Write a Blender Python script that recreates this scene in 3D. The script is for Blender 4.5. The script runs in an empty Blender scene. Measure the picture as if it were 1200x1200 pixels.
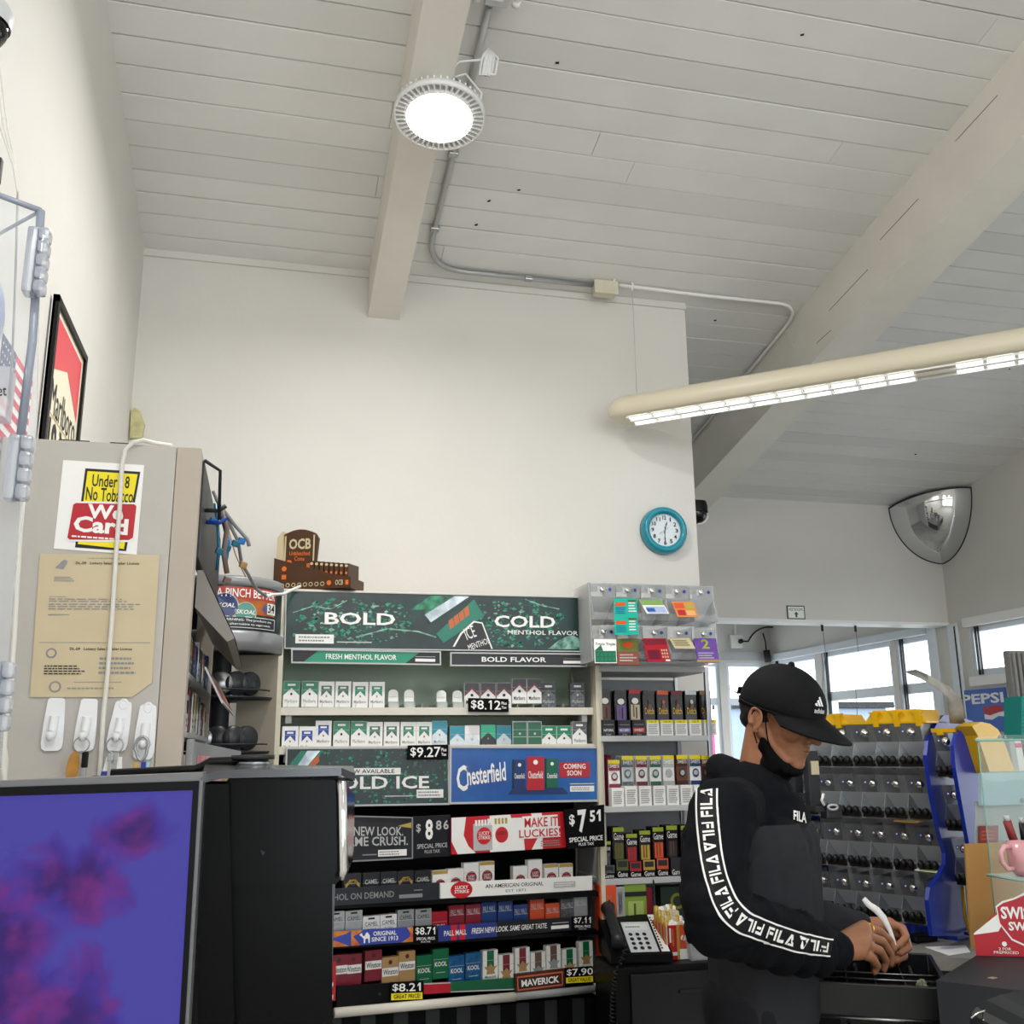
import bpy, bmesh, math, random
from mathutils import Vector, Matrix, Euler
from mathutils.bvhtree import BVHTree
random.seed(7)
PI = math.pi; rad = math.radians
sc = bpy.context.scene
col = sc.collection
# ------------------------------------------------------------------ camera
F_PX = 1158.7; CAM = Vector((0, 0, 1.5))
def cam_axes(p, y, r):
    cy, sy, cp, sp = math.cos(y), math.sin(y), math.cos(p), math.sin(p)
    f = Vector((sy*cp, cy*cp, sp)); rt = Vector((cy, -sy, 0)); up = rt.cross(f)
    c, s = math.cos(r), math.sin(r)
    return c*rt + s*up, -s*rt + c*up, f
AX, AY, AZ = cam_axes(rad(13.45), rad(13.83), rad(-.577))
cd = bpy.data.cameras.new('camera'); cam = bpy.data.objects.new('camera', cd); col.objects.link(cam)
cd.sensor_width = 36; cd.lens = 36*F_PX/1200; cd.clip_start = .05; cd.clip_end = 200
Mc = Matrix.Identity(4)
for i in range(3):
    Mc[i][0] = AX[i]; Mc[i][1] = AY[i]; Mc[i][2] = -AZ[i]; Mc[i][3] = CAM[i]
cam.matrix_world = Mc
sc.camera = cam
# ------------------------------------------------------------------ light and exposure
sc.view_settings.view_transform = 'Standard'; sc.view_settings.look = 'None'
sc.view_settings.gamma = 1; sc.view_settings.use_curve_mapping = False
sc.view_settings.exposure = 0.40
sc.cycles.use_denoising = True
sc.cycles.max_bounces = 10; sc.cycles.diffuse_bounces = 5; sc.cycles.transparent_max_bounces = 24; sc.cycles.transmission_bounces = 12
sc.cycles.sample_clamp_indirect = 8
sc.cycles.caustics_reflective = False; sc.cycles.caustics_refractive = False
w = bpy.data.worlds.new('World'); sc.world = w; w.use_nodes = True
bg = w.node_tree.nodes['Background']; bg.inputs[0].default_value = (.93, .97, 1, 1); bg.inputs[1].default_value = 2.8
def lamp(name, kind, loc, power, color=(1, 1, 1), size=.3, rot=(0, 0, 0), size_y=None, spot=None):
    l = bpy.data.lights.new(name, kind); l.energy = power; l.color = color
    if kind == 'AREA':
        l.size = size
        if size_y: l.shape = 'RECTANGLE'; l.size_y = size_y
        else: l.shape = 'DISK'
    else: l.shadow_soft_size = size
    if spot: l.spot_size = rad(spot); l.spot_blend = .6
    o = bpy.data.objects.new(name, l); col.objects.link(o); o.location = loc; o.rotation_euler = rot
    return o
LAMP_Y = 2.6; LAMP = Vector((.427, 2.6, 3.36))
lamp('high_bay_light', 'AREA', LAMP + Vector((-.004, -.012, -.025)), 17, (1, .98, .94), .2, (rad(-8), 0, 0))
# unseen point lights added behind the camera to fill room and ceiling
lamp('fill_light', 'POINT', (.3, -.9, 3.2), 62, (1, .985, .96), .25)
lamp('fill_light', 'POINT', (1.9, -1.8, 3.2), 42, (.98, .99, 1), .25)
lamp('fill_light', 'POINT', (2.9, -3.5, 3.2), 6, (.95, .98, 1), .25)

# ------------------------------------------------------------------ pixel -> world on a plane
def ray(px, py): return AX*((px-600)/F_PX) - AY*((py-600)/F_PX) + AZ
def at(px, py, Y): d = ray(px, py); return CAM + d*((Y-CAM.y)/d.y)
def atx(px, py, X): d = ray(px, py); return CAM + d*((X-CAM.x)/d.x)
def atz(px, py, Z): d = ray(px, py); return CAM + d*((Z-CAM.z)/d.z)
# ------------------------------------------------------------------ materials
MATS = {}
def lin(h):
    h = h.lstrip('#'); r = []
    for i in (0, 2, 4):
        c = int(h[i:i+2], 16)/255; r.append(c/12.92 if c <= .04045 else ((c+.055)/1.055)**2.4)
    return (*r, 1)
def mat(name, hexc=None, rough=.5, metal=0, spec=.5, noise=0, nscale=20, bump=0, bscale=200, emit=0, trans=0, alpha=1, ior=1.45, coat=0, hex2=None, kind='noise'):
    """principled material; a second colour mixed by an object-space noise, optional bump"""
    if name in MATS: return MATS[name]
    if hexc is None: hexc = name
    m = bpy.data.materials.new(name); m.use_nodes = True; MATS[name] = m
    nt = m.node_tree; b = nt.nodes['Principled BSDF']
    c = lin(hexc)
    b.inputs['Base Color'].default_value = c; b.inputs['Roughness'].default_value = rough
    b.inputs['Metallic'].default_value = metal; b.inputs['Specular IOR Level'].default_value = spec
    b.inputs['IOR'].default_value = ior; b.inputs['Coat Weight'].default_value = coat; b.inputs['Coat Roughness'].default_value = .08
    b.inputs['Transmission Weight'].default_value = trans; b.inputs['Alpha'].default_value = alpha
    if emit: b.inputs['Emission Color'].default_value = c; b.inputs['Emission Strength'].default_value = emit
    tc = nt.nodes.new('ShaderNodeTexCoord')
    if noise or hex2:
        if kind == 'noise':
            n = nt.nodes.new('ShaderNodeTexNoise'); n.inputs['Scale'].default_value = nscale; n.inputs['Detail'].default_value = 6; out = n.outputs['Fac']
        else:
            n = nt.nodes.new('ShaderNodeTexVoronoi'); n.inputs['Scale'].default_value = nscale; n.inputs['Randomness'].default_value = 1; out = n.outputs['Color']
        nt.links.new(tc.outputs['Object'], n.inputs['Vector'])
        rp = nt.nodes.new('ShaderNodeValToRGB'); e = rp.color_ramp.elements
        e[0].position = .35; e[1].position = .68
        c2 = lin(hex2) if hex2 else tuple([x*(1-noise) for x in c[:3]] + [1])
        e[0].color = c2; e[1].color = c
        nt.links.new(out, rp.inputs[0]); nt.links.new(rp.outputs[0], b.inputs['Base Color'])
    if bump:
        n2 = nt.nodes.new('ShaderNodeTexNoise'); n2.inputs['Scale'].default_value = bscale; n2.inputs['Detail'].default_value = 5
        nt.links.new(tc.outputs['Object'], n2.inputs['Vector'])
        bp = nt.nodes.new('ShaderNodeBump'); bp.inputs['Strength'].default_value = bump; bp.inputs['Distance'].default_value = .01
        nt.links.new(n2.outputs['Fac'], bp.inputs['Height']); nt.links.new(bp.outputs[0], b.inputs['Normal'])
    return m
def clear(name, hexc='ffffff', op=.12, rough=.05, spec=.5, fk=1.0):
    """thin clear plastic: mostly see-through sheet with a gloss reflection"""
    if name in MATS: return MATS[name]
    m = bpy.data.materials.new(name); m.use_nodes = True; MATS[name] = m
    nt = m.node_tree; b = nt.nodes['Principled BSDF']; out = nt.nodes['Material Output']
    b.inputs['Base Color'].default_value = lin(hexc); b.inputs['Roughness'].default_value = rough; b.inputs['Specular IOR Level'].default_value = spec
    t = nt.nodes.new('ShaderNodeBsdfTransparent'); t.inputs[0].default_value = (.97, .98, .98, 1)
    fr = nt.nodes.new('ShaderNodeFresnel'); fr.inputs['IOR'].default_value = 1.5
    ad = nt.nodes.new('ShaderNodeMath'); ad.operation = 'MULTIPLY_ADD'; ad.use_clamp = True; ad.inputs[1].default_value = fk; ad.inputs[2].default_value = op
    mx = nt.nodes.new('ShaderNodeMixShader')
    nt.links.new(fr.outputs[0], ad.inputs[0]); nt.links.new(ad.outputs[0], mx.inputs[0])
    nt.links.new(t.outputs[0], mx.inputs[1]); nt.links.new(b.outputs[0], mx.inputs[2]); nt.links.new(mx.outputs[0], out.inputs[0])
    return m
# ------------------------------------------------------------------ text cache
TX = {}
def glyphs(s, bold=0.0, shear=0.0):
    k = (s, bold, shear)
    if k in TX: return TX[k]
    c = bpy.data.curves.new('t', 'FONT'); c.body = s; c.offset = bold; c.shear = shear; c.resolution_u = 2
    o = bpy.data.objects.new('t', c); col.objects.link(o)
    dg = bpy.context.evaluated_depsgraph_get(); me = bpy.data.meshes.new_from_object(o.evaluated_get(dg))
    vs = [v.co.copy() for v in me.vertices]; fs = [tuple(p.vertices) for p in me.polygons]
    x0 = min(v.x for v in vs); x1 = max(v.x for v in vs); y0 = min(v.y for v in vs); y1 = max(v.y for v in vs)
    uv = [((v.x-x0)/(x1-x0), (v.y-y0)/(y1-y0)) for v in vs]
    bpy.data.objects.remove(o); bpy.data.curves.remove(c); bpy.data.meshes.remove(me)
    TX[k] = (uv, fs, (x1-x0)/(y1-y0)); return TX[k]
# ------------------------------------------------------------------ mesh builder
class MB:
    def __init__(s): s.v = []; s.f = []; s.m = []; s.ms = []; s.sm = []
    def mi(s, m):
        if isinstance(m, str): m = MATS[m] if m in MATS else mat(m)
        if m not in s.ms: s.ms.append(m)
        return s.ms.index(m)
    def add(s, vs, fs, m, smooth=False):
        b = len(s.v); i = s.mi(m); s.v += [Vector(v) for v in vs]
        for f in fs: s.f.append(tuple(b+j for j in f)); s.m.append(i); s.sm.append(smooth)
    def poly(s, pts, m): s.add(pts, [tuple(range(len(pts)))], m)
    def box(s, c, d, m, R=None, bev=0):
        """box by centre and full size, rotated by R, with optional chamfer"""
        c = Vector(c); hx, hy, hz = d[0]/2, d[1]/2, d[2]/2
        if bev:
            bm = bmesh.new(); bmesh.ops.create_cube(bm, size=1)
            for v in bm.verts: v.co = Vector((v.co.x*d[0], v.co.y*d[1], v.co.z*d[2]))
            bmesh.ops.bevel(bm, geom=bm.edges[:], offset=bev, segments=2, affect='EDGES', profile=.6)
            bm.verts.ensure_lookup_table()
            vs = [c + ((R @ v.co) if R else v.co) for v in bm.verts]; fs = [tuple(v.index for v in f.verts) for f in bm.faces]
            bm.free(); s.add(vs, fs, m); return
        vs = []
        for x in (-hx, hx):
            for y in (-hy, hy):
                for z in (-hz, hz):
                    p = Vector((x, y, z)); vs.append(c + (R @ p if R else p))
        s.add(vs, [(0, 1, 3, 2), (4, 6, 7, 5), (0, 4, 5, 1), (2, 3, 7, 6), (0, 2, 6, 4), (1, 5, 7, 3)], m)
    def bb(s, a, b, m, bev=0):
        a, b = Vector(a), Vector(b); s.box((a+b)/2, [abs(b[i]-a[i]) for i in range(3)], m, None, bev)
    def hexa(s, q, m):
        """q: 4 front corners then 4 back corners, matching order"""
        s.add(q, [(0, 1, 2, 3), (7, 6, 5, 4), (0, 4, 5, 1), (1, 5, 6, 2), (2, 6, 7, 3), (3, 7, 4, 0)], m)
    def prism(s, pts, off, m):
        off = Vector(off); n = len(pts); p = [Vector(x) for x in pts]
        s.add(p + [x+off for x in p], [tuple(range(n)), tuple(range(2*n-1, n-1, -1))] + [(i, (i+1) % n, n+(i+1) % n, n+i) for i in range(n)], m)
    def tube(s, pts, r, m, n=8, closed=False, flat=1.0):
        pts = [Vector(p) for p in pts]; k = len(pts); vs = []; fs = []
        up = Vector((0, 0, 1)); prev = None
        for i, p in enumerate(pts):
            if closed: t = pts[(i+1) % k] - pts[i-1]
            else: t = pts[min(i+1, k-1)] - pts[max(i-1, 0)]
            t.normalize()
            if prev is None:
                a = t.cross(up)
                if a.length < .05: a = t.cross(Vector((1, 0, 0)))
            else: a = prev - t*prev.dot(t)
            a.normalize(); prev = a; b = t.cross(a)
            rr = r[i] if isinstance(r, (list, tuple)) else r
            for j in range(n):
                th = 2*PI*j/n; vs.append(p + a*math.cos(th)*rr + b*math.sin(th)*rr*flat)
        for i in range(k if closed else k-1):
            for j in range(n):
                i2 = (i+1) % k; fs.append((i*n+j, i*n+(j+1) % n, i2*n+(j+1) % n, i2*n+j))
        if not closed: fs += [tuple(range(n-1, -1, -1)), tuple((k-1)*n+j for j in range(n))]
        s.add(vs, fs, m, True)
    def lathe(s, prof, m, T=None, n=32, smooth=True):
        vs = []; fs = []; k = len(prof)
        for j in range(n):
            th = 2*PI*j/n
            for r, z in prof:
                p = Vector((r*math.cos(th), r*math.sin(th), z)); vs.append(T @ p if T else p)
        for j in range(n):
            for i in range(k-1):
                j2 = (j+1) % n; fs.append((j*k+i, j2*k+i, j2*k+i+1, j*k+i+1))
        s.add(vs, fs, m, smooth)
    def ball(s, c, r, m, n=16, R=None):
        if not isinstance(r, (list, tuple)): r = (r, r, r)
        c = Vector(c); vs = []; fs = []; h = n//2
        for i in range(h+1):
            ph = PI*i/h
            for j in range(n):
                th = 2*PI*j/n; p = Vector((r[0]*math.sin(ph)*math.cos(th), r[1]*math.sin(ph)*math.sin(th), r[2]*math.cos(ph)))
                vs.append(c + (R @ p if R else p))
        for i in range(h):
            for j in range(n): fs.append((i*n+j, i*n+(j+1) % n, (i+1)*n+(j+1) % n, (i+1)*n+j))
        s.add(vs, fs, m, True)
    def build(s, name, parent=None, **kw):
        me = bpy.data.meshes.new(name)
        org = Vector((0, 0, 0))
        if parent is None and s.v:
            lo = Vector([min(v[i] for v in s.v) for i in range(3)]); hi = Vector([max(v[i] for v in s.v) for i in range(3)])
            org = Vector(((lo.x+hi.x)/2, (lo.y+hi.y)/2, lo.z))
        elif parent is not None: org = parent.matrix_world.translation.copy() if False else Vector(parent.get('_o', (0, 0, 0)))
        me.from_pydata([v-org for v in s.v], [], s.f)
        for m in s.ms: me.materials.append(m)
        me.polygons.foreach_set('material_index', s.m); me.polygons.foreach_set('use_smooth', s.sm)
        me.validate(); me.update()
        o = bpy.data.objects.new(name, me); col.objects.link(o)
        if parent is None: o.location = org
        else: o.parent = parent
        o['_o'] = org
        tag(o, **kw); return o
def tag(o, label=None, cat=None, group=None, kind=None):
    if label: o['label'] = label
    if cat: o['category'] = cat
    if group: o['group'] = group
    if kind: o['kind'] = kind
    return o
def empty(name, loc, label, cat, group=None):
    o = bpy.data.objects.new(name, None); o.empty_display_size = .05; col.objects.link(o); o.location = loc; o['_o'] = Vector(loc)
    return tag(o, label, cat, group)
# ------------------------------------------------------------------ a flat printed face with (u, v) in 0..1
class Face:
    def __init__(s, mb, bl, br, tr, tl, base=None, thick=.006, e=.0006):
        s.mb = mb; s.c = [Vector(p) for p in (bl, br, tr, tl)]; s.k = 0; s.e = e
        s.n = (s.c[1]-s.c[0]).cross(s.c[3]-s.c[0]).normalized()
        s.w = (s.c[1]-s.c[0]).length; s.h = (s.c[3]-s.c[0]).length
        if base is not None: mb.hexa(s.c + [p - s.n*thick for p in s.c], base)
    def P(s, u, v, l=1):
        a, b, c, d = s.c; return a*(1-u)*(1-v) + b*u*(1-v) + c*u*v + d*(1-u)*v + s.n*(s.e*l)
    def poly(s, pts, m, l=1): s.mb.poly([s.P(u, v, l) for u, v in pts], m)
    def rect(s, u0, v0, u1, v1, m, l=1): s.poly([(u0, v0), (u1, v0), (u1, v1), (u0, v1)], m, l)
    def disc(s, u, v, ru, m, l=1, rv=None, n=20):
        rv = rv if rv else ru*s.w/s.h; s.poly([(u+ru*math.cos(2*PI*i/n), v+rv*math.sin(2*PI*i/n)) for i in range(n)], m, l)
    def text(s, t, u0, v0, u1, v1, m, l=2, bold=.01, shear=0, rot=0):
        uv, fs, ar = glyphs(t, bold, shear); vs = []
        cu, cv = (u0+u1)/2, (v0+v1)/2
        for a, b in uv:
            if rot:
                x = (a-.5)*(u1-u0)*s.w; y = (b-.5)*(v1-v0)*s.h; ca, sa = math.cos(rot), math.sin(rot)
                vs.append(s.P(cu+(x*ca-y*sa)/s.w, cv+(x*sa+y*ca)/s.h, l))
            else: vs.append(s.P(u0+a*(u1-u0), v0+b*(v1-v0), l))
        s.mb.add(vs, fs, m)
    def lines(s, u0, v0, u1, v1, n, m, l=2, fill=.45):
        """rows of fine print too small to read"""
        h = (v1-v0)/n; r = random.Random(int(u0*1000+v0*77+n))
        for i in range(n):
            v = v1-h*(i+.5); e = u1-(u1-u0)*r.uniform(0, .25); x = u0
            while x < e:
                d = (u1-u0)*r.uniform(.04, .11); s.rect(x, v-h*fill/2, min(x+d, e), v+h*fill/2, m, l); x += d + (u1-u0)*.02
# ------------------------------------------------------------------ base materials
WHITE = mat('white_wall_paint', 'dbd9d4', .6, bump=.08, bscale=60, noise=.04, nscale=2.5)
mat('boards', 'e4e4e2', .5, bump=.12, bscale=30, noise=.05, nscale=4); mat('gap', '2c2b29', .9)
mat('boards_dull', 'dbdbd9', .5, bump=.12, bscale=30)
mat('cream', 'd9d3bf', .45, noise=.08, nscale=30); mat('creamrail', 'ddd9cc', .4); mat('black', '08080a', .4, spec=.25); mat('blackmatte', '07080a', .7, spec=.15)
mat('white', 'f2f2f0', .4); mat('paper', 'f4f4f2', .6); mat('grey', '8d8f91', .45); mat('lgrey', 'bfc1c2', .45); mat('dgrey', '2e3033', .5, spec=.3)
mat('chrome', 'e8e8e8', .08, 1); mat('steel', 'a9abad', .3, 1); mat('galv', 'b4b6b6', .45, .6)
mat('red', 'c1121f', .4); mat('yellow', 'f2e01c', .45); mat('green', '0d7a4f', .4); mat('ink', '15161a', .5)
mat('whiteplastic', 'eceef2', .3); mat('gloss_black', '050609', .06, coat=.2)
# ================================================================== room
def struct(mb, name, **k): return mb.build(name, kind='structure', **k)
LX, RX, BY, HY, FY, NY = -.555, 4.43, 3.83, 5.75, 8.25, -5.0
def cz(y): return 3.45 + .19*(3.83-y)
m = MB(); m.bb((LX-.1, NY, -.1), (RX+.3, FY+.1, 0), mat('floor_tile', 'aaa69e', .4, hex2='bcb8b0', nscale=3)); struct(m, 'floor')
m = MB()
y = NY; k = 0
sl = math.atan(.19)
m.hexa([(LX-.1, NY, cz(NY)+.03), (RX+.3, NY, cz(NY)+.03), (RX+.3, FY+.1, cz(FY+.1)+.03), (LX-.1, FY+.1, cz(FY+.1)+.03),
        (LX-.1, NY, cz(NY)+.15), (RX+.3, NY, cz(NY)+.15), (RX+.3, FY+.1, cz(FY+.1)+.15), (LX-.1, FY+.1, cz(FY+.1)+.15)], 'gap')
P_ = .1145; y = 3.83 + P_*.12
while y > NY: y -= P_
rr = random.Random(3)
while y < FY:
    cuts = [LX-.05] + sorted(rr.uniform(LX+.4, RX-.3) for _ in range(rr.choice((0, 1, 1, 2)))) + [RX+.05]
    for a, b in zip(cuts, cuts[1:]):
        g = rr.choice((.003, .004, .0055, .007)); t = rr.uniform(0, .002)
        y0, y1 = y+g/2, y+P_-g/2; e = .001
        x0, x1 = a+.0008, b-.0008
        q = [(x0, y0+e, cz(y0+e)-t), (x1, y0+e, cz(y0+e)-t), (x1, y1-e, cz(y1-e)-t), (x0, y1-e, cz(y1-e)-t)]
        q2 = [(x0, y0, cz(y0)+.003), (x1, y0, cz(y0)+.003), (x1, y1, cz(y1)+.003), (x0, y1, cz(y1)+.003)]
        q3 = [(p[0], p[1], p[2]+.03) for p in q2]
        mm = 'boards' if rr.random() < .8 else 'boards_dull'
        m.hexa([q[3], q[2], q[1], q[0]] + [q2[3], q2[2], q2[1], q2[0]], mm); m.hexa([q2[3], q2[2], q2[1], q2[0]] + [q3[3], q3[2], q3[1], q3[0]], mm)
    y += P_
for (px, py) in ((653, 73), (608, 222), (573, 235), (940, 40), (1183, 432), (1073, 532), (838, 375), (558, 263)):
    d = ray(px, py); t = (3.45+.19*3.83-CAM.z)/(d.z+.19*d.y); p = CAM+d*t
    m.box(p-Vector((0, 0, .002)), (.012, .006, .004), 'gap', Euler((-sl, 0, rr.uniform(-1, 1))).to_matrix())
struct(m, 'ceiling')
def wedge(x0, x1, y0, y1, z0, m, mt):   # wall block with its top following the ceiling
    m.hexa([(x0, y0, z0), (x1, y0, z0), (x1, y0, cz(y0)+.02), (x0, y0, cz(y0)+.02), (x0, y1, z0), (x1, y1, z0), (x1, y1, cz(y1)+.02), (x0, y1, cz(y1)+.02)], mt)
m = MB(); wedge(LX-.1, LX, NY, FY, 0, m, WHITE); struct(m, 'wall_left')
m = MB(); wedge(LX, 1.757, BY, BY+.12, 0, m, WHITE); struct(m, 'wall_back')
m = MB(); wedge(1.757, RX, HY, HY+.14, 2.285, m, WHITE); m.bb((1.757, HY-.012, 2.272), (RX, HY+.15, 2.292), 'white', .003); struct(m, 'wall_header')
# right wall with its window openings
def wall_open(m, X, th, ys, zs, opens, top, mt):
    """wall in the plane X with rectangular openings (y0, y1, z0, z1)"""
    ys = sorted(set(ys + [o[0] for o in opens] + [o[1] for o in opens]))
    for a, b in zip(ys, ys[1:]):
        cuts = sorted([(o[2], o[3]) for o in opens if o[0] <= a+1e-6 and o[1] >= b-1e-6]); z = 0
        for c0, c1 in cuts:
            if c0 > z: m.bb((X, a, z), (X+th, b, c0), mt)
            z = c1
        m.hexa([(X, a, z), (X, b, z), (X, b, top(b)), (X, a, top(a)), (X+th, a, z), (X+th, b, z), (X+th, b, top(b)), (X+th, a, top(a))], mt)
WIN = [(5.93, 6.33), (6.45, 7.34), (7.50, 8.16)]
m = MB()
op = [(a-.03, b+.03, .55, 2.24) for a, b in WIN] + [(4.35, 5.56, 1.91, 2.24), (2.9, 4.25, .9, 2.24), (-3.5, -.8, .8, 2.3)]
wall_open(m, RX, .12, [NY, FY], [], op, lambda y: cz(y)+.02, WHITE); struct(m, 'wall_right')
m = MB()
# far wall beyond the header, with openings
for a, b in ((LX, 3.07), (3.93, 4.0), (4.36, RX+.1)): m.bb((a, FY, .3), (b, FY+.1, 2.23), WHITE)
m.bb((LX, FY, 2.23), (RX+.1, FY+.1, cz(FY)+.02), WHITE); m.bb((LX, FY, 0), (RX+.1, FY+.1, .3), WHITE)
m.bb((3.0, FY-.03, 2.25), (RX, FY, 2.33), 'lgrey'); struct(m, 'wall_far')
m = MB(); wedge(LX, .2, NY-.1, NY, 0, m, WHITE); wedge(3.8, RX+.1, NY-.1, NY, 0, m, WHITE)
m.bb((.2, NY-.1, 0), (3.8, NY, .5), WHITE); m.hexa([(.2, NY-.1, 2.9), (3.8, NY-.1, 2.9), (3.8, NY-.1, cz(NY)), (.2, NY-.1, cz(NY)), (.2, NY, 2.9), (3.8, NY, 2.9), (3.8, NY, cz(NY)), (.2, NY, cz(NY))], WHITE)
struct(m, 'wall_rear')
# beams
def beam(x0, x1, y0, y1, dep, name):
    m = MB(); m.hexa([(x0, y0, cz(y0)-dep), (x1, y0, cz(y0)-dep), (x1, y0, cz(y0)+.01), (x0, y0, cz(y0)+.01), (x0, y1, cz(y1)-dep), (x1, y1, cz(y1)-dep), (x1, y1, cz(y1)+.01), (x0, y1, cz(y1)+.01)], mat('beam_paint', 'e4e1d8', .5, bump=.25, bscale=25, noise=.06, nscale=6))
    return m
b1 = beam(.335, .465, NY, BY, .205, ''); struct(b1, 'trim_1')
b2 = beam(2.31, 2.50, NY, HY, .30, '')
cr = mat('crack', '7c776c', .8)
for (yy, zz, dy) in ((2.9, .12, .25), (3.25, .17, .3), (2.45, .08, .22), (3.55, .25, .12)):
    b2.hexa([(2.309, yy, cz(yy)-zz), (2.309, yy+dy, cz(yy+dy)-zz+.012), (2.309, yy+dy, cz(yy+dy)-zz+.015), (2.309, yy, cz(yy)-zz+.003)] + [(2.311, yy, cz(yy)-zz), (2.311, yy+dy, cz(yy+dy)-zz+.012), (2.311, yy+dy, cz(yy+dy)-zz+.015), (2.311, yy, cz(yy)-zz+.003)], cr)
struct(b2, 'trim_2')
# shadow gap moulding where the back wall meets the ceiling
m = MB(); m.bb((LX, BY-.012, cz(BY)-.03), (1.757, BY, cz(BY)+.0), WHITE); struct(m, 'trim_3')
# ------------------------------------------------ windows
GL = clear('window_glass', 'eef4f6', .0, .02, fk=.25)
alu = mat('window_frame_paint', 'dfe7ee', .45)
def win_x(n, X, y0, y1, z0, z1, rails, muls, two=True):
    m = MB(); w_ = .035
    for z in [z0, z1] + rails: m.bb((X+.01, y0, z-w_), (X+.07, y1, z+w_ if z != z1 else z), alu, .004)
    for yy in [y0, y1] + muls: m.bb((X+.005, yy-w_*.8, z0), (X+.075, yy+w_*.8, z1), alu, .004)
    for yy in muls + [y1]:
        m.bb((X-.002, yy-w_-.022, z0), (X+.01, yy-w_-.012, z1), 'dgrey'); m.bb((X-.002, yy-w_-.045, z0), (X+.01, yy-w_-.04, z1), 'ink')
    f = m.build('window_%d' % n, kind='structure')
    g = MB(); g.poly([(X+.04, y1, z0), (X+.04, y0, z0), (X+.04, y0, z1), (X+.04, y1, z1)], GL); g.build('pane', f)
for i, (a, b) in enumerate(WIN): win_x(i+1, RX, a-.03, b+.03, .55, 2.24, [1.885], [])
win_x(4, RX, 4.35, 5.56, 1.93, 2.24, [], [])
win_x(5, RX, 2.9, 4.25, .9, 2.24, [1.5], [])
def win_y(n, Y, x0, x1, z0, z1, rails):
    m = MB(); w_ = .03
    for z in [z0, z1] + rails: m.bb((x0, Y, z-w_), (x1, Y+.06, z+w_), alu, .004)
    for xx in (x0, x1): m.bb((xx-w_, Y-.005, z0), (xx+w_, Y+.065, z1), alu, .004)
    f = m.build('window_%d' % n, kind='structure')
    g = MB(); g.poly([(x0, Y+.03, z0), (x1, Y+.03, z0), (x1, Y+.03, z1), (x0, Y+.03, z1)], GL); g.build('pane', f)
win_y(6, FY+.02, 3.07, 3.93, .3, 2.23, [1.89]); win_y(7, FY+.02, 4.0, 4.36, .3, 2.23, [1.89])
m = MB(); m.bb((RX-.02, 5.66, 0), (RX, 5.75, 2.28), alu, .004); m.bb((RX-.022, 5.67, 0), (RX-.018, 5.682, 2.26), 'ink'); struct(m, 'trim_4')
m = MB(); m.bb((RX-.02, HY+.14, 0), (RX+.0, 5.97, 2.62), alu, .004); struct(m, 'trim_5')
m = MB(); m.bb((RX-.035, 5.98, 2.24), (RX, 8.2, 2.30), alu, .006); m.bb((RX-.035, 4.3, 2.24), (RX, 5.58, 2.30), 'white', .006); m.bb((RX-.03, 4.3, 1.86), (RX, 5.58, 1.92), 'white', .006); struct(m, 'trim_6')
# ------------------------------------------------ outside
m = MB(); m.bb((RX+.3, -30, -.3), (60, 60, -.1), mat('outside_asphalt', 'c9cbcc', .9)); m.bb((-20, FY+.2, -.3), (RX+.3, 60, -.1), 'outside_asphalt'); struct(m, 'ground')
bark = mat('bark', '7d7076', .9)
def tree(base, h, seed, label):
    r = random.Random(seed); m = MB()
    def grow(p, d, L, rad_, lev):
        pts = [p]; q = p.copy(); dd = d.copy()
        for _ in range(4):
            dd = (dd + Vector((r.uniform(-.2, .2), r.uniform(-.2, .2), r.uniform(-.05, .15)))).normalized(); q = q + dd*L/4; pts.append(q.copy())
        m.tube(pts, [rad_*(1-.12*i) for i in range(5)], bark, 5)
        if lev < 4:
            for _ in range(3 if lev else 5):
                b = pts[r.randint(2, 4)]; nd = (dd + Vector((r.uniform(-1, 1), r.uniform(-1, 1), r.uniform(-.1, .7)))).normalized(); grow(b, nd, L*.62, rad_*.5, lev+1)
    grow(Vector(base), Vector((0, 0, 1)), h*.4, h*.018, 0)
    m.build('bare_tree', label=label, cat='tree')
tree((10.0, 17.2, -.1), 4.4, 1, 'bare winter tree outside the middle window of the back row')
tree((6.6, 16.8, -.1), 4.6, 2, 'bare winter tree outside the far end window')
tree((13.0, 17.5, -.1), 4.2, 5, 'bare winter tree outside the window behind the grey card strip')
m = MB(); m.bb((7.4, 15, -.1), (10.15, 15.6, 2.1), mat('outside_siding', '8fa0b5', .7), .02); m.bb((7.3, 14.9, 2.1), (10.25, 15.7, 2.2), 'dgrey', .01)
m.build('storage_shed', label='blue grey shed with dark flat roof outside the windows', cat='shed')
m = MB(); p = Vector((4.9, 12, 0)); m.bb((4.5, 12, 1.05), (5.6, 12.06, 1.75), mat('pink_sign', 'e8508e', .5)); m.bb((4.6, 12, -.1), (4.66, 12.06, 1.1), 'grey'); m.bb((5.44, 12, -.1), (5.5, 12.06, 1.1), 'grey')
Face(m, (4.5, 11.99, 1.05), (5.6, 11.99, 1.05), (5.6, 11.99, 1.75), (4.5, 11.99, 1.75)).rect(.2, .3, .8, .5, 'paper', 3)
m.build('roadside_sign', label='pink roadside sign outside the far left window', cat='sign')
m = MB(); m.bb((8.6, 8.8, -.1), (8.8, 9.0, 5), mat('lightblue', '9cc8dc', .6), .01); m.build('canopy_column', label='pale blue canopy column outside the right wall window', cat='column')
m = MB(); m.bb((4.3, 14, -.1), (4.42, 14.12, 5), 'lightblue', .01); m.build('utility_pole', label='slim pale blue pole outside the far left window', cat='pole')
# ================================================================== things on walls and ceiling
def T_at(o, ex, ey, ez): 
    m = Matrix.Identity(4)
    for i in range(3): m[i][0] = ex[i]; m[i][1] = ey[i]; m[i][2] = ez[i]; m[i][3] = o[i]
    return m
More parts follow.
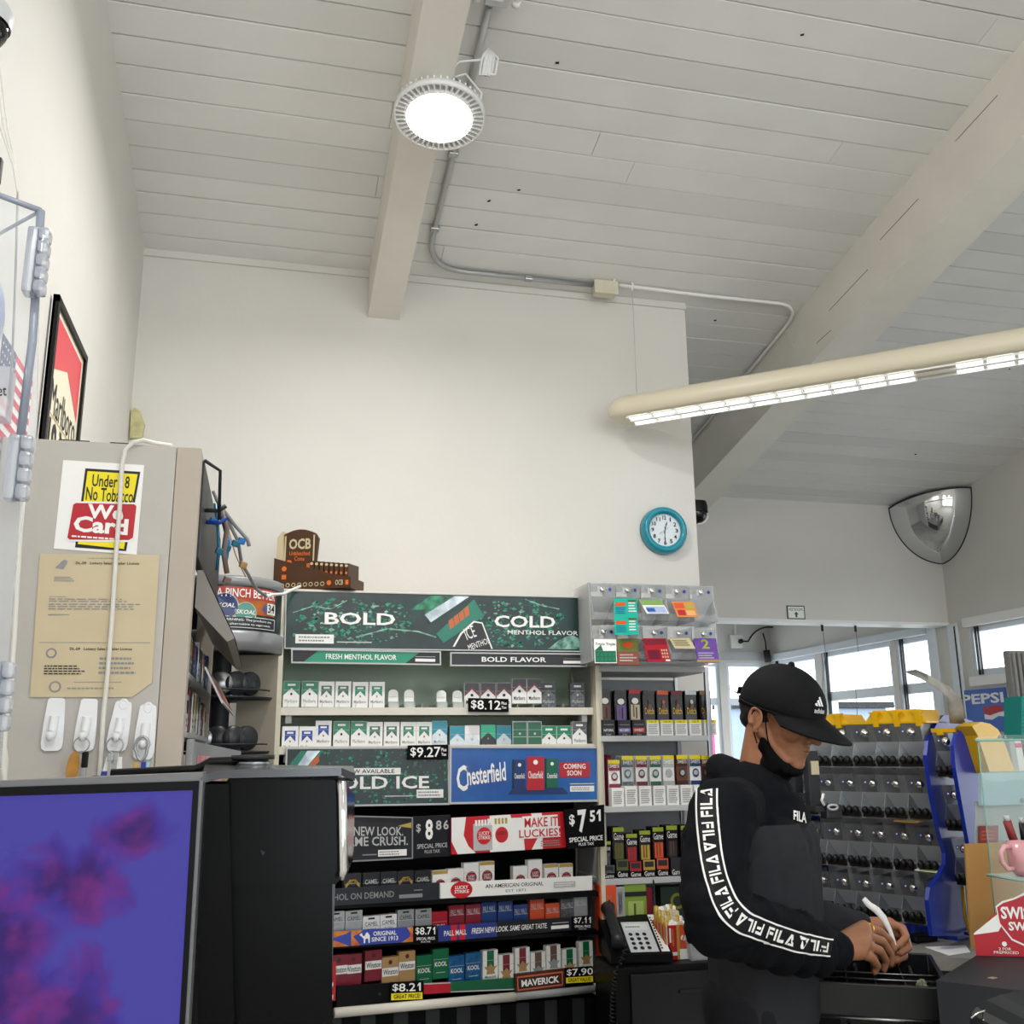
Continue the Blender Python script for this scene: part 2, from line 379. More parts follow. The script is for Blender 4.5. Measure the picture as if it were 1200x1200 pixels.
# --- high bay lamp
root = empty('high_bay_lamp', LAMP, 'round white high bay lamp, lit, hanging under the ceiling beam', 'lamp')
RT = Matrix.Translation(LAMP) @ Matrix.Rotation(rad(-8), 4, 'X') @ Matrix.Rotation(rad(3), 4, 'Y')
lw = mat('lamp_white', 'e4e6e6', .4)
m = MB(); m.lathe([(0, .05), (.06, .05), (.075, .03), (.105, .022), (.108, -.006), (.1, -.01)], lw, RT, 40)
for i in range(44):
    th = 2*PI*i/44; R_ = Matrix.Rotation(th, 3, 'Z'); q = RT.to_3x3() @ R_
    m.box(RT @ (R_ @ Vector((.118, 0, .008))), (.034, .005, .034), lw, q)
m.lathe([(.132, .012), (.138, .012), (.138, -.008), (.132, -.008), (.132, .012)], lw, RT, 44)
m.build('housing', root)
m = MB(); m.lathe([(0, -.012), (.097, -.012), (.1, -.006)], mat('lamp_lens', 'fff8ea', .4, emit=14), RT, 40); m.build('lens', root)
m = MB(); m.lathe([(0, .12), (.03, .12), (.045, .1), (.045, .05), (0, .05)], lw, RT, 24); m.build('driver', root)
hk = at(508, 62, LAMP_Y-.02)
m = MB(); m.tube([LAMP+Vector((-.06, 0, .05)), LAMP+Vector((-.055, 0, .13)), LAMP+Vector((0, 0, .17)), LAMP+Vector((.055, 0, .13)), LAMP+Vector((.06, 0, .05))], .005, 'steel', 6)
m.tube([LAMP+Vector((0, 0, .17)), LAMP+Vector((-.02, 0, .2)), Vector((.4, LAMP.y+.005, cz(LAMP.y)-.2))], .006, 'steel', 6); m.build('hook', root)
m = MB(); a = Vector((.58, 2.6, cz(2.6)-.06)); m.tube([LAMP+Vector((.0, 0, .12)), LAMP+Vector((.08, 0, .16)), LAMP+Vector((.13, 0, .1)), LAMP+Vector((.12, -.02, .04))], .004, lw, 6)
m.tube([LAMP+Vector((0, 0, .13)), LAMP+Vector((.06, 0, .2)), LAMP+Vector((.13, 0, .22)), a], .004, lw, 6)
for i in range(4): m.tube([a+Vector((0, 0, .0)), a+Vector((.03-.012*i, 0, -.03)), a+Vector((.02-.012*i, 0, -.09)), a+Vector((-.03+.01*i, 0, -.1)), a+Vector((-.02+.01*i, 0, -.03)), a], .004, lw, 6)
m.build('cord', root)
m = MB(); t0 = LAMP+Vector((-.05, -.02, .17)); m.poly([t0, t0+Vector((.022, 0, .0)), t0+Vector((-.01, 0, .075)), t0+Vector((-.04, 0, .085))], 'paper'); m.build('tag', root)
# --- surface raceway with the outlet near the top edge
m = MB(); p0 = Vector((.572, 2.43, cz(2.43)-.015))
m.box(p0+Vector((0, -.02, -.012)), (.07, .12, .035), 'lgrey', Euler((-sl, 0, 0)).to_matrix(), .004)
f = Face(m, p0+Vector((-.03, -.07, -.032)), p0+Vector((.03, -.07, -.032)), p0+Vector((.03, .04, -.053)), p0+Vector((-.03, .04, -.053)))
o = m.build('outlet_box', label='grey ceiling outlet box above the high bay lamp', cat='outlet')
g = MB(); g.box(p0+Vector((0, -.005, -.033)), (.034, .035, .006), 'white', Euler((-sl, 0, 0)).to_matrix(), .002); g.box(p0+Vector((-.007, -.012, -.037)), (.003, .01, .002), 'ink'); g.box(p0+Vector((.007, -.012, -.037)), (.003, .01, .002), 'ink'); 
g.build('socket', o)
for dx, lb in ((-.06, 'narrow chrome edged strip lamp left of the ceiling outlet box'), (.06, 'narrow chrome edged strip lamp right of the ceiling outlet box')):
    m = MB(); a = Vector((.572+dx, 2.1, cz(2.1)-.04)); b = Vector((.572+dx, 2.44, cz(2.44)-.04)); m.tube([a, b], .010, 'chrome', 8); m.tube([b, b+Vector((0, .02, -.002))], .013, 'white', 8)
    m.tube([a+Vector((0,.2,-.04)), a+Vector((0, .2, .05))], .004, 'steel', 6)
    m.build('strip_lamp', label=lb, cat='lamp', group='strip lamps beside the outlet box')
# --- conduit
def cc(px, py, dz=-.014):
    d = ray(px, py); t = (3.45+.19*3.83-CAM.z+dz)/(d.z+.19*d.y); return CAM+d*t
def arc(a, b, c, n=8): return [a.lerp(b, t).lerp(b.lerp(c, t), t) for t in [i/n for i in range(n+1)]]
A = cc(560, 80); B_ = cc(503, 290); Cc = cc(541, 319); D = cc(700, 328)
m = MB(); pts = [Vector((.56, 2.5, cz(2.5)-.014)), Vector((.56, 3.1, cz(3.1)-.014)), Vector((.56, 3.5, cz(3.5)-.014))] + arc(Vector((.56, 3.55, cz(3.55)-.014)), Vector((.56, 3.74, cz(3.74)-.014)), Vector((.72, 3.745, cz(3.745)-.014))) + [Vector((1.29, 3.745, cz(3.745)-.014))]
m.tube(pts, .011, 'galv', 10)
for p in (pts[2], pts[-1].lerp(pts[-2], .5), pts[1]): m.box(p, (.035, .03, .02), 'steel', None, .003)
m.build('conduit', label='bent metal conduit from the lamp outlet along the top of the back wall', cat='conduit')
bx = Vector((1.345, 3.745, cz(3.745)-.03))
root = empty('junction_box', bx, 'white junction box with a looped cable at the top of the back wall', 'junction box')
m = MB(); m.box(bx, (.1, .05, .055), 'cream', None, .006); m.box(bx+Vector((0, -.028, 0)), (.108, .008, .062), 'cream', None, .002); m.build('box', root)
m = MB(); e = bx+Vector((.12, -.02, .0)); m.tube(arc(bx+Vector((.03, -.03, .02)), bx+Vector((.06, -.05, .1)), e+Vector((.005, 0, .03)))+[e], .006, 'white', 6); m.tube([e, e+Vector((.003, 0, -.12)), e+Vector((.002, .0, -.55))], .0018, 'lgrey', 5); m.build('cable', root)
m = MB(); pts = [Vector((1.408, 3.73, cz(3.73)-.012)), Vector((1.8, 3.74, cz(3.74)-.012))] + arc(Vector((2.18, 3.74, cz(3.74)-.012)), Vector((2.295, 3.74, cz(3.74)-.015)), Vector((2.295, 3.9, cz(3.9)-.02))) + [Vector((2.295, 5.6, cz(5.6)-.03))]
m.tube(pts, .008, 'white', 8)
m.tube([Vector((2.295, 3.9, cz(3.9)-.04)), Vector((2.34, 3.78, cz(3.78)-.31)), Vector((2.45, 3.75, cz(3.75)-.302)), Vector((2.52, 3.5, cz(3.5)-.25)), Vector((2.52, 2.9, cz(2.9)-.2))], .003, 'white', 5)
m.build('cable_run', label='white cable run from the junction box to the big right ceiling beam', cat='cable')
# --- suspended linear light fixture
FZ = 2.85
E0 = atz(716, 486, FZ); E1 = atz(1200, 406, FZ); dr = (E1-E0); dr.z = 0; dr.normalize(); E2 = E0 + dr*3.6; sd = Vector((-dr.y, dr.x, 0)) 
root = empty('linear_ceiling_light', E0, 'long cream pill shaped ceiling light with louvred lit strips', 'ceiling light')
fx = mat('fixture_cream', 'd8d0ba', .35)
L = 3.6; m = MB(); TT = T_at(E0, sd, Vector((0, 0, 1)), dr)
def sec(w_, h_, n=20): return [(math.copysign(abs(math.cos(2*PI*i/n))**.8, math.cos(2*PI*i/n))*w_, max(-.62, math.sin(2*PI*i/n))*h_) for i in range(n)]
rings = [(.0, .15), (.008, .55), (.03, .86), (.07, 1), (L-.07, 1), (L, .6)]
vs = []; fs = []; n = 24
for z, k in rings:
    for x, y in sec(.088*k, .060*k, n): vs.append(TT @ Vector((x, y, z)))
for i in range(len(rings)-1):
    for j in range(n): fs.append((i*n+j, i*n+(j+1) % n, (i+1)*n+(j+1) % n, (i+1)*n+j))
fs += [tuple(range(n)), tuple((len(rings)-1)*n+j for j in range(n))]
m.add(vs, fs, fx, True); m.build('housing', root)
em = mat('strip_light', 'f4fbff', .4, emit=1.9); em.use_nodes
for s_, nm in ((-1, 'a'), (1, 'b')):
    m = MB(); z = .09; k = 0
    while z < L-.1:
        if (k % 12) == 11: m.box(TT @ Vector((s_*.031, -.0405, z+.06)), (.001, .001, .001), fx); z += .13; k += 1; continue
        q = [Vector((s_*.031-.021, -.0385, z)), Vector((s_*.031+.021, -.0385, z)), Vector((s_*.031+.021, -.0385, z+.086)), Vector((s_*.031-.021, -.0385, z+.086))]
        m.poly([TT @ p for p in q], em)
        # louvre blade
        m.prism([TT @ Vector((s_*.031-.023, -.039, z+.093)), TT @ Vector((s_*.031+.023, -.039, z+.093)), TT @ Vector((s_*.031+.023, -.047, z+.093)), TT @ Vector((s_*.031-.023, -.047, z+.093))], dr*.002, 'white')
        z += .100; k += 1
    for x in (-.023, .023):
        m.hexa([TT @ Vector((s_*.031+x-.001, -.039, .085)), TT @ Vector((s_*.031+x+.001, -.039, .085)), TT @ Vector((s_*.031+x+.001, -.046, .085)), TT @ Vector((s_*.031+x-.001, -.046, .085)),
                TT @ Vector((s_*.031+x-.001, -.039, L-.1)), TT @ Vector((s_*.031+x+.001, -.039, L-.1)), TT @ Vector((s_*.031+x+.001, -.046, L-.1)), TT @ Vector((s_*.031+x-.001, -.046, L-.1))], 'white')
    m.build('light_strip', root)
m = MB()
for z in (1.75, 3.3):
    p = TT @ Vector((0, .055, z)); m = MB(); m.tube([p, Vector((p.x, p.y, cz(p.y)))], .002, 'steel', 5); m.build('suspension_wire', root)
# --- wall clock
ck = at(779.5, 621, BY-.03); TC = T_at(ck, Vector((1, 0, 0)), Vector((0, 0, 1)), Vector((0, -1, 0)))
root = empty('wall_clock', ck+Vector((0, .03, 0)), 'round teal wall clock with white face beside the wall corner', 'clock')
m = MB(); m.lathe([(.07, .0), (.075, .008), (.084, .014), (.094, .01), (.101, -.004), (.103, -.03), (.0, -.03)], mat('teal', '0e8ba0', .25, coat=.4), TC, 48); m.build('frame', root)
m = MB(); m.lathe([(0, -.006), (.073, -.006)], mat('clock_face', 'dfe9f0', .3), TC, 40)
f = Face(m, ck+Vector((-.07, .0055, -.07)), ck+Vector((.07, .0055, -.07)), ck+Vector((.07, .0055, .07)), ck+Vector((-.07, .0055, .07)))
for i in range(1, 13):
    th = PI/2-2*PI*i/12; u, v = .5+.385*math.cos(th), .5+.385*math.sin(th); hw = .045 if i < 10 else .062
    if i == 1 : hw = .02
    f.text(str(i), u-hw, v-.062, u+hw, v+.062, 'ink', 2, .02)
m.build('dial', root)
def hand(ang, L_, w_, c='ink', back=.015, k=5):
    th = PI/2-rad(ang); d = Vector((math.cos(th), 0, math.sin(th))); s2 = Vector((-d.z, 0, d.x)); o_ = ck+Vector((0, .006-.0007*k, 0)); m = MB()
    m.prism([o_-d*back-s2*w_, o_-d*back+s2*w_, o_+d*L_*.5+s2*w_, o_+d*L_*.62+s2*w_*2.4, o_+d*L_, o_+d*L_*.62-s2*w_*2.4, o_+d*L_*.5-s2*w_], (0, -.0008, 0), c); m.build('hand', root)
hand(16, .04, .0012); hand(182, .058, .001); hand(236, .035, .0004, 'ink', .02)
# --- security mirror dome in the far right corner
mc = Vector((RX, HY, cz(HY)-.02)); root = empty('security_mirror', mc, 'quarter dome convex security mirror in the far ceiling corner', 'mirror')
R_ = .37; vs = []; fs = []; n = 20
for i in range(n+1):
    ph = (PI/2)*i/n
    for j in range(n+1):
        th = PI + (PI/2)*j/n; vs.append(mc + Vector((R_*math.cos(ph)*math.cos(th), R_*math.cos(ph)*math.sin(th), -R_*1.0*math.sin(ph)+.19*R_*math.cos(ph)*-math.sin(th)*(1-i/n))))
for i in range(n):
    for j in range(n): fs.append((i*(n+1)+j, i*(n+1)+j+1, (i+1)*(n+1)+j+1, (i+1)*(n+1)+j))
m = MB(); m.add(vs, fs, mat('mirror_dome', 'd5d7d8', .05, .95), True); m.build('dome', root)
m = MB(); m.tube(vs[:n+1], .006, 'dgrey', 6); m.tube([vs[i*(n+1)] for i in range(n+1)], .005, 'dgrey', 6); m.tube([vs[i*(n+1)+n] for i in range(n+1)], .005, 'dgrey', 6); m.build('rim', root)
# --- restroom arrow sign
a = at(923, 726, HY-.006); b = at(944, 726, HY-.006); a.z = b.z; c = at(944, 710, HY-.006).z; m = MB()
f = Face(m, a, b, Vector((b.x, b.y, c)), Vector((a.x, a.y, c)), mat('sign_green', '0f5f45', .5), .004); f.rect(.06, .08, .94, .92, 'paper', 1); f.text('RESTROOMS', .12, .62, .88, .82, 'ink', 2, .0)
f.poly([(.5, .55), (.36, .36), (.64, .36)], 'sign_green', 2); f.rect(.45, .15, .55, .38, 'sign_green', 2)
m.build('direction_sign', label='small white restrooms sign with green arrow on the grey header wall', cat='sign')
# --- black dome camera behind the wall edge
p = at(812, 598, BY+.05); p = Vector((1.757, BY+.06, p.z)); root = empty('dome_camera', p, 'black dome security camera behind the clock wall edge', 'camera')
m = MB(); m.bb((1.757, p.y-.03, p.z-.03), (1.775, p.y+.03, p.z+.05), 'black', .005); m.lathe([(.045, .05), (.05, .03), (.05, 0)], 'black', Matrix.Translation(p+Vector((.03, 0, -.01))), 24); m.build('housing', root)
m = MB(); m.ball(p+Vector((.03, 0, -.012)), .046, 'gloss_black', 24); m.build('dome', root)
m = MB(); m.tube([p+Vector((.03+.048*math.cos(t), -.01, -.02+.04*math.sin(t))) for t in [rad(a) for a in range(-90, 30, 12)]], .003, 'white', 6); m.build('trim_ring', root)
# --- thin pole at the wall edge
p = at(820, 680, BY+.07); m = MB(); m.bb((1.757, BY+.05, 2.02), (1.772, BY+.075, 2.33), 'galv', .003); m.build('metal_strip', label='thin grey metal strip on the wall edge under the dome camera', cat='strip')
# --- beyond the header: outlet and hanging wires
p = at(862, 752, FY-.02); root = empty('wall_outlet', p, 'white outlet box with a black plug beyond the header opening', 'outlet')
m = MB(); m.box(p, (.12, .05, .12), 'white', None, .01); m.tube([p+Vector((0, 0, .05)), p+Vector((0, 0, .35))], .012, 'white', 8); m.build('box', root)
m = MB(); q = at(906, 735, FY-.2); m.tube([p+Vector((.03, -.04, 0))] + arc(p+Vector((.1, -.05, 0)), p+Vector((.16, -.1, .14)), q), .008, 'ink', 6); m.tube([p+Vector((.03, -.02, 0)), p+Vector((.03, -.06, 0))], .02, 'ink', 8)
q2 = at(894, 742, FY-.1); q3 = at(898, 762, FY-.1); q4 = at(900, 776, FY-.1); m.tube([q2, at(897, 752, FY-.1), q3], .006, 'ink', 6); m.tube([q3, q4], .03, 'ink', 8); m.build('plug', root)
for x, y0, y1, lb in ((963, 730, 790, 'left thin wire hanging from the header opening'), (1002, 731, 800, 'right thin wire hanging from the header opening')):
    m = MB(); a = at(x, y0, HY+.08); a.z = 2.29; b = at(x+4, y1+60, HY+.08); m.tube([a, a.lerp(b, .3)+Vector((.02, 0, 0)), a.lerp(b, .6)+Vector((-.01, 0, 0)), b], .0022, 'grey', 5); m.tube([a+Vector((0, 0, -.02)), a+Vector((0, 0, -.06))], .008, 'dgrey', 6)
    m.build('hanging_wire', label=lb, cat='wire', group='wires hanging from the header')
# --- small yellow sponge-like patch and framed poster on the left wall
p = at(160, 498, BY-.01); m = MB(); a = at(153, 515, BY-.012); m.prism([at(153, 515, BY-.001), at(167, 515, BY-.001), at(170, 498, BY-.001), at(165, 484, BY-.001), at(158, 479, BY-.001), at(154, 486, BY-.001)], (0, -.02, 0), mat('yellow_foam', 'd6cf9c', .9, bump=.4, bscale=60, noise=.3, nscale=25))
m.build('foam_patch', label='pale yellow foam patch on the back wall above the grey cabinet', cat='patch')
PX0 = LX+.012
def wallquad(pts): return [atx(px, py, PX0) for px, py in pts]
tl, tr = atx(62, 336, PX0), atx(97, 405, PX0); zt = tl.z; tr.z = zt; y0, y1 = tl.y, tr.y; y1 = atx(96.5, 450, PX0).y; y0 = atx(60, 400, PX0).y
zb = zt-.52; bl = Vector((PX0, y0, zb)); br = Vector((PX0, y1, zb)); tl = Vector((PX0, y0, zt)); tr = Vector((PX0, y1, zt))
root = empty('framed_poster', (LX, (y0+y1)/2, zb), 'black framed poster with red top and bold lettering on the left wall', 'poster')
m = MB(); f = Face(m, bl, br, tr, tl, 'paper', .008); f.rect(0, 0, 1, 1, mat('poster_cream', 'f0ead2', .3))
f.poly([(.1, .66), (.1, .93), (.9, .93), (.9, .60), (.5, .76)], 'c:red' if False else mat('poster_red', 'e2394a', .3), 2)
f.text('Marlboro', .12, .46, .88, .62, 'ink', 3, .0); f.text('19 XX', .14, .22, .86, .44, 'ink', 3, .03); f.rect(.12, .18, .88, .2, mat('ochre', 'b9a24a', .5), 3); f.rect(.12, .45, .88, .455, 'ochre', 3); f.lines(.2, .06, .8, .15, 3, 'grey')
m.build('print', root)
m = MB()
for (u0, v0, u1, v1) in ((0, 0, 1, .04), (0, .965, 1, 1), (0, 0, .05, 1), (.95, 0, 1, 1)):
    m.hexa([f.P(u0, v0, 14), f.P(u1, v0, 14), f.P(u1, v1, 14), f.P(u0, v1, 14), f.P(u0, v0, -10), f.P(u1, v0, -10), f.P(u1, v1, -10), f.P(u0, v1, -10)], 'black')
m.build('frame', root)
# flag decal on the left wall
a_ = atx(8, 390, PX0); b_ = atx(47, 410, PX0); y0, y1 = a_.y, b_.y; m = MB(); z1 = a_.z; z0 = z1-.2; f = Face(m, (PX0-.008, y0, z0), (PX0-.008, y1, z0), (PX0-.008, y1, z1), (PX0-.008, y0, z1), 'paper', .003)
for i in range(7): f.rect(0, i*2/13, 1, (i*2+1)/13, mat('flag_red', 'd8394c', .5))
f.rect(0, 6/13, .42, 1, mat('flag_blue', '3c4a6b', .5), 2)
for i in range(5):
    for j in range(6): f.disc(.04+.068*j, .51+.1*i, .012, 'paper', 3, n=5)
m.build('flag_poster', label='striped flag picture on the left wall behind the clear plastic case', cat='flag')
# ================================================================== tobacco rack
RX0, RX1, RY = .045, 1.165, 3.5
root = RACK = empty('display_rack', ((RX0+RX1)/2, RY, 0), 'tall cream framed tobacco display rack against the back wall', 'rack')
for x in (RX0-.012, RX1+.004):
    m = MB(); m.bb((x-.016, RY-.03, 0), (x+.016, RY+.005, 2.03), 'cream', .003); m.bb((x-.01, RY, 0), (x+.01, RY+.28, 2.0), 'lgrey'); m.build('post', root)
m = MB(); m.bb((RX0-.02, RY-.03, 2.015), (RX1+.01, RY+.28, 2.045), 'cream', .003); m.build('top_panel', root)
m = MB(); m.bb((RX0, RY+.26, 1.3), (RX1, RY+.27, 2.01), mat('backpanel_green', 'b9cdb9', .5)); m.bb((RX0, RY+.26, .1), (RX1, RY+.27, 1.3), 'dgrey'); m.build('back_panel', root)
zs1 = at(510, 830, RY).z; zs2 = at(510, 874, RY).z
def yrow(px): return 3.2 + .25*(px-385)/315
for z, nm in ((zs1, 1), (zs2, 2)):
    m = MB(); m.bb((RX0, RY-.012, z-.022), (RX1-.01, RY+.26, z-.004), 'creamrail', .002); m.bb((RX0, RY-.02, z-.024), (RX1-.01, RY-.012, z+.002), 'creamrail', .001)
    for x in (RX0+.02, RX1-.05): m.bb((x, RY, z-.05), (x+.02, RY+.05, z-.024), 'lgrey')
    m.build('shelf', root)
def lowshelf(pyl, pyr, off, nm, mtl='black', hz=.03, pxl=372, pxr=702, dep=.25, extra=0):
    a = at(pxl, pyl, yrow(pxl)+off); b = at(pxr, pyr, yrow(pxr)+off); a.x = max(a.x, .12 if False else a.x)
    m = MB(); u = Vector((0, 0, -hz)); bk = Vector((0, dep, 0)); bk2 = Vector((0, RY+.25-a.y, 0))
    m.hexa([a+u, b+u, b, a, a+u+bk2, b+u+Vector((0, RY+.25-b.y, 0)), b+Vector((0, RY+.25-b.y, 0)), a+bk2], mtl); return m.build(nm, root)
SH = {}
lowshelf(1060, 1045, .012, 'shelf', hz=.015); lowshelf(1108, 1091, .012, 'shelf', hz=.012); lowshelf(1163, 1148, .012, 'shelf', hz=.02)
m = MB(); a = at(392, 1187, yrow(392)-.01); b = at(603, 1168, yrow(603)-.01); c = at(703, 1158, yrow(703)-.01); m.tube([a, b], .014, 'creamrail', 10); m.tube([b, c], .012, 'grey', 10); m.tube([c-Vector((.02, 0, 0)), c+Vector((.008, .003, 0))], .017, 'cream', 10); m.build('front_rail', root)
m = MB(); a = at(380, 1194, yrow(380)+.02); b = at(700, 1168, yrow(700)+.02)
for i in range(9):
    p = a.lerp(b, i/9); q = a.lerp(b, (i+1)/9); u = Vector((0, 0, -.3)); m.hexa([p+u+Vector((.006, 0, 0)), q+u-Vector((.006, 0, 0)), q-Vector((.006, 0, 0)), p+Vector((.006, 0, 0))] + [v+Vector((0, .02, 0)) for v in (p+u, q+u, q, p)], 'dgrey')
u = Vector((0, 0, -.6)); m.hexa([a+u, b+u, b, a] + [v+Vector((0, .2, 0)) for v in (a+u, b+u, b, a)], 'blackmatte'); m.build('lower_grille', root)
m = MB(); m.bb((RX0+.005, RY+.24, .4), (RX1-.02, RY+.255, zs2-.03), 'blackmatte'); m.build('inner_back', root)
# --- signs on the rack
def sign(name, label, cat, tl, tr, br, bl, yl, yr, base, draw, group=None, thick=.008, frame=None):
    m = MB(); c = [at(*bl, yl), at(*br, yr), at(*tr, yr), at(*tl, yl)]
    f = Face(m, *c, base, thick); draw(f); o = m.build(name, label=label, cat=cat, group=group)
    if frame:
        g = MB(); F2 = Face(g, *c)
        du, dv = frame[1]/f.w, frame[1]/f.h
        for (u0, v0, u1, v1) in ((-du, -dv, 1+du, 0), (-du, 1, 1+du, 1+dv), (-du, 0, 0, 1), (1, 0, 1+du, 1)):
            g.hexa([F2.P(u0, v0, 8), F2.P(u1, v0, 8), F2.P(u1, v1, 8), F2.P(u0, v1, 8), F2.P(u0, v0, -15), F2.P(u1, v0, -15), F2.P(u1, v1, -15), F2.P(u0, v1, -15)], frame[0])
        fo = g.build('frame'); fo.parent = o; fo.location = fo.location - o.location
        for k in ('label', 'category'):
            if k in fo: del fo[k]
    return o
mat('ice', '1f9a70', .25, hex2='0b3f34', nscale=40); mat('icelight', '9fd0c0', .3, hex2='2a6a5c', nscale=40); mat('deepteal', '0d3a38', .3, hex2='06201f', nscale=10)
mat('tealband', '129070', .35); mat('orange', 'c8683c', .5); mat('tealbox', '1c7a66', .35); mat('silverfoil', 'b9c2c6', .2, .5, hex2='7c878c', nscale=20)
mat('darkgrey', '26272c', .4); mat('navyblack', '14161f', .4)
def ribbon(f, pts, w_, m_, l=2):
    for (a, b), (c, d) in zip(pts, pts[1:]): f.poly([(a, b-w_), (c, d-w_), (c, d+w_), (a, b+w_)], m_, l)
def d_header(f):
    r = random.Random(4)
    for cx, cy, rx, ry, n_ in ((.22, .5, .19, .42, 330), (.74, .5, .19, .44, 330), (.05, .2, .05, .1, 8)):
        for _ in range(n_):
            th = r.uniform(0, 2*PI); q = math.sqrt(r.random()); x, y = cx+rx*q*math.cos(th), cy+ry*q*math.sin(th)
            s_ = r.uniform(.003, .014); pts = [(x+s_*math.cos(t)*r.uniform(.3, 1), max(.02, min(.98, y+4*s_*math.sin(t)*r.uniform(.3, 1)))) for t in (0, 1.5, 3, 4.5)]
            f.poly(pts, r.choice(['ice', 'ice', 'icelight', 'tealband', 'deepteal', 'tealbox']), 1.5)
    ribbon(f, [(.02, .62), (.08, .74), (.14, .70), (.19, .86)], .008, 'icelight', 2); ribbon(f, [(.22, .2), (.32, .36), (.42, .32), (.48, .22)], .012, 'icelight', 2); ribbon(f, [(.78, .95), (.84, .84), (.9, .78)], .01, 'icelight', 2); f.poly([(.86, .03), (.99, .03), (.99, .2), (.94, .3), (.9, .2)], 'icelight', 2)
    # open pack
    f.poly([(.39, .70), (.46, .98), (.54, .98), (.44, .5)], 'ice', 3); f.poly([(.39, .7), (.44, .72), (.45, .48), (.4, .42)], 'deepteal', 3.5)
    f.poly([(.44, .62), (.54, .98), (.59, .98), (.46, .48)], 'silverfoil', 4); f.poly([(.44, .62), (.445, .60), (.465, .47), (.46, .46)], 'darkgrey', 4.5)
    f.poly([(.48, .28), (.505, .12), (.64, .62), (.605, .93)], 'tealbox', 4.2)
    for i in range(4): u = .52+.017*i; v = .52+.075*i; f.poly([(u, v), (u+.014, v+.06), (u+.02, v-.1), (u+.006, v-.16)], 'orange', 5)
    f.poly([(.535, .05), (.56, .3), (.605, .53), (.635, .5), (.67, .02)], 'paper', 5); f.poly([(.54, .03), (.565, .28), (.607, .50), (.632, .48), (.665, .02)], 'darkgrey', 5.5)
    f.text('ICE', .575, .2, .61, .42, 'paper', 6, .0, rot=.4); f.text('MENTHOL', .585, .05, .66, .16, 'paper', 6, 0, rot=.35)
    f.text('BOLD', .12, .42, .345, .64, 'paper', 6, .022); f.text('COLD', .675, .42, .885, .64, 'paper', 6, .022); f.text('MENTHOL FLAVOR', .72, .29, .965, .37, 'paper', 6, .01)
    f.rect(.03, .08, .15, .24, 'paper', 3); f.lines(.04, .1, .14, .22, 2, 'grey', 4); f.rect(.16, .1, .27, .12, 'lgrey', 3)
sign('advertising_sign', 'wide green ice picture sign reading BOLD and COLD on top of the tobacco rack', 'sign', (336, 693), (688.5, 701), (688.5, 763), (334.5, 759), RY-.035, RY-.035, 'deepteal', d_header, frame=('lgrey', .004))
def d_fresh(f):
    f.poly([(.07, 0), (.17, 1), (.86, 1), (.76, 0)], 'tealband'); f.text('FRESH MENTHOL FLAVOR', .22, .28, .70, .74, 'paper', 2, .015); f.rect(.83, .18, .97, .44, 'paper', 2); f.rect(.83, .6, .97, .64, 'lgrey', 2)
SI = 'slim signs under the header'
sign('shelf_sign', 'slim green and dark strip sign reading FRESH MENTHOL FLAVOR', 'sign', (343, 762), (515, 765), (515, 778), (343, 775.5), RY-.045, RY-.045, 'navyblack', d_fresh, SI, frame=('lgrey', .005))
def d_boldf(f): f.text('BOLD FLAVOR', .22, .28, .70, .74, 'paper', 2, .02); f.rect(.83, .18, .97, .44, 'paper', 2); f.rect(.83, .6, .97, .64, 'grey', 2)
sign('shelf_sign', 'slim black strip sign reading BOLD FLAVOR', 'sign', (529, 766), (686, 767.5), (686, 780), (529, 779), RY-.045, RY-.045, 'darkgrey', d_boldf, SI, frame=('lgrey', .005))
PG = 'price signs on the tobacco rack'
def price(txt, small=None, sub=None):
    def d(f):
        n_ = len(txt); 
        u = .06; cs = {'$': .13, '.': .05, ' ': .05}
        tot = sum(cs.get(c, .15)+.015 for c in txt); k = (.94 if not small else .76)/tot; v0, v1 = (.18, .86) if not sub else (.5, .93)
        for c in txt:
            w_ = cs.get(c, .15)*k
            if c == '.': f.rect(u+w_*.2, v0, u+w_*.8, v0+.1, 'paper', 2)
            elif c == '1': f.rect(u+w_*.45, v0, u+w_*.7, v1, 'paper', 2); f.poly([(u+w_*.45, v1), (u+w_*.2, v1-.12), (u+w_*.2, v1-.2), (u+w_*.5, v1-.12)], 'paper', 2)
            elif c != ' ': f.text(c, u, v0, u+w_, v1, 'paper', 2, .012)
            u += w_+.015*k
        if small: f.text('Plus', .82, .55, .95, .78, 'paper', 2, .02); f.text('Tax', .82, .25, .95, .45, 'paper', 2, .02)
        if sub:
            if sub[1]: f.rect(.03, .06, .97, .42, sub[1], 2)
            f.text(sub[0], .1, .13 if sub[1] else .2, .9, .36, 'ink' if sub[1] else 'paper', 3, .015)
            if not sub[1]: f.text('PLUS TAX', .3, .06, .7, .14, 'paper', 3)
    return d
sign('price_sign', 'black 8.12 price sign on the upper shelf edge', 'price sign', (549, 818), (596, 819), (596, 834.5), (549, 834), RY-.04, RY-.04, 'blackmatte', price('$8.12', True), PG)
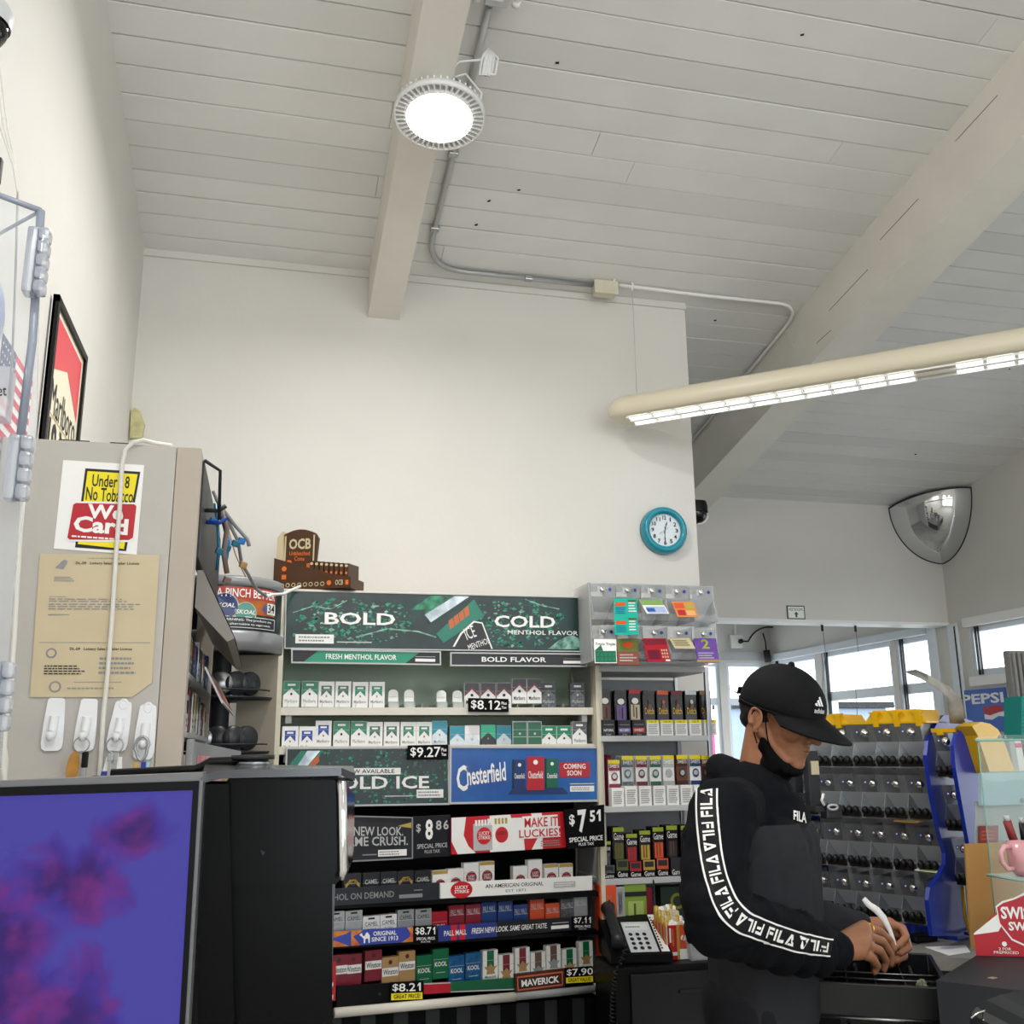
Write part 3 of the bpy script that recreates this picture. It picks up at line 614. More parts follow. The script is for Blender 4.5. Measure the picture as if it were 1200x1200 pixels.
def d_ice(f):
    r = random.Random(9)
    for _ in range(420):
        x, y = r.uniform(.1, 1), r.uniform(.02, .98); s_ = r.uniform(.005, .022); f.poly([(min(.995, max(.005, x+s_*math.cos(t)*r.uniform(.3, 1))), max(.02, min(.98, y+2.4*s_*math.sin(t)*r.uniform(.3, 1)))) for t in (0, 1.5, 3, 4.5)], r.choice(['ice', 'ice', 'deepteal', 'tealband', 'tealbox']), 1.5)
    f.poly([(.02, .75), (.08, .97), (.22, .97), (.05, .45), (.01, .5)], 'tealbox', 3); f.poly([(.04, .6), (.12, .97), (.2, .97), (.08, .55)], 'silverfoil', 4)
    for i in range(3): u = .13+.02*i; f.poly([(u, .72+.06*i), (u+.02, .78+.06*i), (u+.025, .66+.06*i), (u+.006, .6+.06*i)], 'orange', 5)
    f.rect(.26, .53, .70, .65, 'paper', 4); f.text('NOW AVAILABLE', .34, .555, .66, .63, 'ink', 5, .01)
    f.text('BOLD ICE', .24, .27, .88, .5, 'paper', 6, .02); f.rect(.6, .13, .78, .15, 'lgrey', 3); f.rect(.8, .1, .97, .25, 'paper', 4); f.lines(.81, .12, .96, .23, 2, 'grey', 5)
sign('advertising_sign', 'green ice picture sign reading BOLD ICE above the black till display', 'sign', (337, 878), (524, 877), (525, 941), (335, 944), RY-.035, RY-.035, 'deepteal', d_ice, frame=('lgrey', .006))
mat('cfblue', '1668b4', .35, hex2='1c4f9c', nscale=6); mat('cfred', 'b8202f', .4); mat('cfgreen', '11664c', .4); mat('cfnavy', '17356b', .4)
def d_chest(f):
    f.poly([(.38, .12), (.8, .12), (.76, .24), (.42, .24)], 'cfnavy', 1.5)
    f.text('C', .035, .2, .11, .68, 'paper', 3, .02)
    f.text('hesterfield', .1, .34, .37, .70, 'paper', 3, .02, shear=.15, rot=.12)
    for u, c, h in ((.41, 'cfnavy', .78), (.635, 'cfgreen', .80)):
        f.rect(u, .24, u+.09, h, c, 3); f.rect(u, .24, u+.012, h, 'deepteal', 3.5); f.text('Chesterfield', u+.015, .42, u+.085, .52, 'paper', 4); f.disc(u+.05, h-.1, .012, 'paper', 4)
    f.rect(.51, .2, .63, .84, 'cfred', 4.5); f.text('Chesterfield', .52, .42, .62, .56, 'paper', 5.5); f.disc(.57, .73, .016, 'paper', 5.5)
    f.rect(.735, .44, .95, .73, 'cfred', 3); f.text('COMING', .765, .60, .92, .70, 'paper', 4, .02); f.text('SOON', .79, .47, .89, .57, 'paper', 4, .02)
    f.rect(.81, .16, .98, .27, 'paper', 3); f.lines(.82, .18, .97, .25, 2, 'grey', 4); f.rect(.81, .3, .98, .32, 'lgrey', 3)
sign('advertising_sign', 'blue sign with three small packs reading COMING SOON', 'sign', (529, 876.5), (699, 877), (699.5, 937), (528.5, 940), RY-.04, RY-.04, 'cfblue', d_chest, frame=('lgrey', .007))
sign('price_sign', 'black 9.27 price sign between the green and blue signs', 'price sign', (478, 873.5), (525.5, 872.5), (525.5, 890), (478, 890.5), RY-.06, RY-.06, 'blackmatte', price('$9.27', True), PG)
ya = yrow
def d_newlook(f):
    f.text('NEW LOOK.', .18, .56, .88, .78, 'lgrey', 2, .015); f.text('SAME CRUSH.', .02, .32, .95, .54, 'lgrey', 2, .015); f.rect(.52, .06, .93, .22, 'paper', 2); f.lines(.54, .08, .9, .2, 2, 'grey', 3); f.rect(.3, .1, .5, .13, 'grey', 2); f.poly([(.8, .8), (1, .9), (1, .75)], 'ochre', 1.5)
sign('advertising_sign', 'dark grey sign reading NEW LOOK and CRUSH beside the till display', 'sign', (399, 957), (482, 959), (482, 1005), (399, 1009), ya(400)+.02, ya(482)+.02, mat('crush_grey', '3b3d42', .3, hex2='26282c', nscale=8), d_newlook, frame=('grey', .004))
def d_886(f):
    f.text('$', .08, .6, .2, .82, 'lgrey', 2, .02); f.text('8', .32, .42, .52, .92, 'paper', 2, .03); f.text('8', .6, .65, .75, .88, 'lgrey', 2, .02); f.text('6', .8, .65, .94, .88, 'lgrey', 2, .02); f.text('SPECIAL PRICE', .1, .22, .9, .33, 'lgrey', 2, .01); f.text('PLUS TAX', .3, .1, .7, .18, 'lgrey', 2)
sign('price_sign', 'black 8.86 special price sign right of the crush sign', 'price sign', (484, 957), (528, 955), (528.5, 1003), (484, 1006), ya(484)+.015, ya(528)+.015, 'navyblack', d_886, PG)
mat('lsred', 'c9202c', .35)
def d_luck(f):
    f.rect(.32, 0, .78, 1, 'paper', 1); f.poly([(.05, 0), (0, .35), (.0, 1), (.12, 1), (.1, .5), (.14, .2), (.2, 0)], 'paper', 1.5)
    f.poly([(.32, 0), (.62, 0), (.60, .9), (.30, .92)], 'paper', 2); f.poly([(.55, 0), (.68, .0), (.76, .45), (.68, 1), (.5, 1)], 'lsred', 1.6)
    f.rect(.18, .06, .36, .80, 'lgrey', 2.5); f.rect(.34, .04, .5, .82, 'paper', 3)
    for i in range(6): f.rect(.195+.026*i, .74, .213+.026*i, .9, 'paper', 3.2)
    for i in range(4): f.rect(.36+.03*i, .76, .38+.03*i, .92, 'ochre', 3.5)
    f.disc(.27, .46, .062, 'lsred', 4, .24); f.disc(.42, .46, .056, 'lsred', 4, .22); f.text('LUCKY', .225, .48, .315, .58, 'paper', 5); f.text('STRIKE', .22, .36, .32, .46, 'paper', 5); f.text('LUCKY', .38, .46, .46, .56, 'ink', 5)
    f.rect(.6, .5, .92, .93, 'paper', 4); f.text('MAKE IT', .62, .62, .92, .88, 'lsred', 5, .012); f.text('LUCKIES!', .57, .34, .94, .56, 'lsred', 5, .012)
    f.rect(.55, .31, .94, .6, 'paper', 3.5); f.lines(.76, .06, .97, .24, 3, 'grey', 4)
sign('advertising_sign', 'red and white sign reading MAKE IT LUCKIES with two packs', 'sign', (529, 958.5), (663, 951), (664.5, 993), (529, 1001.5), ya(529), ya(664), 'lsred', d_luck)
def d_751(f):
    f.text('$', .1, .56, .24, .86, 'paper', 2, .03); f.text('7', .32, .38, .54, .95, 'paper', 2, .04); f.text('5', .62, .62, .76, .9, 'paper', 2, .03); f.rect(.85, .62, .90, .9, 'paper', 2); f.poly([(.85, .9), (.8, .83), (.8, .78), (.86, .82)], 'paper', 2); f.text('SPECIAL PRICE', .06, .16, .94, .28, 'paper', 2, .02); f.text('PLUS TAX', .3, .06, .7, .13, 'paper', 2)
sign('price_sign', 'large black 7.51 price sign sticking out at the right rack post', 'price sign', (661, 949), (708, 943), (709, 992), (665, 995), ya(661)-.02, ya(708)-.03, 'blackmatte', d_751, PG)
def d_mod(f): f.text('MENTHOL ON DEMAND', .0, .3, .62, .68, 'grey', 2, .015); f.rect(.66, .2, .85, .42, 'grey', 2); f.rect(.78, .6, .85, .66, 'grey', 2)
sign('shelf_sign', 'dark grey shelf strip reading MENTHOL ON DEMAND', 'sign', (367, 1043), (516, 1034), (516, 1054), (367, 1063), ya(367), ya(516), mat('slate', '2b2f37', .35), d_mod)
def d_am(f):
    f.disc(.13, .5, .068, 'lsred', 2, .56); f.text('LUCKY', .09, .55, .17, .78, 'paper', 3, .02); f.text('STRIKE', .085, .28, .175, .5, 'paper', 3, .02)
    f.text('AN AMERICAN ORIGINAL', .28, .52, .66, .78, 'ink', 2, .005); f.text('EST 1871', .41, .18, .54, .36, 'grey', 2); f.rect(.73, .3, .88, .7, 'lgrey', 2); f.lines(.74, .35, .87, .65, 2, 'paper', 3)
sign('shelf_sign', 'white shelf strip reading AN AMERICAN ORIGINAL with red round emblem', 'sign', (516, 1035), (694, 1026.5), (694, 1043), (516, 1053), ya(516)-.01, ya(694)-.01, 'paper', d_am)
mat('camelblue', '3b4aa8', .35); mat('camelyel', 'e0a04a', .4, hex2='c4562c', nscale=30)
def d_camel(f):
    f.poly([(0, 0), (0, 1), (.28, 1), (.16, .6), (.06, .5), (.26, 0)], 'camelyel', 1); f.poly([(.03, .5), (.28, .9), (.28, .1)], 'camelblue', 1.5); f.poly([(.28, 0), (.28, 1), (.42, 1), (.34, .7), (.3, .6), (.36, .2), (.38, 0)], 'camelyel', 1.5)
    f.poly([(.86, 0), (1, 0), (1, 1), (.93, 1), (.97, .55), (.95, .3)], 'camelyel', 1)
    cm = [(.37, .66), (.385, .78), (.40, .80), (.405, .7), (.415, .58), (.43, .6), (.445, .78), (.46, .84), (.475, .74), (.49, .6), (.49, .12), (.475, .12), (.47, .4), (.45, .42), (.44, .38), (.435, .12), (.42, .12), (.42, .42), (.405, .5), (.39, .6)]
    f.poly(cm, 'paper', 3); f.text('ORIGINAL', .53, .56, .80, .86, 'paper', 3, .02); f.text('SINCE 1913', .51, .18, .82, .48, 'paper', 3, .02)
sign('shelf_sign', 'blue and orange shelf strip reading ORIGINAL SINCE 1913', 'sign', (382, 1092), (484, 1086.5), (484, 1103.5), (382, 1110.5), ya(382), ya(484), 'camelblue', d_camel)
sign('price_sign', 'black 8.71 price sign beside the blue SINCE 1913 strip', 'price sign', (485, 1085.5), (512, 1084.5), (512, 1105), (485, 1106), ya(485)-.005, ya(512)-.005, 'blackmatte', price('$8.71', sub=('SPECIAL PRICE', None)), PG)
def d_pall(f):
    f.rect(0, 0, .42, 1, 'camelblue' if False else mat('pmblue', '2c3a86', .35), .5); f.rect(.09, 0, .13, 1, 'lsred', 1); f.rect(.15, 0, .19, 1, 'lsred', 1); f.text('PALL MALL', .04, .32, .2, .66, 'paper', 2, .01)
    f.text('FRESH NEW LOOK. SAME GREAT TASTE.', .235, .32, .80, .7, 'paper', 2, .012, shear=.2); f.rect(.83, .2, .97, .46, 'paper', 2); f.rect(.84, .62, .97, .68, 'lgrey', 2)
sign('shelf_sign', 'navy shelf strip reading FRESH NEW LOOK SAME GREAT TASTE', 'sign', (513.5, 1085), (670.5, 1075), (671, 1090), (513.5, 1103.5), ya(513), ya(671), 'navyblack', d_pall)
sign('price_sign', 'small black 7.11 price sign at the right end of the navy strip', 'price sign', (671, 1074.5), (694, 1073), (694, 1090), (671, 1090), ya(671)-.005, ya(694)-.005, 'blackmatte', price('$7.11', sub=('SPECIAL PRICE', None)), PG)
mat('winred', 'b01c2e', .35)
def d_win(f): f.text('n', .1, .28, .85, .5, 'paper', 2, .03, shear=.25); f.rect(.1, .04, .85, .16, 'paper', 2); f.poly([(0, .62), (.3, .66), (.9, .60), (.4, .64)], 'ochre', 2)
sign('advertising_sign', 'narrow red sign ending in a white letter n at the rack left end', 'sign', (374, 1128), (394, 1127), (393, 1172.5), (373, 1176), ya(378)-.03, ya(394)-.03, 'winred', d_win)
sign('shelf_sign', 'plain black tray front left of the 8.21 price sign', 'tray front', (395, 1155.5), (457, 1152), (457, 1173.5), (395, 1180), ya(395), ya(457), 'black', lambda f: f.disc(.8, .45, .03, 'dgrey', 2))
sign('price_sign', 'black 8.21 price sign with yellow GREAT PRICE band', 'price sign', (457.5, 1151.6), (496, 1149.6), (496, 1172), (457, 1173.5), ya(457)-.01, ya(496)-.01, 'blackmatte', price('$8.21', sub=('GREAT PRICE!', 'yellow')), PG)
sign('shelf_sign', 'plain red tray front between 8.21 price sign and green strip', 'tray front', (497, 1152.5), (528, 1151), (528, 1163), (497, 1165), ya(497), ya(528), mat('trayred', 'b3192f', .4), lambda f: f.rect(0, .9, 1, 1, 'lgrey'))
sign('shelf_sign', 'plain green tray front under the blue packs', 'tray front', (528, 1151), (603, 1146), (603, 1160), (528, 1163), ya(528), ya(603), mat('traygreen', '0f5c3c', .4), lambda f: f.rect(0, 0, 1, .1, 'lgrey'))
mat('mavbrown', '5c2b1e', .45, hex2='2c1410', nscale=12)
def d_mav(f): f.rect(.04, .12, .96, .86, 'orange', 1); f.rect(.06, .2, .94, .78, 'mavbrown', 1.5); f.text('MAVERICK', .12, .3, .88, .66, 'paper', 2, .03)
sign('advertising_sign', 'brown MAVERICK sign with copper border at the rack bottom', 'sign', (603, 1141.5), (661.5, 1134.8), (662, 1157), (604.5, 1164.5), ya(603)-.012, ya(662)-.012, 'mavbrown', d_mav)
sign('price_sign', 'black 7.90 price sign with yellow GREAT VALUE band', 'price sign', (662, 1134.7), (695, 1132.5), (696, 1151.5), (662, 1153.5), ya(662)-.014, ya(695)-.014, 'blackmatte', price('$7.90', sub=('GREAT VALUE!', 'yellow')), PG)
# --- packs: one mesh per design, copied
PW, PH, PD = .0545, .088, .023
mat('mgreen', '12845f', .3); mat('mdkgreen', '2f6b52', .3); mat('mblue', '1e46a0', .3); mat('mnavy', '16306b', .3); mat('packwhite', 'f0f0ee', .3); mat('packsilver', 'b4babd', .25, .3); mat('maroon', '7c1f30', .3); mat('packblack', '2a2b30', .3); mat('tealpack', '1c8fa5', .3); mat('mint', '3bc49a', .35); mat('gold', 'c2a148', .35, .3); mat('tan', 'b08c5c', .4); mat('pmnavy', '1b3f7e', .35); mat('pmorange', 'd9532a', .35); mat('pmred', '8c2136', .35); mat('koolgreen', '0f6a43', .3); mat('koolblue', '1768a0', .3, hex2='0f4a7c', nscale=60); mat('brownp', '6b5146', .4); mat('grizzle', '70757a', .35, hex2='3f4449', nscale=120)
def pk(body, draw):
    m = MB(); a = PW/2; m.box((0, PD/2, PH/2), (PW, PD, PH), body, None, .0015)
    f = Face(m, (-a+.001, 0, .001), (a-.001, 0, .001), (a-.001, 0, PH-.001), (-a+.001, 0, PH-.001)); f.e = .0005; draw(f); f.rect(0, .655, 1, .665, 'lgrey', 1.2); return m
def roof(top, crest='ink', word='grey', lo='packwhite', band=None):
    def d(f):
        f.poly([(0, .45), (.5, .74), (1, .45), (1, 1), (0, 1)], top, 1); f.rect(.25, .82, .75, .9, lo if not band else band, 2); f.disc(.5, .5, .07, crest, 2, .05); f.text('Marlboro', .1, .16, .9, .3, word, 2, .0)
    return d
def inset(top):
    def d(f): f.poly([(.16, .42), (.5, .64), (.84, .42), (.84, .84), (.16, .84)], top, 1); f.rect(.3, .72, .7, .79, 'packwhite', 2); f.disc(.5, .43, .06, 'tan', 2, .045); f.text('Marlboro', .1, .16, .9, .28, 'grey', 2)
    return d
def redtip(f): f.poly([(0, .45), (.5, .74), (1, .45), (1, 1), (0, 1)], 'packblack', 1); f.poly([(0, .45), (.5, .74), (1, .45), (1, .55), (.5, .84), (0, .55)], 'maroon', 1.5); f.disc(.5, .5, .1, 'ink', 2, .06); f.text('Marlboro', .1, .14, .9, .3, 'ink', 2)
def tealp(top, lo): 
    def d(f): f.poly([(0, .42), (.5, .7), (1, .42), (1, 1), (0, 1)], top, 1); f.poly([(0, 0), (1, 0), (1, .38), (.5, .66), (0, .38)], lo, 1); f.disc(.5, .45, .05, 'grey', 2, .05); f.text('Marlboro', .12, .12, .88, .24, 'grey', 2)
    return d
def grid(f): f.rect(.04, .03, .96, .97, 'mdkgreen', 1); f.rect(.04, .36, .96, .38, 'lgrey', 2); f.disc(.5, .5, .08, 'lgrey', 2, .05)
def camelk(f, c='gold'): f.poly([(.06, .5), (.3, .66), (.7, .66), (.94, .5), (.94, .62), (.7, .8), (.3, .8), (.06, .62)], c, 1); f.text('CAMEL', .2, .66, .8, .78, 'ink', 2); f.rect(.1, .3, .9, .33, 'dgrey', 1)
def cameld(f): f.text('CAMEL', .1, .62, .9, .78, 'lgrey', 2, .01); f.rect(.1, .86, .9, .9, 'dgrey', 1)
def camelw(c):
    def d(f): f.rect(.3, .9, .7, .96, 'ink', 1); f.text('CAMEL', .1, .68, .9, .82, 'ink', 2, .0); f.poly([(.05, 0), (.95, 0), (.8, .18), (.6, .16), (.5, .34), (.4, .16), (.2, .2)], c, 1); f.text('FILTERS', .25, .54, .75, .6, 'grey', 2)
    return d
def lsp(f): f.disc(.5, .48, .36, 'maroon' if False else mat('lsdark', '8c2030', .3), 1); f.text('LUCKY', .27, .48, .73, .57, 'packwhite', 2, .01); f.text('STRIKE', .27, .37, .73, .46, 'packwhite', 2, .01)
def lspg(f): lsp(f); f.rect(0, .88, 1, 1, 'gold', 1)
def pm(f): f.text('PALL MALL', .08, .66, .92, .86, 'lgrey', 1, .0); f.rect(.2, .2, .8, .22, 'lgrey', 1)
def win(f): f.rect(0, .38, 1, .66, 'packwhite', 1); f.text('Winston', .06, .43, .94, .62, 'ink', 2, .015); f.disc(.5, .84, .12, 'mavbrown', 1)
def kool(f): f.text('KOOL', .1, .42, .9, .58, 'packwhite', 2, .02); f.rect(.2, .2, .8, .22, 'lgrey', 1)
def mav(c, lo='tan'):
    def d(f): f.rect(.26, .34, .74, 1, c, 1); f.poly([(.06, .46), (.3, .42), (.5, .54), (.7, .42), (.94, .46), (.74, .3), (.8, .18), (.2, .18), (.26, .3)], lo, 2); f.text('Maverick', .12, .04, .88, .14, c, 2)
    return d
D = {'A': ('packwhite', roof('mgreen')), 'B': ('packwhite', inset('mdkgreen')), 'L': ('packwhite', inset('mgreen')), 'C': ('packwhite', inset('mblue')), 'D': ('packwhite', redtip), 'E': ('grizzle', roof('packblack', 'lgrey', 'lgrey', 'packsilver')),
     'F': ('packsilver', tealp('tealpack', 'packsilver')), 'Fs': ('packwhite', tealp('packwhite', 'packsilver')), 'Fg': ('packblack', tealp('mint', 'packblack')), 'G': ('packsilver', grid), 'P': ('packwhite', roof('mgreen', 'ink')), 'Q': ('packwhite', roof('grizzle', 'mgreen', 'mdkgreen')),
     'H': ('packblack', camelk), 'Hd': ('packblack', cameld), 'I': ('packwhite', lsp), 'Ig': ('packwhite', lspg), 'J': ('packsilver', camelw('tan')), 'Jy': ('packwhite', camelw('gold')), 'Jb': ('packwhite', camelw('mblue')), 'K': ('pmred', pm), 'Kn': ('pmnavy', pm), 'Ko': ('pmorange', pm), 'Kg': ('grizzle', pm), 'Ks': ('packsilver', pm),
     'W': ('maroon', win), 'Wt': ('tan', win), 'O': ('koolgreen', kool), 'Ob': ('koolblue', kool), 'V': ('packwhite', mav('koolgreen')), 'Vm': ('packwhite', mav('maroon')), 'Vt': ('packwhite', mav('brownp', 'packsilver')), 'X': ('winred', kool)}
DESC = {'A': 'white pack with solid green roof top', 'B': 'white pack with dark green inset peak', 'L': 'white pack with light green inset peak', 'C': 'white pack with blue inset peak', 'D': 'white pack with black top and red peak edge', 'E': 'dark grey mottled pack', 'F': 'silver pack with teal top', 'Fs': 'white and silver peaked pack', 'Fg': 'black pack with mint green top', 'G': 'plain dark green pack with silver edges', 'P': 'white pack with green roof and dark crest', 'Q': 'white pack with dark mottled top and green crest',
        'H': 'black pack with gold arched band', 'Hd': 'black pack with grey lettering', 'I': 'white pack with dark red disc', 'Ig': 'white pack with red disc and gold top', 'J': 'silver pack with tan base picture', 'Jy': 'white pack with gold base picture', 'Jb': 'white pack with blue base picture', 'K': 'dark red pack with grey lettering at the top', 'Kn': 'navy pack with grey lettering at the top', 'Ko': 'orange pack', 'Kg': 'mottled grey pack', 'Ks': 'silver pack leaning at the shelf end',
        'W': 'dark red pack with white name band', 'Wt': 'tan pack with white name band', 'O': 'green pack with white lettering', 'Ob': 'blue pack with white lettering', 'V': 'white pack with green centre stripe', 'Vm': 'white pack with dark red centre stripe', 'Vt': 'white pack with brown centre stripe', 'X': 'short bright red pack'}
ORD = ['', 'leftmost', 'second', 'third', 'fourth', 'fifth', 'sixth', 'seventh', 'eighth', 'ninth', 'tenth', 'eleventh', 'twelfth']
PM = {}
def pack_row(items, yfun, place, grp):
    """items: (px centre, py of the top edge, design)"""
    tot = {}
    for it in items: tot[it[2]] = tot.get(it[2], 0)+1
    cnt = {}
    for px, py, k in items:
        y = yfun(px); p = at(px, py, y); cnt[k] = cnt.get(k, 0)+1
        if k not in PM:
            pm_ = pk(*D[k]); o = pm_.build('cigarette_pack', empty('tmp', (0, 0, 0), 'x y z w', 'x')); t = o.parent; o.parent = None; bpy.data.objects.remove(t); PM[k] = o
        else: o = PM[k].copy(); col.objects.link(o)
        o.location = (p.x, y, p.z-PH); o.rotation_euler = (0, 0, math.atan2(.25, 1.05) if yfun != yflat else 0)
        n_ = ' ' + ORD[cnt[k]] + ('' if cnt[k] == 1 else ' from left') if tot[k] > 1 else ''
        lb = DESC[k] + ' ' + place + (',' + n_ if n_ else '')
        tag(o, lb, 'cigarette pack', grp)
yflat = lambda px: RY
pack_row([(342, 798, 'A'), (363.5, 798, 'A'), (383, 798.5, 'B'), (402.5, 798.5, 'B'), (422.5, 799, 'L'), (442, 799, 'L'), (553, 800, 'D'), (572, 800, 'D'), (590.5, 800, 'D'), (608.5, 795.5, 'D'), (626, 795.5, 'D'), (642.5, 800, 'E'), (676.5, 800, 'E')], yflat, 'on the top shelf', 'packs on the top shelf')
pack_row([(340.5, 851, 'C'), (360.3, 851, 'C'), (379.5, 844.5, 'C'), (400.5, 845, 'A'), (421, 845, 'A'), (439.5, 846, 'B'), (459.2, 846, 'B'), (478.8, 846, 'L'), (497.2, 846, 'L'), (515.2, 844.5, 'F'), (536, 850.5, 'F'), (553.5, 850, 'Fs'), (572, 849, 'Fg'), (590.3, 850, 'F'), (609, 845, 'G'), (626.5, 845, 'G'), (643.2, 850.5, 'P'), (660.8, 850.5, 'P'), (678.8, 845.5, 'Q')], yflat, 'on the second shelf', 'packs on the second shelf')
yb = lambda px: yrow(px)+.03
pack_row([(413.5, 1023.5, 'H'), (435.5, 1022.5, 'Hd'), (456, 1021.5, 'Hd'), (475.7, 1020.5, 'H'), (495.8, 1020, 'Hd'), (516, 1020, 'Ig'), (534.2, 1018, 'I'), (552.3, 1011, 'I'), (570.8, 1009.5, 'Ig'), (609.7, 1015, 'I'), (627, 1007.5, 'I'), (646, 1012.5, 'Ig'), (663.3, 1012, 'Ig')], yb, 'in the third row', 'packs in the third row')
pack_row([(394, 1068, 'J'), (415, 1067, 'J'), (435.3, 1073.5, 'Jy'), (455.5, 1071.5, 'Jb'), (475.8, 1066, 'J'), (496.5, 1065, 'J'), (515.3, 1068.5, 'X'), (535.5, 1060.5, 'K'), (554.8, 1059.5, 'K'), (573.2, 1057, 'Kn'), (592.2, 1056, 'Kn'), (610.3, 1060, 'Kn'), (629.3, 1054, 'Ko'), (647.5, 1058.5, 'Ko'), (664.6, 1053, 'Kg'), (680.3, 1050, 'Ks')], yb, 'in the fourth row', 'packs in the fourth row')
pack_row([(397.5, 1119, 'W'), (414.3, 1118, 'W'), (438, 1113.5, 'W'), (457.6, 1121.5, 'Wt'), (477.3, 1114.5, 'Wt'), (497.3, 1119.5, 'O'), (516.7, 1112, 'O'), (535.3, 1120, 'Ob'), (554.8, 1116.5, 'Ob'), (574.7, 1113.5, 'V'), (593.2, 1118.5, 'Vm'), (612.3, 1110.5, 'Vm'), (630.6, 1115.5, 'Vt'), (648.5, 1107.5, 'Vt'), (667.3, 1112, 'V'), (686.5, 1103, 'V')], yb, 'in the bottom row', 'packs in the bottom row')
# white plastic pushers in the empty slots
cnt = 0
for px, py in ((461, 808), (479.5, 808), (517.3, 809), (536, 809)):
    p = at(px, py, RY+.01); m = MB(); n = 10; w_ = .019; h = at(px, py, RY+.01).z-zs1
    prof = [(w_*.9*math.cos(t), h-.014+.014*math.sin(t)) for t in [PI*i/n for i in range(n+1)]] + [(-w_*.9, 0), (w_*.9, 0)]
    m.prism([(p.x+x, p.y, zs1+z) for x, z in prof], (0, .01, 0), 'packwhite'); m.bb((p.x-w_, p.y-.02, zs1), (p.x+w_, p.y, zs1+.022), clear('clear_tray', 'e6eee8', .35), .002)
    for k in range(2): m.bb((p.x-w_*.7, p.y-.002, zs1+h*(.35+.25*k)), (p.x+w_*.7, p.y, zs1+h*(.37+.25*k)), 'lgrey')
    m.build('pusher', root)
for i in range(19):
    x = RX0+.025+.0575*i; m = MB(); m.bb((x-.0005, RY-.005, zs1), (x+.0005, RY+.2, zs1+.016), 'clear_tray'); m.build('slot_divider', root)
# ================================================================== middle shelving
MX0, MX1, MY = at(701, 900, 3.45).x, at(836, 900, 3.45).x, 3.45
root = empty('wire_shelving', ((MX0+MX1)/2, MY, 0), 'grey metal shelving unit with cigar pouches right of the rack', 'shelving')
def zl(py, Y=MY, px=770): return at(px, py, Y).z
shz = [zl(781), zl(862), zl(944), zl(1028)]
for i, z in enumerate(shz):
    m = MB(); m.bb((MX0, MY, z-.02), (MX1-.004, MY+.3, z), 'lgrey', .002)
    m.build('shelf', root)
for x in (MX0+.006, MX1-.006):
    for y in (MY+.006, MY+.294):
        m = MB(); m.bb((x-.008, y-.008, 0), (x+.008, y+.008, shz[0]), 'steel' if x > 1.3 else 'cream', .002); m.build('post', root)
m = MB(); m.bb((MX0+.01, MY+.3, .1), (MX1-.01, MY+.306, shz[0]-.03), mat('backgrey', 'a3a8ac', .6)); m.build('back_panel', root)
mat('foil_black', '1b1418', .25, coat=.3); mat('foil_brown', '6b3a22', .35); mat('foil_purple', '6a4d94', .35); mat('foil_cream', 'cbbf9c', .4); mat('wine', '6b1230', .35); mat('swgreen', '1d5a45', .35); mat('limegreen', '9fb32c', .35); mat('olive', '55612c', .4)
def pouch(px, pyt, z0, hw, top, body, band, low, draw, label, cat='pouch box', grp=None, w_=.048, nm='cigar_pouch_box', split=.33):
    p = at(px, pyt, MY+.03); h = p.z-z0; x0, x1 = p.x-w_/2, p.x+w_/2; y = MY+.03
    m = MB(); zc = z0+h*split
    m.bb((x0, y-.02, z0), (x1, y+.1, zc), low, .001)                      # display tray
    for k in range(3):                                                    # pouches standing in it
        yy = y+.012+.028*k; a = .0016
        m.hexa([(x0+.002, yy, z0+.003), (x1-.002, yy, z0+.003), (x1-.001, yy+.002, z0+h*.97), (x0+.001, yy+.002, z0+h*.97)] + [(x0+.002, yy+.014, z0+.003), (x1-.002, yy+.014, z0+.003), (x1-.001, yy+.006, z0+h*.97), (x0+.001, yy+.006, z0+h*.97)], body)
    f = Face(m, (x0+.001, y-.021, z0), (x1-.001, y-.021, z0), (x1-.001, y-.021, zc), (x0+.001, y-.021, zc)); g = Face(m, (x0+.002, y+.01, zc), (x1-.002, y+.01, zc), (x1-.002, y+.01, z0+h*.97), (x0+.002, y+.01, z0+h*.97))
    g.rect(0, .86, 1, 1, top, 1); draw(f, g, band); return m.build(nm, label=label, cat=cat, group=grp)
def dA(txt, c2):
    def d(f, g, band): g.poly([(.1, .0), (.9, .0), (.9, .5), (.1, .5)], band, 1.5); g.disc(.5, .62, .3, 'paper', 2, .1); g.rect(.3, .1, .42, .5, 'brownp', 2.5); g.rect(.55, .05, .66, .42, 'ink', 2.5); f.rect(.05, .62, .95, .92, 'ink', 1); f.rect(.1, .68, .9, .72, 'grey', 2); f.rect(0, .2, 1, .5, c2, 1); f.text(txt, .1, .28, .9, .44, 'paper', 2); f.text('2 for', .3, .04, .7, .14, 'lgrey', 2)
    return d
def dB(f, g, band): g.poly([(.3, .25), (.5, .62), (.72, .5), (.65, .2)], 'brownp', 1.5); g.disc(.55, .62, .13, band, 2, .07); g.text('Dutch', .1, .2, .9, .42, 'gold', 3, .01); f.rect(0, .80, 1, 1, 'yellow', 1); f.text('2 for .99', .2, .84, .8, .96, 'ink', 2); f.lines(.1, .1, .9, .74, 6, 'grey', 2)
GP = 'cigar pouches on the upper shelf'
r1 = [(709.5, 806, 'foil_black', 'foil_black', 'foil_brown', 'navyblack', dA('NATURAL', 'darkgrey'), 'tall brown picture cigar pouch box at the left end of upper shelf'),
      (728, 807, 'foil_black', 'foil_black', 'foil_purple', 'navyblack', dA('MILD BERRY', 'foil_purple'), 'purple picture cigar pouch box on the upper shelf'),
      (744.5, 806, 'winred', 'foil_black', 'foil_cream', 'navyblack', dA('SWEET', 'winred'), 'cream picture cigar pouch box with red band on the upper shelf')]
for a in r1: pouch(a[0], a[1], shz[1], 0, a[2], a[3], a[4], a[5], a[6], a[7], grp=GP)
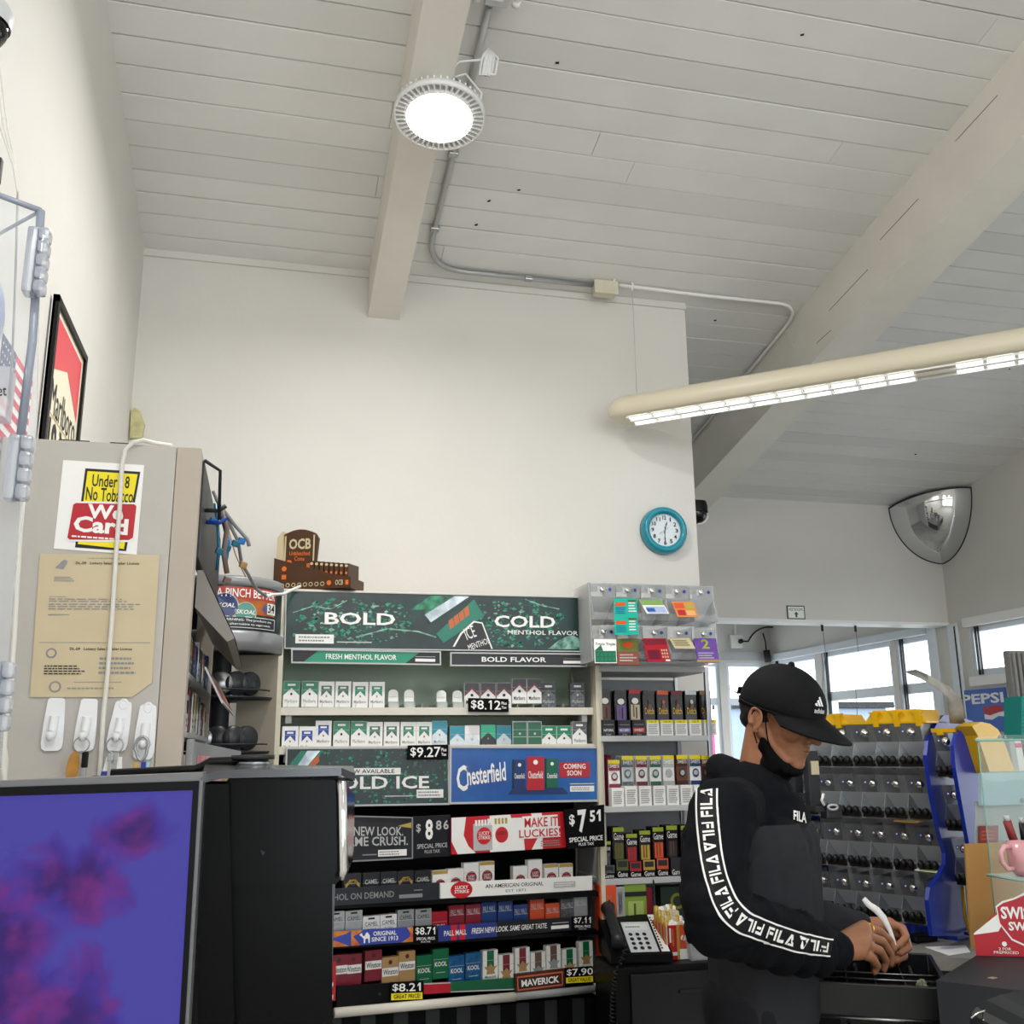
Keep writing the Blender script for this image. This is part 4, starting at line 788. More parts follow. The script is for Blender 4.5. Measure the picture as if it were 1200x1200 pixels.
for px, c, nm in ((761, 'foil_black', 'all black top'), (777.3, 'pmorange', 'orange top'), (793.8, 'wine', 'wine red top'), (810.3, 'packsilver', 'silver top'), (827.3, 'tan', 'tan top')):
    pouch(px, 807.5, shz[1], 0, c, 'foil_black', c, 'paper', dB, 'black cigar pouch box with %s and yellow price band' % nm, grp=GP)
def dC(c, txt):
    def d(f, g, band): g.rect(0, .62, 1, .86, c, 1); g.text(txt, .08, .72, .92, .84, 'paper', 2); g.rect(0, 0, 1, .14, c, 1); g.disc(.5, .4, .3, c, 1.5, .15); g.disc(.5, .41, .2, 'packsilver', 2, .09); f.lines(.1, .1, .9, .85, 7, 'grey', 2)
    return d
GP = 'cigar pouches on the middle shelf'
for px, pt, c, body, nm in ((720.5, 889, 'maroon', 'paper', 'short dark red'), (736, 884, 'grizzle', 'packsilver', 'silver and grey'), (752.3, 884, 'wine', 'paper', 'wine red'), (768.6, 884, 'swgreen', 'paper', 'dark green'), (784.2, 883.5, 'packsilver', 'paper', 'pale silver'), (800, 883, 'mavbrown', 'foil_brown', 'brown'), (815.5, 883, 'mnavy', 'paper', 'navy'), (829, 883.5, 'foil_brown', 'mavbrown', 'rust brown')):
    pouch(px, pt, shz[2], 0, 'yellow', body, c, 'paper', dC(c, 'SWEETS'), '%s cigar pouch box with yellow top on the middle shelf' % nm, grp=GP, w_=.046, split=.38)
m = MB()
for i, (px, py) in enumerate(((703.5, 886), (708, 884.5), (712.5, 885))):
    p = at(px, py, MY+.1-.02*i); z = shz[2]; h = p.z-z
    mm = MB(); mm.tube([Vector((p.x, p.y, z+.0)), Vector((p.x, p.y, z+h-.015)), Vector((p.x, p.y, z+h))], [.016, .016, .010], 'wine', 12); mm.build('cigar_tube', label='dark red cigar tube %s at the left end of the middle shelf' % ('leftmost', 'second', 'third')[i], cat='cigar tube', group='dark cigar tubes')
def dD(c):
    def d(f, g, band): f.rect(0, .42, 1, 1, c, 1); f.rect(.1, .6, .9, .92, 'darkgrey', 2); f.text('Game', .08, .08, .92, .36, 'paper', 2, .0); g.text('Game', .05, .6, .95, .82, 'paper', 3, .0); g.rect(.1, 0, .9, .5, c, 1.5); g.rect(.3, .05, .4, .5, 'foil_brown', 2); g.rect(.55, .05, .65, .5, 'foil_brown', 2)
    return d
GP = 'cigar pouches on the lower shelf'
for px, pt, c, nm in ((710, 985, 'grizzle', 'short grey'), (725.5, 968, 'olive', 'green leaf'), (741, 976, 'winred', 'red'), (756.5, 972, 'gold', 'gold'), (772, 968, 'pmorange', 'amber'), (788, 966, 'dgrey', 'dark'), (805, 966, 'dgrey', 'dark grey right end')):
    pouch(px, pt, shz[3], 0, 'limegreen', 'foil_black', c, 'foil_black', dD(c), '%s banded cigar pouch box with lime top on the lower shelf' % nm, grp=GP, w_=.045, split=.36)
# boxes under the lowest shelf, on the filing cabinet's back shelf
def cb(px0, px1, pyt, pyb, Y, c, label, draw=None, dep=.06, nm='carton'):
    a, b = at(px0, pyb, Y), at(px1, pyt, Y); m = MB(); m.bb((a.x, Y, .80), (b.x, Y+dep, b.z), c, .002)
    if draw: draw(Face(m, (a.x, Y-.001, .88), (b.x, Y-.001, .88), (b.x, Y-.001, b.z), (a.x, Y-.001, b.z)))
    return m.build(nm, label=label, cat='carton')
m = MB(); m.bb((MX0+.02, MY-.02, .77), (MX1-.02, MY+.28, .8), 'dgrey', .002); m.build('shelf', root)
cb(704, 722, 1037, 1090, MY, 'pmorange', 'orange upright carton under the lowest cigar shelf', lambda f: (f.rect(.4, .3, .7, .8, 'orange', 1), f.rect(.5, .35, .6, .7, 'ink', 2)))
cb(722.5, 732, 1039, 1090, MY+.002, 'packsilver', 'narrow white upright carton between orange and green cartons', lambda f: f.text('RAW', .3, .4, .7, .9, 'ink', 2, rot=0))
cb(733, 757, 1036, 1088, MY+.004, mat('carton_green', '7f9f3a', .5), 'green upright carton with black band under the cigar shelf', lambda f: (f.rect(0, .75, 1, .85, 'ink', 1), f.rect(.15, .1, .85, .65, mat('paleg', 'a9c069', .5), 1), f.rect(.4, .1, .5, .6, 'olive', 2)))
cb(757.5, 764, 1040, 1088, MY+.006, 'maroon', 'dark red carton edge beside the green carton')
cb(776, 812, 1038, 1088, MY+.03, mat('dgreenboard', '23352c', .6), 'dark green carton with yellow round emblem behind the clerk', lambda f: (f.disc(.5, .65, .22, mat('dullyellow', '8a8a2a', .5), 1), f.disc(.5, .65, .14, 'dgreenboard', 2)))
m = MB(); m.tube([at(766, 1034, MY-.01), at(768, 1070, MY-.03), at(764, 1100, MY-.02)], .003, 'ink', 6); m.tube([at(766, 1034, MY-.01), at(765.5, 1031, MY+.003)], .003, 'ink', 6); m.build('black_cable', label='black cable hanging below the lowest cigar shelf', cat='cable')
# --- clear ticket case on top
TY = 3.32; c0, c1 = at(693, 700, TY).x, at(838, 700, TY).x; zt, zm, zb = zl(684, TY), zl(731, TY), shz[0]+.004
root = empty('ticket_case', ((c0+c1)/2, TY, zb), 'clear acrylic lottery ticket case on top of the metal shelving', 'ticket case')
AC = clear('acrylic', 'f4f6f8', .14, .06)
mat('badge', '27389a', .4)
m = MB()
m.bb((c0, TY+.2, zb), (c1, TY+.205, zt), AC); m.bb((c0, TY, zb), (c1, TY+.2, zb+.004), AC); m.bb((c0, TY+.02, zt-.003), (c1, TY+.2, zt), AC)
m.build('case_shell', root)
m = MB(); m.prism([(c0, TY, zb), (c0, TY+.2, zb), (c0, TY+.2, zt), (c0, TY+.02, zt)], (-.004, 0, 0), AC); m.build('side_panel', root)
m = MB(); m.prism([(c1, TY, zb), (c1, TY+.2, zb), (c1, TY+.2, zt), (c1, TY+.02, zt)], (.004, 0, 0), AC); m.build('side_panel', root)
cw = (c1-c0)/5
for rw, (zhi, zlo) in enumerate(((zt, zm), (zm-.006, zb))):
    for c in range(5):
        x0 = c0+cw*c+.002; x1 = x0+cw-.004; m = MB(); h = zhi-zlo
        for x in (x0, x1): m.prism([(x, TY+.015, zhi-.055), (x, TY+.015, zhi-.003), (x, TY+.15, zhi-.003), (x, TY+.15, zlo+.01), (x, TY-.015, zlo+.01), (x, TY-.015, zlo+.03)], (.001, 0, 0), AC)
        m.bb((x0, TY+.012, zhi-.05), (x1, TY+.014, zhi-.003), AC, 0); m.poly([(x0, TY-.015, zlo+.01), (x1, TY-.015, zlo+.01), (x1, TY-.015, zlo+.035), (x0, TY-.015, zlo+.035)], AC)
        m.poly([(x0, TY+.012, zhi-.05), (x1, TY+.012, zhi-.05), (x1, TY+.15, zlo+.012), (x0, TY+.15, zlo+.012)], AC)
        b = m.build('ticket_bin', root)
        l = MB(); p = Vector((x0+cw*.45, TY+.009, zhi-.026)); l.lathe([(0, .006), (.008, .006), (.011, 0)], 'chrome', T_at(p, Vector((1, 0, 0)), Vector((0, 0, 1)), Vector((0, -1, 0))), 16)
        q = p + Vector((cw*.3, 0, .001)); l.lathe([(0, .001), (.006, .001)], 'badge', T_at(q, Vector((1, 0, 0)), Vector((0, 0, 1)), Vector((0, -1, 0))), 16); l.box(p+Vector((-.012, .001, 0)), (.012, .001, .022), 'lgrey'); l.build('lock', b)
def ticket(px0, px1, pyt, pyb, tilt, base, draw, label, bend=0):
    a, b = at(px0, pyb, TY-.05), at(px1, pyb, TY-.05); t0, t1 = at(px0-tilt, pyt, TY-.005), at(px1-tilt, pyt, TY-.005)
    m = MB(); f = Face(m, a, b, t1, t0, base, .0012); draw(f); return m.build('lottery_ticket', label=label, cat='lottery ticket', group='lottery tickets on the clear case')
mat('ticketteal', '16b09c', .35)
def tk(cols, big=None):
    def d(f):
        f.rect(.04, .72, .96, .96, cols[0]); f.rect(.08, .1, .6, .5, cols[1]); 
        for i in range(3):
            for j in range(3): f.disc(.7+.1*i, .2+.14*j, .035, cols[2], 2, .045)
        if big: f.text(big, .25, .5, .75, .95, cols[2], 3, .02)
        f.rect(.78, .02, .96, .09, 'paper', 2)
    return d
def tkt(f):
    for v in (0, .5):
        f.rect(.06, v+.28, .5, v+.38, 'pmorange'); f.lines(.08, v+.06, .5, v+.26, 4, 'cfblue', 2); f.lines(.62, v+.1, .95, v+.4, 4, 'paper', 2); f.rect(.6, v+.4, .95, v+.45, 'olive', 2)
ticket(720.5, 748, 701, 744, 1.5, 'ticketteal', tkt, 'long teal lottery ticket strip hanging over both bin rows')
ticket(758, 784, 703, 719, 9, 'paper', lambda f: (f.rect(0, .6, 1, 1, mat('tk_green', '7fa35a', .4)), f.rect(.1, .05, .95, .5, mat('tk_blue', 'a8b8dc', .4), 2), f.rect(.08, .12, .45, .38, 'cfblue', 3)), 'white and green folded lottery ticket in the top row')
ticket(794, 819, 705, 723, 7, mat('tk_orange', 'd98a4a', .4), lambda f: (f.rect(.05, .55, .5, .9, 'pmorange'), f.rect(.55, .5, .95, .9, 'ochre'), f.rect(.1, .1, .45, .45, 'cfred'), f.rect(.5, .1, .9, .42, mat('tk_p', 'e8b070', .4))), 'orange patterned lottery ticket in the top row')
ticket(697, 723, 749, 777, 1, 'paper', lambda f: (f.rect(.03, .03, .97, .5, 'mdkgreen'), f.text('Triple Triple', .05, .7, .95, .84, 'ink', 2, .01), [f.disc(.15+.18*i, .15+.2*j, .06, 'mgreen', 2, .07) for i in range(5) for j in range(2)], f.poly([(0, .5), (.3, .75), (.4, .5)], 'mdkgreen', 2)), 'white and green lottery ticket at the left of the lower row')
ticket(724, 749, 748.5, 779, 1, mat('tk_br', '8a4c3e', .4), lambda f: (f.rect(.03, .5, .97, .97, mat('tk_g', '6f7f3e', .4)), f.disc(.5, .75, .25, 'pmorange', 2, .12), f.lines(.1, .1, .9, .42, 3, 'lgrey', 2)), 'brown and olive lottery ticket in the lower row')
ticket(759, 786.5, 748, 775.5, 6, 'winred', tk(('maroon', 'wine', 'foil_cream')), 'red lottery ticket with pale squares in the lower row')
ticket(791, 815, 747.5, 760, 7, 'foil_cream', lambda f: f.lines(.1, .2, .9, .8, 3, 'olive'), 'short cream lottery ticket in the lower row')
ticket(817, 843, 748, 776, 4, mat('tk_purple', '6c4aa0', .4), lambda f: (f.text('2', .3, .55, .65, .95, 'limegreen', 2, .02), f.lines(.1, .12, .9, .42, 3, 'lgrey', 2), f.rect(0, 0, 1, .1, 'tan', 2)), 'purple lottery ticket with a large lime number 2')
# ================================================================== black cabinet with the phone
KY = 3.22; kz = at(780, 1131, KY).z; k0 = at(720, 1131, KY).x; k1 = at(838, 1131, KY).x
root = empty('filing_cabinet', ((k0+k1)/2, KY, 0), 'black metal filing cabinet under the desk phone', 'cabinet')
m = MB(); m.bb((k0, KY, 0), (k1, KY+.205, kz), 'black', .006); m.build('body', root)
for i in range(3):
    z1 = kz-.02-.27*i; m = MB(); m.bb((k0+.05, KY-.012, z1-.26), (k1-.01, KY, z1), mat('cab_black', '101217', .35), .004); d = m.build('drawer', root)
    h = MB(); zc = z1-.055; h.bb((k1-.135, KY-.024, zc-.008), (k1-.045, KY-.012, zc+.002), 'dgrey', .002); h.build('handle', d)
# phone
q0, q1 = at(722, 1086, KY+.22), at(785, 1115, KY+.04)
pc = Vector(((at(747, 1110, KY+.1)).x, KY+.13, kz+.004)); root = empty('desk_phone', pc, 'black and white corded desk phone on the black cabinet', 'phone')
Rt = Euler((rad(24), 0, rad(-8))).to_matrix()
m = MB(); m.prism([pc+Euler((0, 0, rad(-8))).to_matrix() @ Vector(v) for v in ((-.1, -.1, 0), (-.1, .11, 0), (-.1, .11, .115), (-.1, -.1, .025))], Euler((0, 0, rad(-8))).to_matrix() @ Vector((.205, 0, 0)), 'black'); m.build('base', root)
Rz = Euler((0, 0, rad(-8))).to_matrix(); sl2 = Vector((0, .21, .09)).normalized()
def pf(u0, v0, u1, v1, l=.001):  # corners on the phone's sloped top; u across 0..1, v up the slope
    nn = Vector((0, -sl2.z, sl2.y))
    return [pc + Rz @ (Vector((-.1+.205*u, -.1, .025)) + sl2*(.228*v) + nn*l) for u, v in ((u0, v0), (u1, v0), (u1, v1), (u0, v1))]
m = MB(); f = Face(m, *pf(.34, .06, .80, .80), mat('phone_silver', 'c9ced4', .35), .003)
f.rect(.06, .72, .9, .92, mat('lcd', 'dfe6e6', .2)); f.lines(.1, .76, .7, .88, 1, 'grey', 2)
for i in range(3):
    for j in range(4): f.disc(.2+.25*i, .12+.15*j, .075, 'ink', 2, .05)
m.build('keypad', root)
m = MB(); f = Face(m, *pf(.84, .06, .97, .98), 'paper', .003)
for j in range(12): f.rect(.06, .06+.075*j, .28, .1+.075*j, 'ink', 2)
m.build('memory_keys', root)
m = MB(); a, b = pf(.15, .1, .15, .1, .03)[0], pf(.15, .95, .15, .95, .035)[0]; n_ = (b-a).normalized()
m.tube([a-n_*.01, a, a.lerp(b, .2), a.lerp(b, .8), b, b+n_*.01], [.014, .026, .018, .018, .026, .014], 'darkgrey', 14); m.build('handset', root)
m = MB(); pts = []; s0 = a+Vector((.02, -.01, -.02)); 
for i in range(150):
    t = i/149; y = KY-.03; c = Vector((s0.x-.05-.03*math.sin(t*PI), min(s0.y, KY-.035), s0.z+.0-.36*t)) if t > .12 else s0.lerp(Vector((s0.x-.055, KY-.035, s0.z-.04)), t/.12)
    th = i*1.35; pts.append(c+Vector((.009*math.cos(th), .009*math.sin(th), 0)))
m.tube(pts, .0022, 'ink', 5); m.build('coiled_cord', root)
# tray of lighters and candy on the cabinet
t0 = at(781, 1118, KY+.06)
root = empty('matchbox_carton', (t0.x, KY+.06, kz), 'red and orange printed carton filled with pale wrapped tubes', 'carton')
m = MB(); zz = at(775, 1085, KY+.06).z; xm = at(806, 1110, KY+.06).x
m.bb((t0.x, KY+.06, kz+.001), (xm, KY+.18, zz), 'red', .002)
f = Face(m, (t0.x, KY+.059, kz+.002), (xm, KY+.059, kz+.002), (xm, KY+.059, zz), (t0.x, KY+.059, zz)); f.rect(0, 0, .08, 1, 'foil_cream'); f.rect(.62, .3, 1, 1, 'pmorange'); f.rect(.62, 0, 1, .3, 'paper'); f.rect(.5, 0, .62, 1, 'gold'); f.rect(.1, .12, .5, .22, 'paper'); f.rect(.16, .5, .24, .92, 'paper', 2); f.rect(.3, .4, .34, .9, 'gold', 2); f.disc(.8, .62, .12, 'paper', 2); f.poly([(.72, .52), (.76, .5), (.9, .76), (.86, .78)], 'cfred', 3)
m.build('box', root)
r = random.Random(5); xa, xb = t0.x+.002, xm-.002
for i in range(7):
    for j in range(4):
        m = MB(); x = xa+(xb-xa)*(i+.5)/7; y = KY+.07+.028*j; zt_ = zz+.012+.012*j+r.uniform(-.004, .004); m.tube([Vector((x, y, kz+.05)), Vector((x, y, zt_-.004)), Vector((x, y, zt_))], [.0095, .0095, .005], r.choice(['foil_cream', 'paper', 'gold']) , 8)
        m.build('wrapped_tube', root)
m = MB(); b0, b1 = at(808, 1122, KY+.02).x, at(838, 1122, KY+.02).x; zt_ = at(815, 1085, KY+.02).z; PL = clear('frosted', 'c9cdd2', .55, .3)
y0, y1 = KY+.03, KY+.17; bo = .012
B4 = [(b0+bo, y0, kz+.001), (b1-bo, y0, kz+.001), (b1-bo, y1, kz+.001), (b0+bo, y1, kz+.001)]; T4 = [(b0, y0-.005, zt_), (b1, y0-.005, zt_), (b1, y1, zt_), (b0, y1, zt_)]
m.add(B4+T4, [(0, 1, 2, 3), (0, 1, 5, 4), (1, 2, 6, 5), (2, 3, 7, 6), (3, 0, 4, 7)], PL); m.tube(T4, .003, 'ink' if False else 'lgrey', 6, closed=True)
m.build('plastic_bin', label='frosted translucent plastic bin on the black cabinet beside the clerk', cat='bin')
# ================================================================== left cabinet against the left wall
CY = 2.1; cx0, cx1 = LX+.012, at(236, 530, CY).x; ct = at(130, 519, CY).z
root = empty('tobacco_cabinet', ((cx0+cx1)/2, CY, 0), 'tall beige grey cabinet end panel with notices and hooks by the left wall', 'cabinet')
pan = mat('cabinet_grey', 'bdb9b3', .5, noise=.05, nscale=8, bump=.05, bscale=80); pan2 = mat('cabinet_beige', 'b8ada0', .5, noise=.05, nscale=8)
m = MB(); m.bb((cx0, CY, 0), (cx1-.05, CY+.03, ct), pan, .002); m.build('side_panel', root)
m = MB(); m.bb((cx1-.049, CY, 0), (cx1, CY+.05, ct), pan2, .002); m.build('corner_post', root)
m = MB(); m.bb((cx0, CY+.03, ct-.02), (cx1+.0, 3.03, ct), pan2, .002); m.build('top_panel', root)
m = MB(); m.bb((cx0+.1, CY+.02, ct), (cx0+.16, CY+.1, ct+.008), 'ink', .001); m.bb((cx0+.2, CY+.02, ct), (cx0+.24, CY+.1, ct+.008), 'ink', .001); m.build('top_bracket', root)
m = MB(); m.bb((cx0+.01, CY+.03, 0), (cx0+.03, 3.03, ct-.02), 'dgrey'); m.build('back_panel', root)
m = MB(); m.bb((cx1-.05, 3.02, 0), (cx1, 3.03, ct-.02), pan2, .002); m.build('corner_post', root)
for z in (1.18, 1.36, 1.54, 1.66):
    m = MB(); m.bb((cx0+.03, CY+.05, z-.012), (cx1+.0, 3.02, z), 'lgrey', .002); m.build('shelf', root)
m = MB(); m.bb((cx1-.012, CY+.052, 1.9), (cx1+.004, 3.0, ct-.012), 'dgrey', .002); m.build('header_panel', root)
m = MB(); m.tube([(cx1+.004, CY+.06, ct-.01), (cx1+.035, CY+.1, ct-.02), (cx1+.036, CY+.15, ct-.12)], .004, 'dgrey', 6); m.build('bracket', root)
Yf = CY-.002
def sheet(px0, py0, px1, py1, pxb0, pxb1, label, nm, cat, base, draw, yy=Yf):
    m = MB(); f = Face(m, at(pxb0, py1, yy), at(pxb1, py1, yy), at(px1, py0+1.5, yy), at(px0, py0, yy), base, .0012); draw(f); return m.build(nm, label=label, cat=cat)
def d_wecard(f):
    f.poly([(.25, .03), (.87, .03), (.96, .92), (.28, .92)], 'ink', 1); f.poly([(.28, .07), (.84, .05), (.93, .89), (.31, .89)], 'yellow', 2)
    f.text('Under 18', .38, .72, .84, .86, 'ink', 3, .015); f.text('No Tobacco', .32, .56, .90, .71, 'ink', 3, .012)
    f.poly([(.13, .12), (.16, .52), (.2, .54), (.94, .57), (.97, .54), (.96, .17), (.9, .13), (.17, .09)], 'paper', 3); f.poly([(.15, .13), (.18, .50), (.21, .52), (.92, .55), (.95, .53), (.94, .18), (.89, .15), (.18, .11)], 'cfred', 4)
    f.text('We', .36, .36, .80, .52, 'paper', 5, .035); f.text('Card', .21, .20, .87, .38, 'paper', 5, .035); f.lines(.2, .13, .84, .17, 1, 'paper', 5)
sheet(73, 540, 169, 546, 62, 159, 'red and yellow We Card notice on the beige grey cabinet panel', 'notice', 'notice', 'paper', d_wecard) if False else None
m = MB(); f = Face(m, at(63, 643, Yf), at(160, 650, Yf), at(169, 545, Yf), at(74, 539, Yf), 'paper', .0012); d_wecard(f); m.build('age_notice', label='red and yellow Under 18 notice sticker on the beige grey cabinet panel', cat='notice')
buff = mat('buff_paper', 'cfc0a0', .7, noise=.05, nscale=10)
m = MB(); c = [at(35, 817, Yf-.002), at(160, 808, Yf-.002), at(187, 650, Yf-.002), at(47, 649, Yf-.002)]; cc_ = at(179, 792, Yf-.002)
m.prism([c[0], at(155, 817, Yf-.002), at(178, 800, Yf-.002), c[2], c[3]], (0, .001, 0), buff)
f = Face(m, at(35, 817, Yf-.002), at(176, 817, Yf-.002), c[2], c[3])
f.text('DL-09   Lottery Sales Retailer License', .3, .92, .83, .945, 'ink', 2, .01); f.text('DL-09   Lottery Sales Retailer License', .3, .315, .82, .34, 'ink', 2, .01)
f.poly([(.13, .9), (.2, .96), (.23, .95), (.2, .89)], 'grey', 2); f.lines(.13, .80, .3, .84, 3, 'grey'); f.lines(.1, .69, .25, .70, 1, 'grey'); f.lines(.1, .655, .9, .685, 2, 'grey'); f.lines(.1, .60, .88, .65, 3, 'grey'); f.lines(.1, .56, .3, .575, 1, 'grey')
f.rect(.04, .372, .97, .376, 'grey'); f.disc(.15, .30, .045, 'grey', 2); f.disc(.15, .30, .03, buff, 3); f.lines(.1, .15, .45, .22, 4, 'ink'); f.lines(.55, .15, .9, .28, 4, 'grey'); f.rect(.35, .1, .75, .104, 'grey'); f.disc(.2, .07, .05, 'grey', 2); f.disc(.2, .07, .035, buff, 3); f.lines(.3, .05, .7, .07, 1, 'grey'); f.lines(.4, .965, .75, .975, 1, 'grey')
m.build('licence_paper', label='buff paper lottery licence with a torn corner on the cabinet panel', cat='paper')
# white adhesive hooks
hk = []
def hook(px, pt, pb, tilt, label, loop=False):
    a = at(px+tilt, pt, Yf); b = at(px-tilt, pb, Yf); d = (b-a).normalized(); s_ = Vector((d.z, 0, -d.x)); L_ = (b-a).length; w_ = .0185
    root = empty('adhesive_hook', b+Vector((0, .002, 0)), label, 'hook', 'white adhesive hooks'); m = MB()
    pts = []
    for t, k in ((0, .55), (.03, .8), (.1, .85), (.5, 1), (.85, 1.05), (.96, .95), (1, .6)): pts.append(a+d*L_*t+s_*w_*k*-1)
    for t, k in ((1, .6), (.96, .95), (.85, 1.05), (.5, 1), (.1, .85), (.03, .8), (0, .55)): pts.append(a+d*L_*t+s_*w_*k)
    m.prism([p-Vector((0, .008, 0)) for p in pts], (0, .009, 0), 'whiteplastic'); m.build('backplate', root)
    m = MB(); q = a+d*L_*.35; m.tube([q+Vector((0, -.009, 0)), q+d*L_*.2+Vector((0, -.011, 0)), q+d*L_*.36+Vector((0, -.02, 0)), q+d*L_*.4+Vector((0, -.03, 0)), q+d*L_*.3+Vector((0, -.036, 0))], [.009, .009, .008, .008, .006], 'whiteplastic', 10); m.build('hook', root)
    if loop:
        m = MB(); m.tube([a+d*.004+Vector((.007*math.cos(t), -.006, -.002+.009*math.sin(t))) for t in [2*PI*i/14 for i in range(14)]], .003, 'whiteplastic', 6, closed=True); m.build('top_loop', root)
    return a+d*L_*.8+Vector((0, -.028, 0)), d
h1 = hook(64, 818, 880, 3.5, 'empty white adhesive hook, leftmost under the buff paper'); h2 = hook(102, 819, 880, 4, 'white adhesive hook holding the wooden key tag'); h3 = hook(141, 822, 880, 5, 'white adhesive hook holding a blue and white tag and keys', True); h4 = hook(171, 826, 890, 3.5, 'white adhesive hook holding the silver carabiner', True)
def ring(c, r_, t_, mt): 
    m = MB(); m.tube([c+Vector((r_*math.cos(t), 0, r_*math.sin(t))) for t in [2*PI*i/18 for i in range(18)]], t_, mt, 6, closed=True); return m
p = h2[0]; root = empty('key_tag', p, 'wooden key tag on a metal ring with a black key', 'key tag')
ring(p+Vector((0, -.006, -.008)), .014, .0014, 'steel').build('ring', root)
m = MB(); q = p+Vector((-.012, -.008, -.05)); m.prism([q+Vector((.011*math.cos(t)+.006*math.sin(t)*.3, 0, .030*math.sin(t))) for t in [2*PI*i/20 for i in range(20)]], (0, .005, 0), mat('wood_tag', 'b8863a', .45, hex2='9c6c28', nscale=30)); m.build('tag', root)
m = MB(); q = p+Vector((.008, -.004, -.036)); m.box(q, (.012, .006, .03), 'black', None, .003); m.box(q-Vector((0, 0, .03)), (.007, .002, .035), 'steel'); m.build('key', root)
p = h3[0]; root = empty('key_bunch', p, 'bunch of keys with blue and white tag on the third hook', 'keys')
ring(p+Vector((0, -.006, -.008)), .015, .0016, 'steel').build('ring', root)
m = MB(); q = p+Vector((-.002, -.004, -.055)); m.prism([q+Vector(v) for v in ((-.022, 0, -.03), (.024, 0, -.03), (.018, 0, .0), (.016, 0, .025), (-.012, 0, .025), (-.016, 0, 0))], (0, .004, 0), 'paper'); f = Face(m, q+Vector((-.022, -.001, -.03)), q+Vector((.024, -.001, -.03)), q+Vector((.02, -.001, .002)), q+Vector((-.018, -.001, .002))); f.rect(0, 0, 1, .9, 'badge'); f.rect(.05, .1, .4, .6, 'cfred', 2); f.text('RaB', .08, .25, .6, .6, 'paper', 3) if False else f.lines(.1, .3, .6, .6, 1, 'paper', 3); m.build('tag', root)
for dx in (-.006, .004): m = MB(); m.box(p+Vector((dx, -.012, -.03)), (.010, .003, .014), 'steel', None, .001); m.box(p+Vector((dx, -.012, -.055)), (.006, .002, .04), 'steel'); m.build('key', root)
p = h4[0]; root = empty('carabiner', p, 'silver carabiner with blue and yellow key straps on the fourth hook', 'carabiner')
m = MB(); m.tube([p+Vector((.012*math.cos(t)*(1.1 if math.sin(t) > 0 else .8), -.01, .022*math.sin(t))) for t in [2*PI*i/20 for i in range(20)]], .0028, 'steel', 8, closed=True); m.build('clip', root)
for dx, c, w_ in ((-.007, 'gold', .008), (.004, 'badge', .009), (.011, 'lightblue', .006)):
    m = MB(); m.box(p+Vector((dx, -.008, -.055)), (w_, .003, .06), c, Euler((0, rad(dx*500), 0)).to_matrix(), .001); m.build('strap', root)
# white cord over the panel
m = MB(); pts = [at(200, 522, CY+.12), at(180, 519, CY+.02)] ; y = CY-.012
pts += [at(x, yy, y) for x, yy in ((168, 516), (156, 518), (147, 527), (143, 545), (140, 600), (136, 650), (131, 730), (126, 790), (121, 840), (117, 905), (114, 960))]
m.tube(pts, .0048, mat('cord_white', 'dcdad4', .5), 8); m.build('hanging_cable', label='thick white cord hanging over the cabinet panel', cat='cord')
m = MB(); m.tube([at(x, yy, 1.75) for x, yy in ((27, 585), (24, 620), (20, 680), (17, 740), (13, 800), (6, 850), (4, 900), (10, 950))], .004, 'cord_white', 8); m.tube([at(x, yy, 1.76) for x, yy in ((4, 840), (3, 860), (7, 890), (6, 920))], .004, 'cord_white', 6); m.build('hanging_cable', label='thin white cord hanging at the left behind the clear case hinge', cat='cord')
m = MB(); m.bb((cx0+.02, CY-.004, ct-.03), (cx0+.05, CY-.001, ct-.002), 'lgrey'); m.build('tape_piece', label='small clear tape piece at the cabinet panel top', cat='tape')
# --- things on the cabinet's open front (it faces right)
# slanted sign holder
def lx(px, py, Y): return at(px, py, Y)
m = MB(); a0 = Vector((cx1+.0, 2.25, 1.86)); a1 = Vector((cx1+.0, 3.0, 1.86)); 
q = [(cx1, 2.2, 1.88), (cx1+.012, 2.2, 1.88), (cx1+.085, 2.2, 1.735), (cx1+.07, 2.2, 1.728), (cx1, 2.2, 1.80)]
m.prism(q, (0, .78, 0), mat('holder_grey', '8b8680', .5))
f = Face(m, (cx1+.086, 2.2, 1.735), (cx1+.086, 2.98, 1.735), (cx1+.013, 2.98, 1.881), (cx1+.013, 2.2, 1.881)); f.rect(0, 0, 1, 1, 'grey'); f.rect(.03, .08, .97, .92, mat('dirty_pink', 'b06a72', .4, hex2='4c4650', nscale=9), 2); f.rect(.6, .1, .95, .9, 'foil_cream', 3); f.rect(.7, .2, .85, .7, 'cfred', 4)
m.build('sign_holder', label='slanted grey sign holder on the cabinet front under the hanging tags', cat='sign holder')
m = MB(); 
f = Face(m, (cx1+.07, 2.2, 1.60), (cx1+.07, 3.0, 1.60), (cx1+.03, 3.0, 1.675), (cx1+.03, 2.2, 1.675), 'lgrey', .004); f.rect(0, .1, 1, .9, mat('red_strip', '9c2a30', .4, hex2='5c2024', nscale=14)); f.rect(.5, .2, .7, .8, 'foil_cream', 2)
m.build('shelf_sign', label='dull red slanted shelf strip on the cabinet front', cat='sign')
m = MB(); m.bb((cx1+.005, 2.14, 1.30), (cx1+.02, 2.17, 1.525), 'grey', .004); m.bb((cx1+.045, 2.85, 1.30), (cx1+.06, 2.88, 1.5), 'grey', .004)
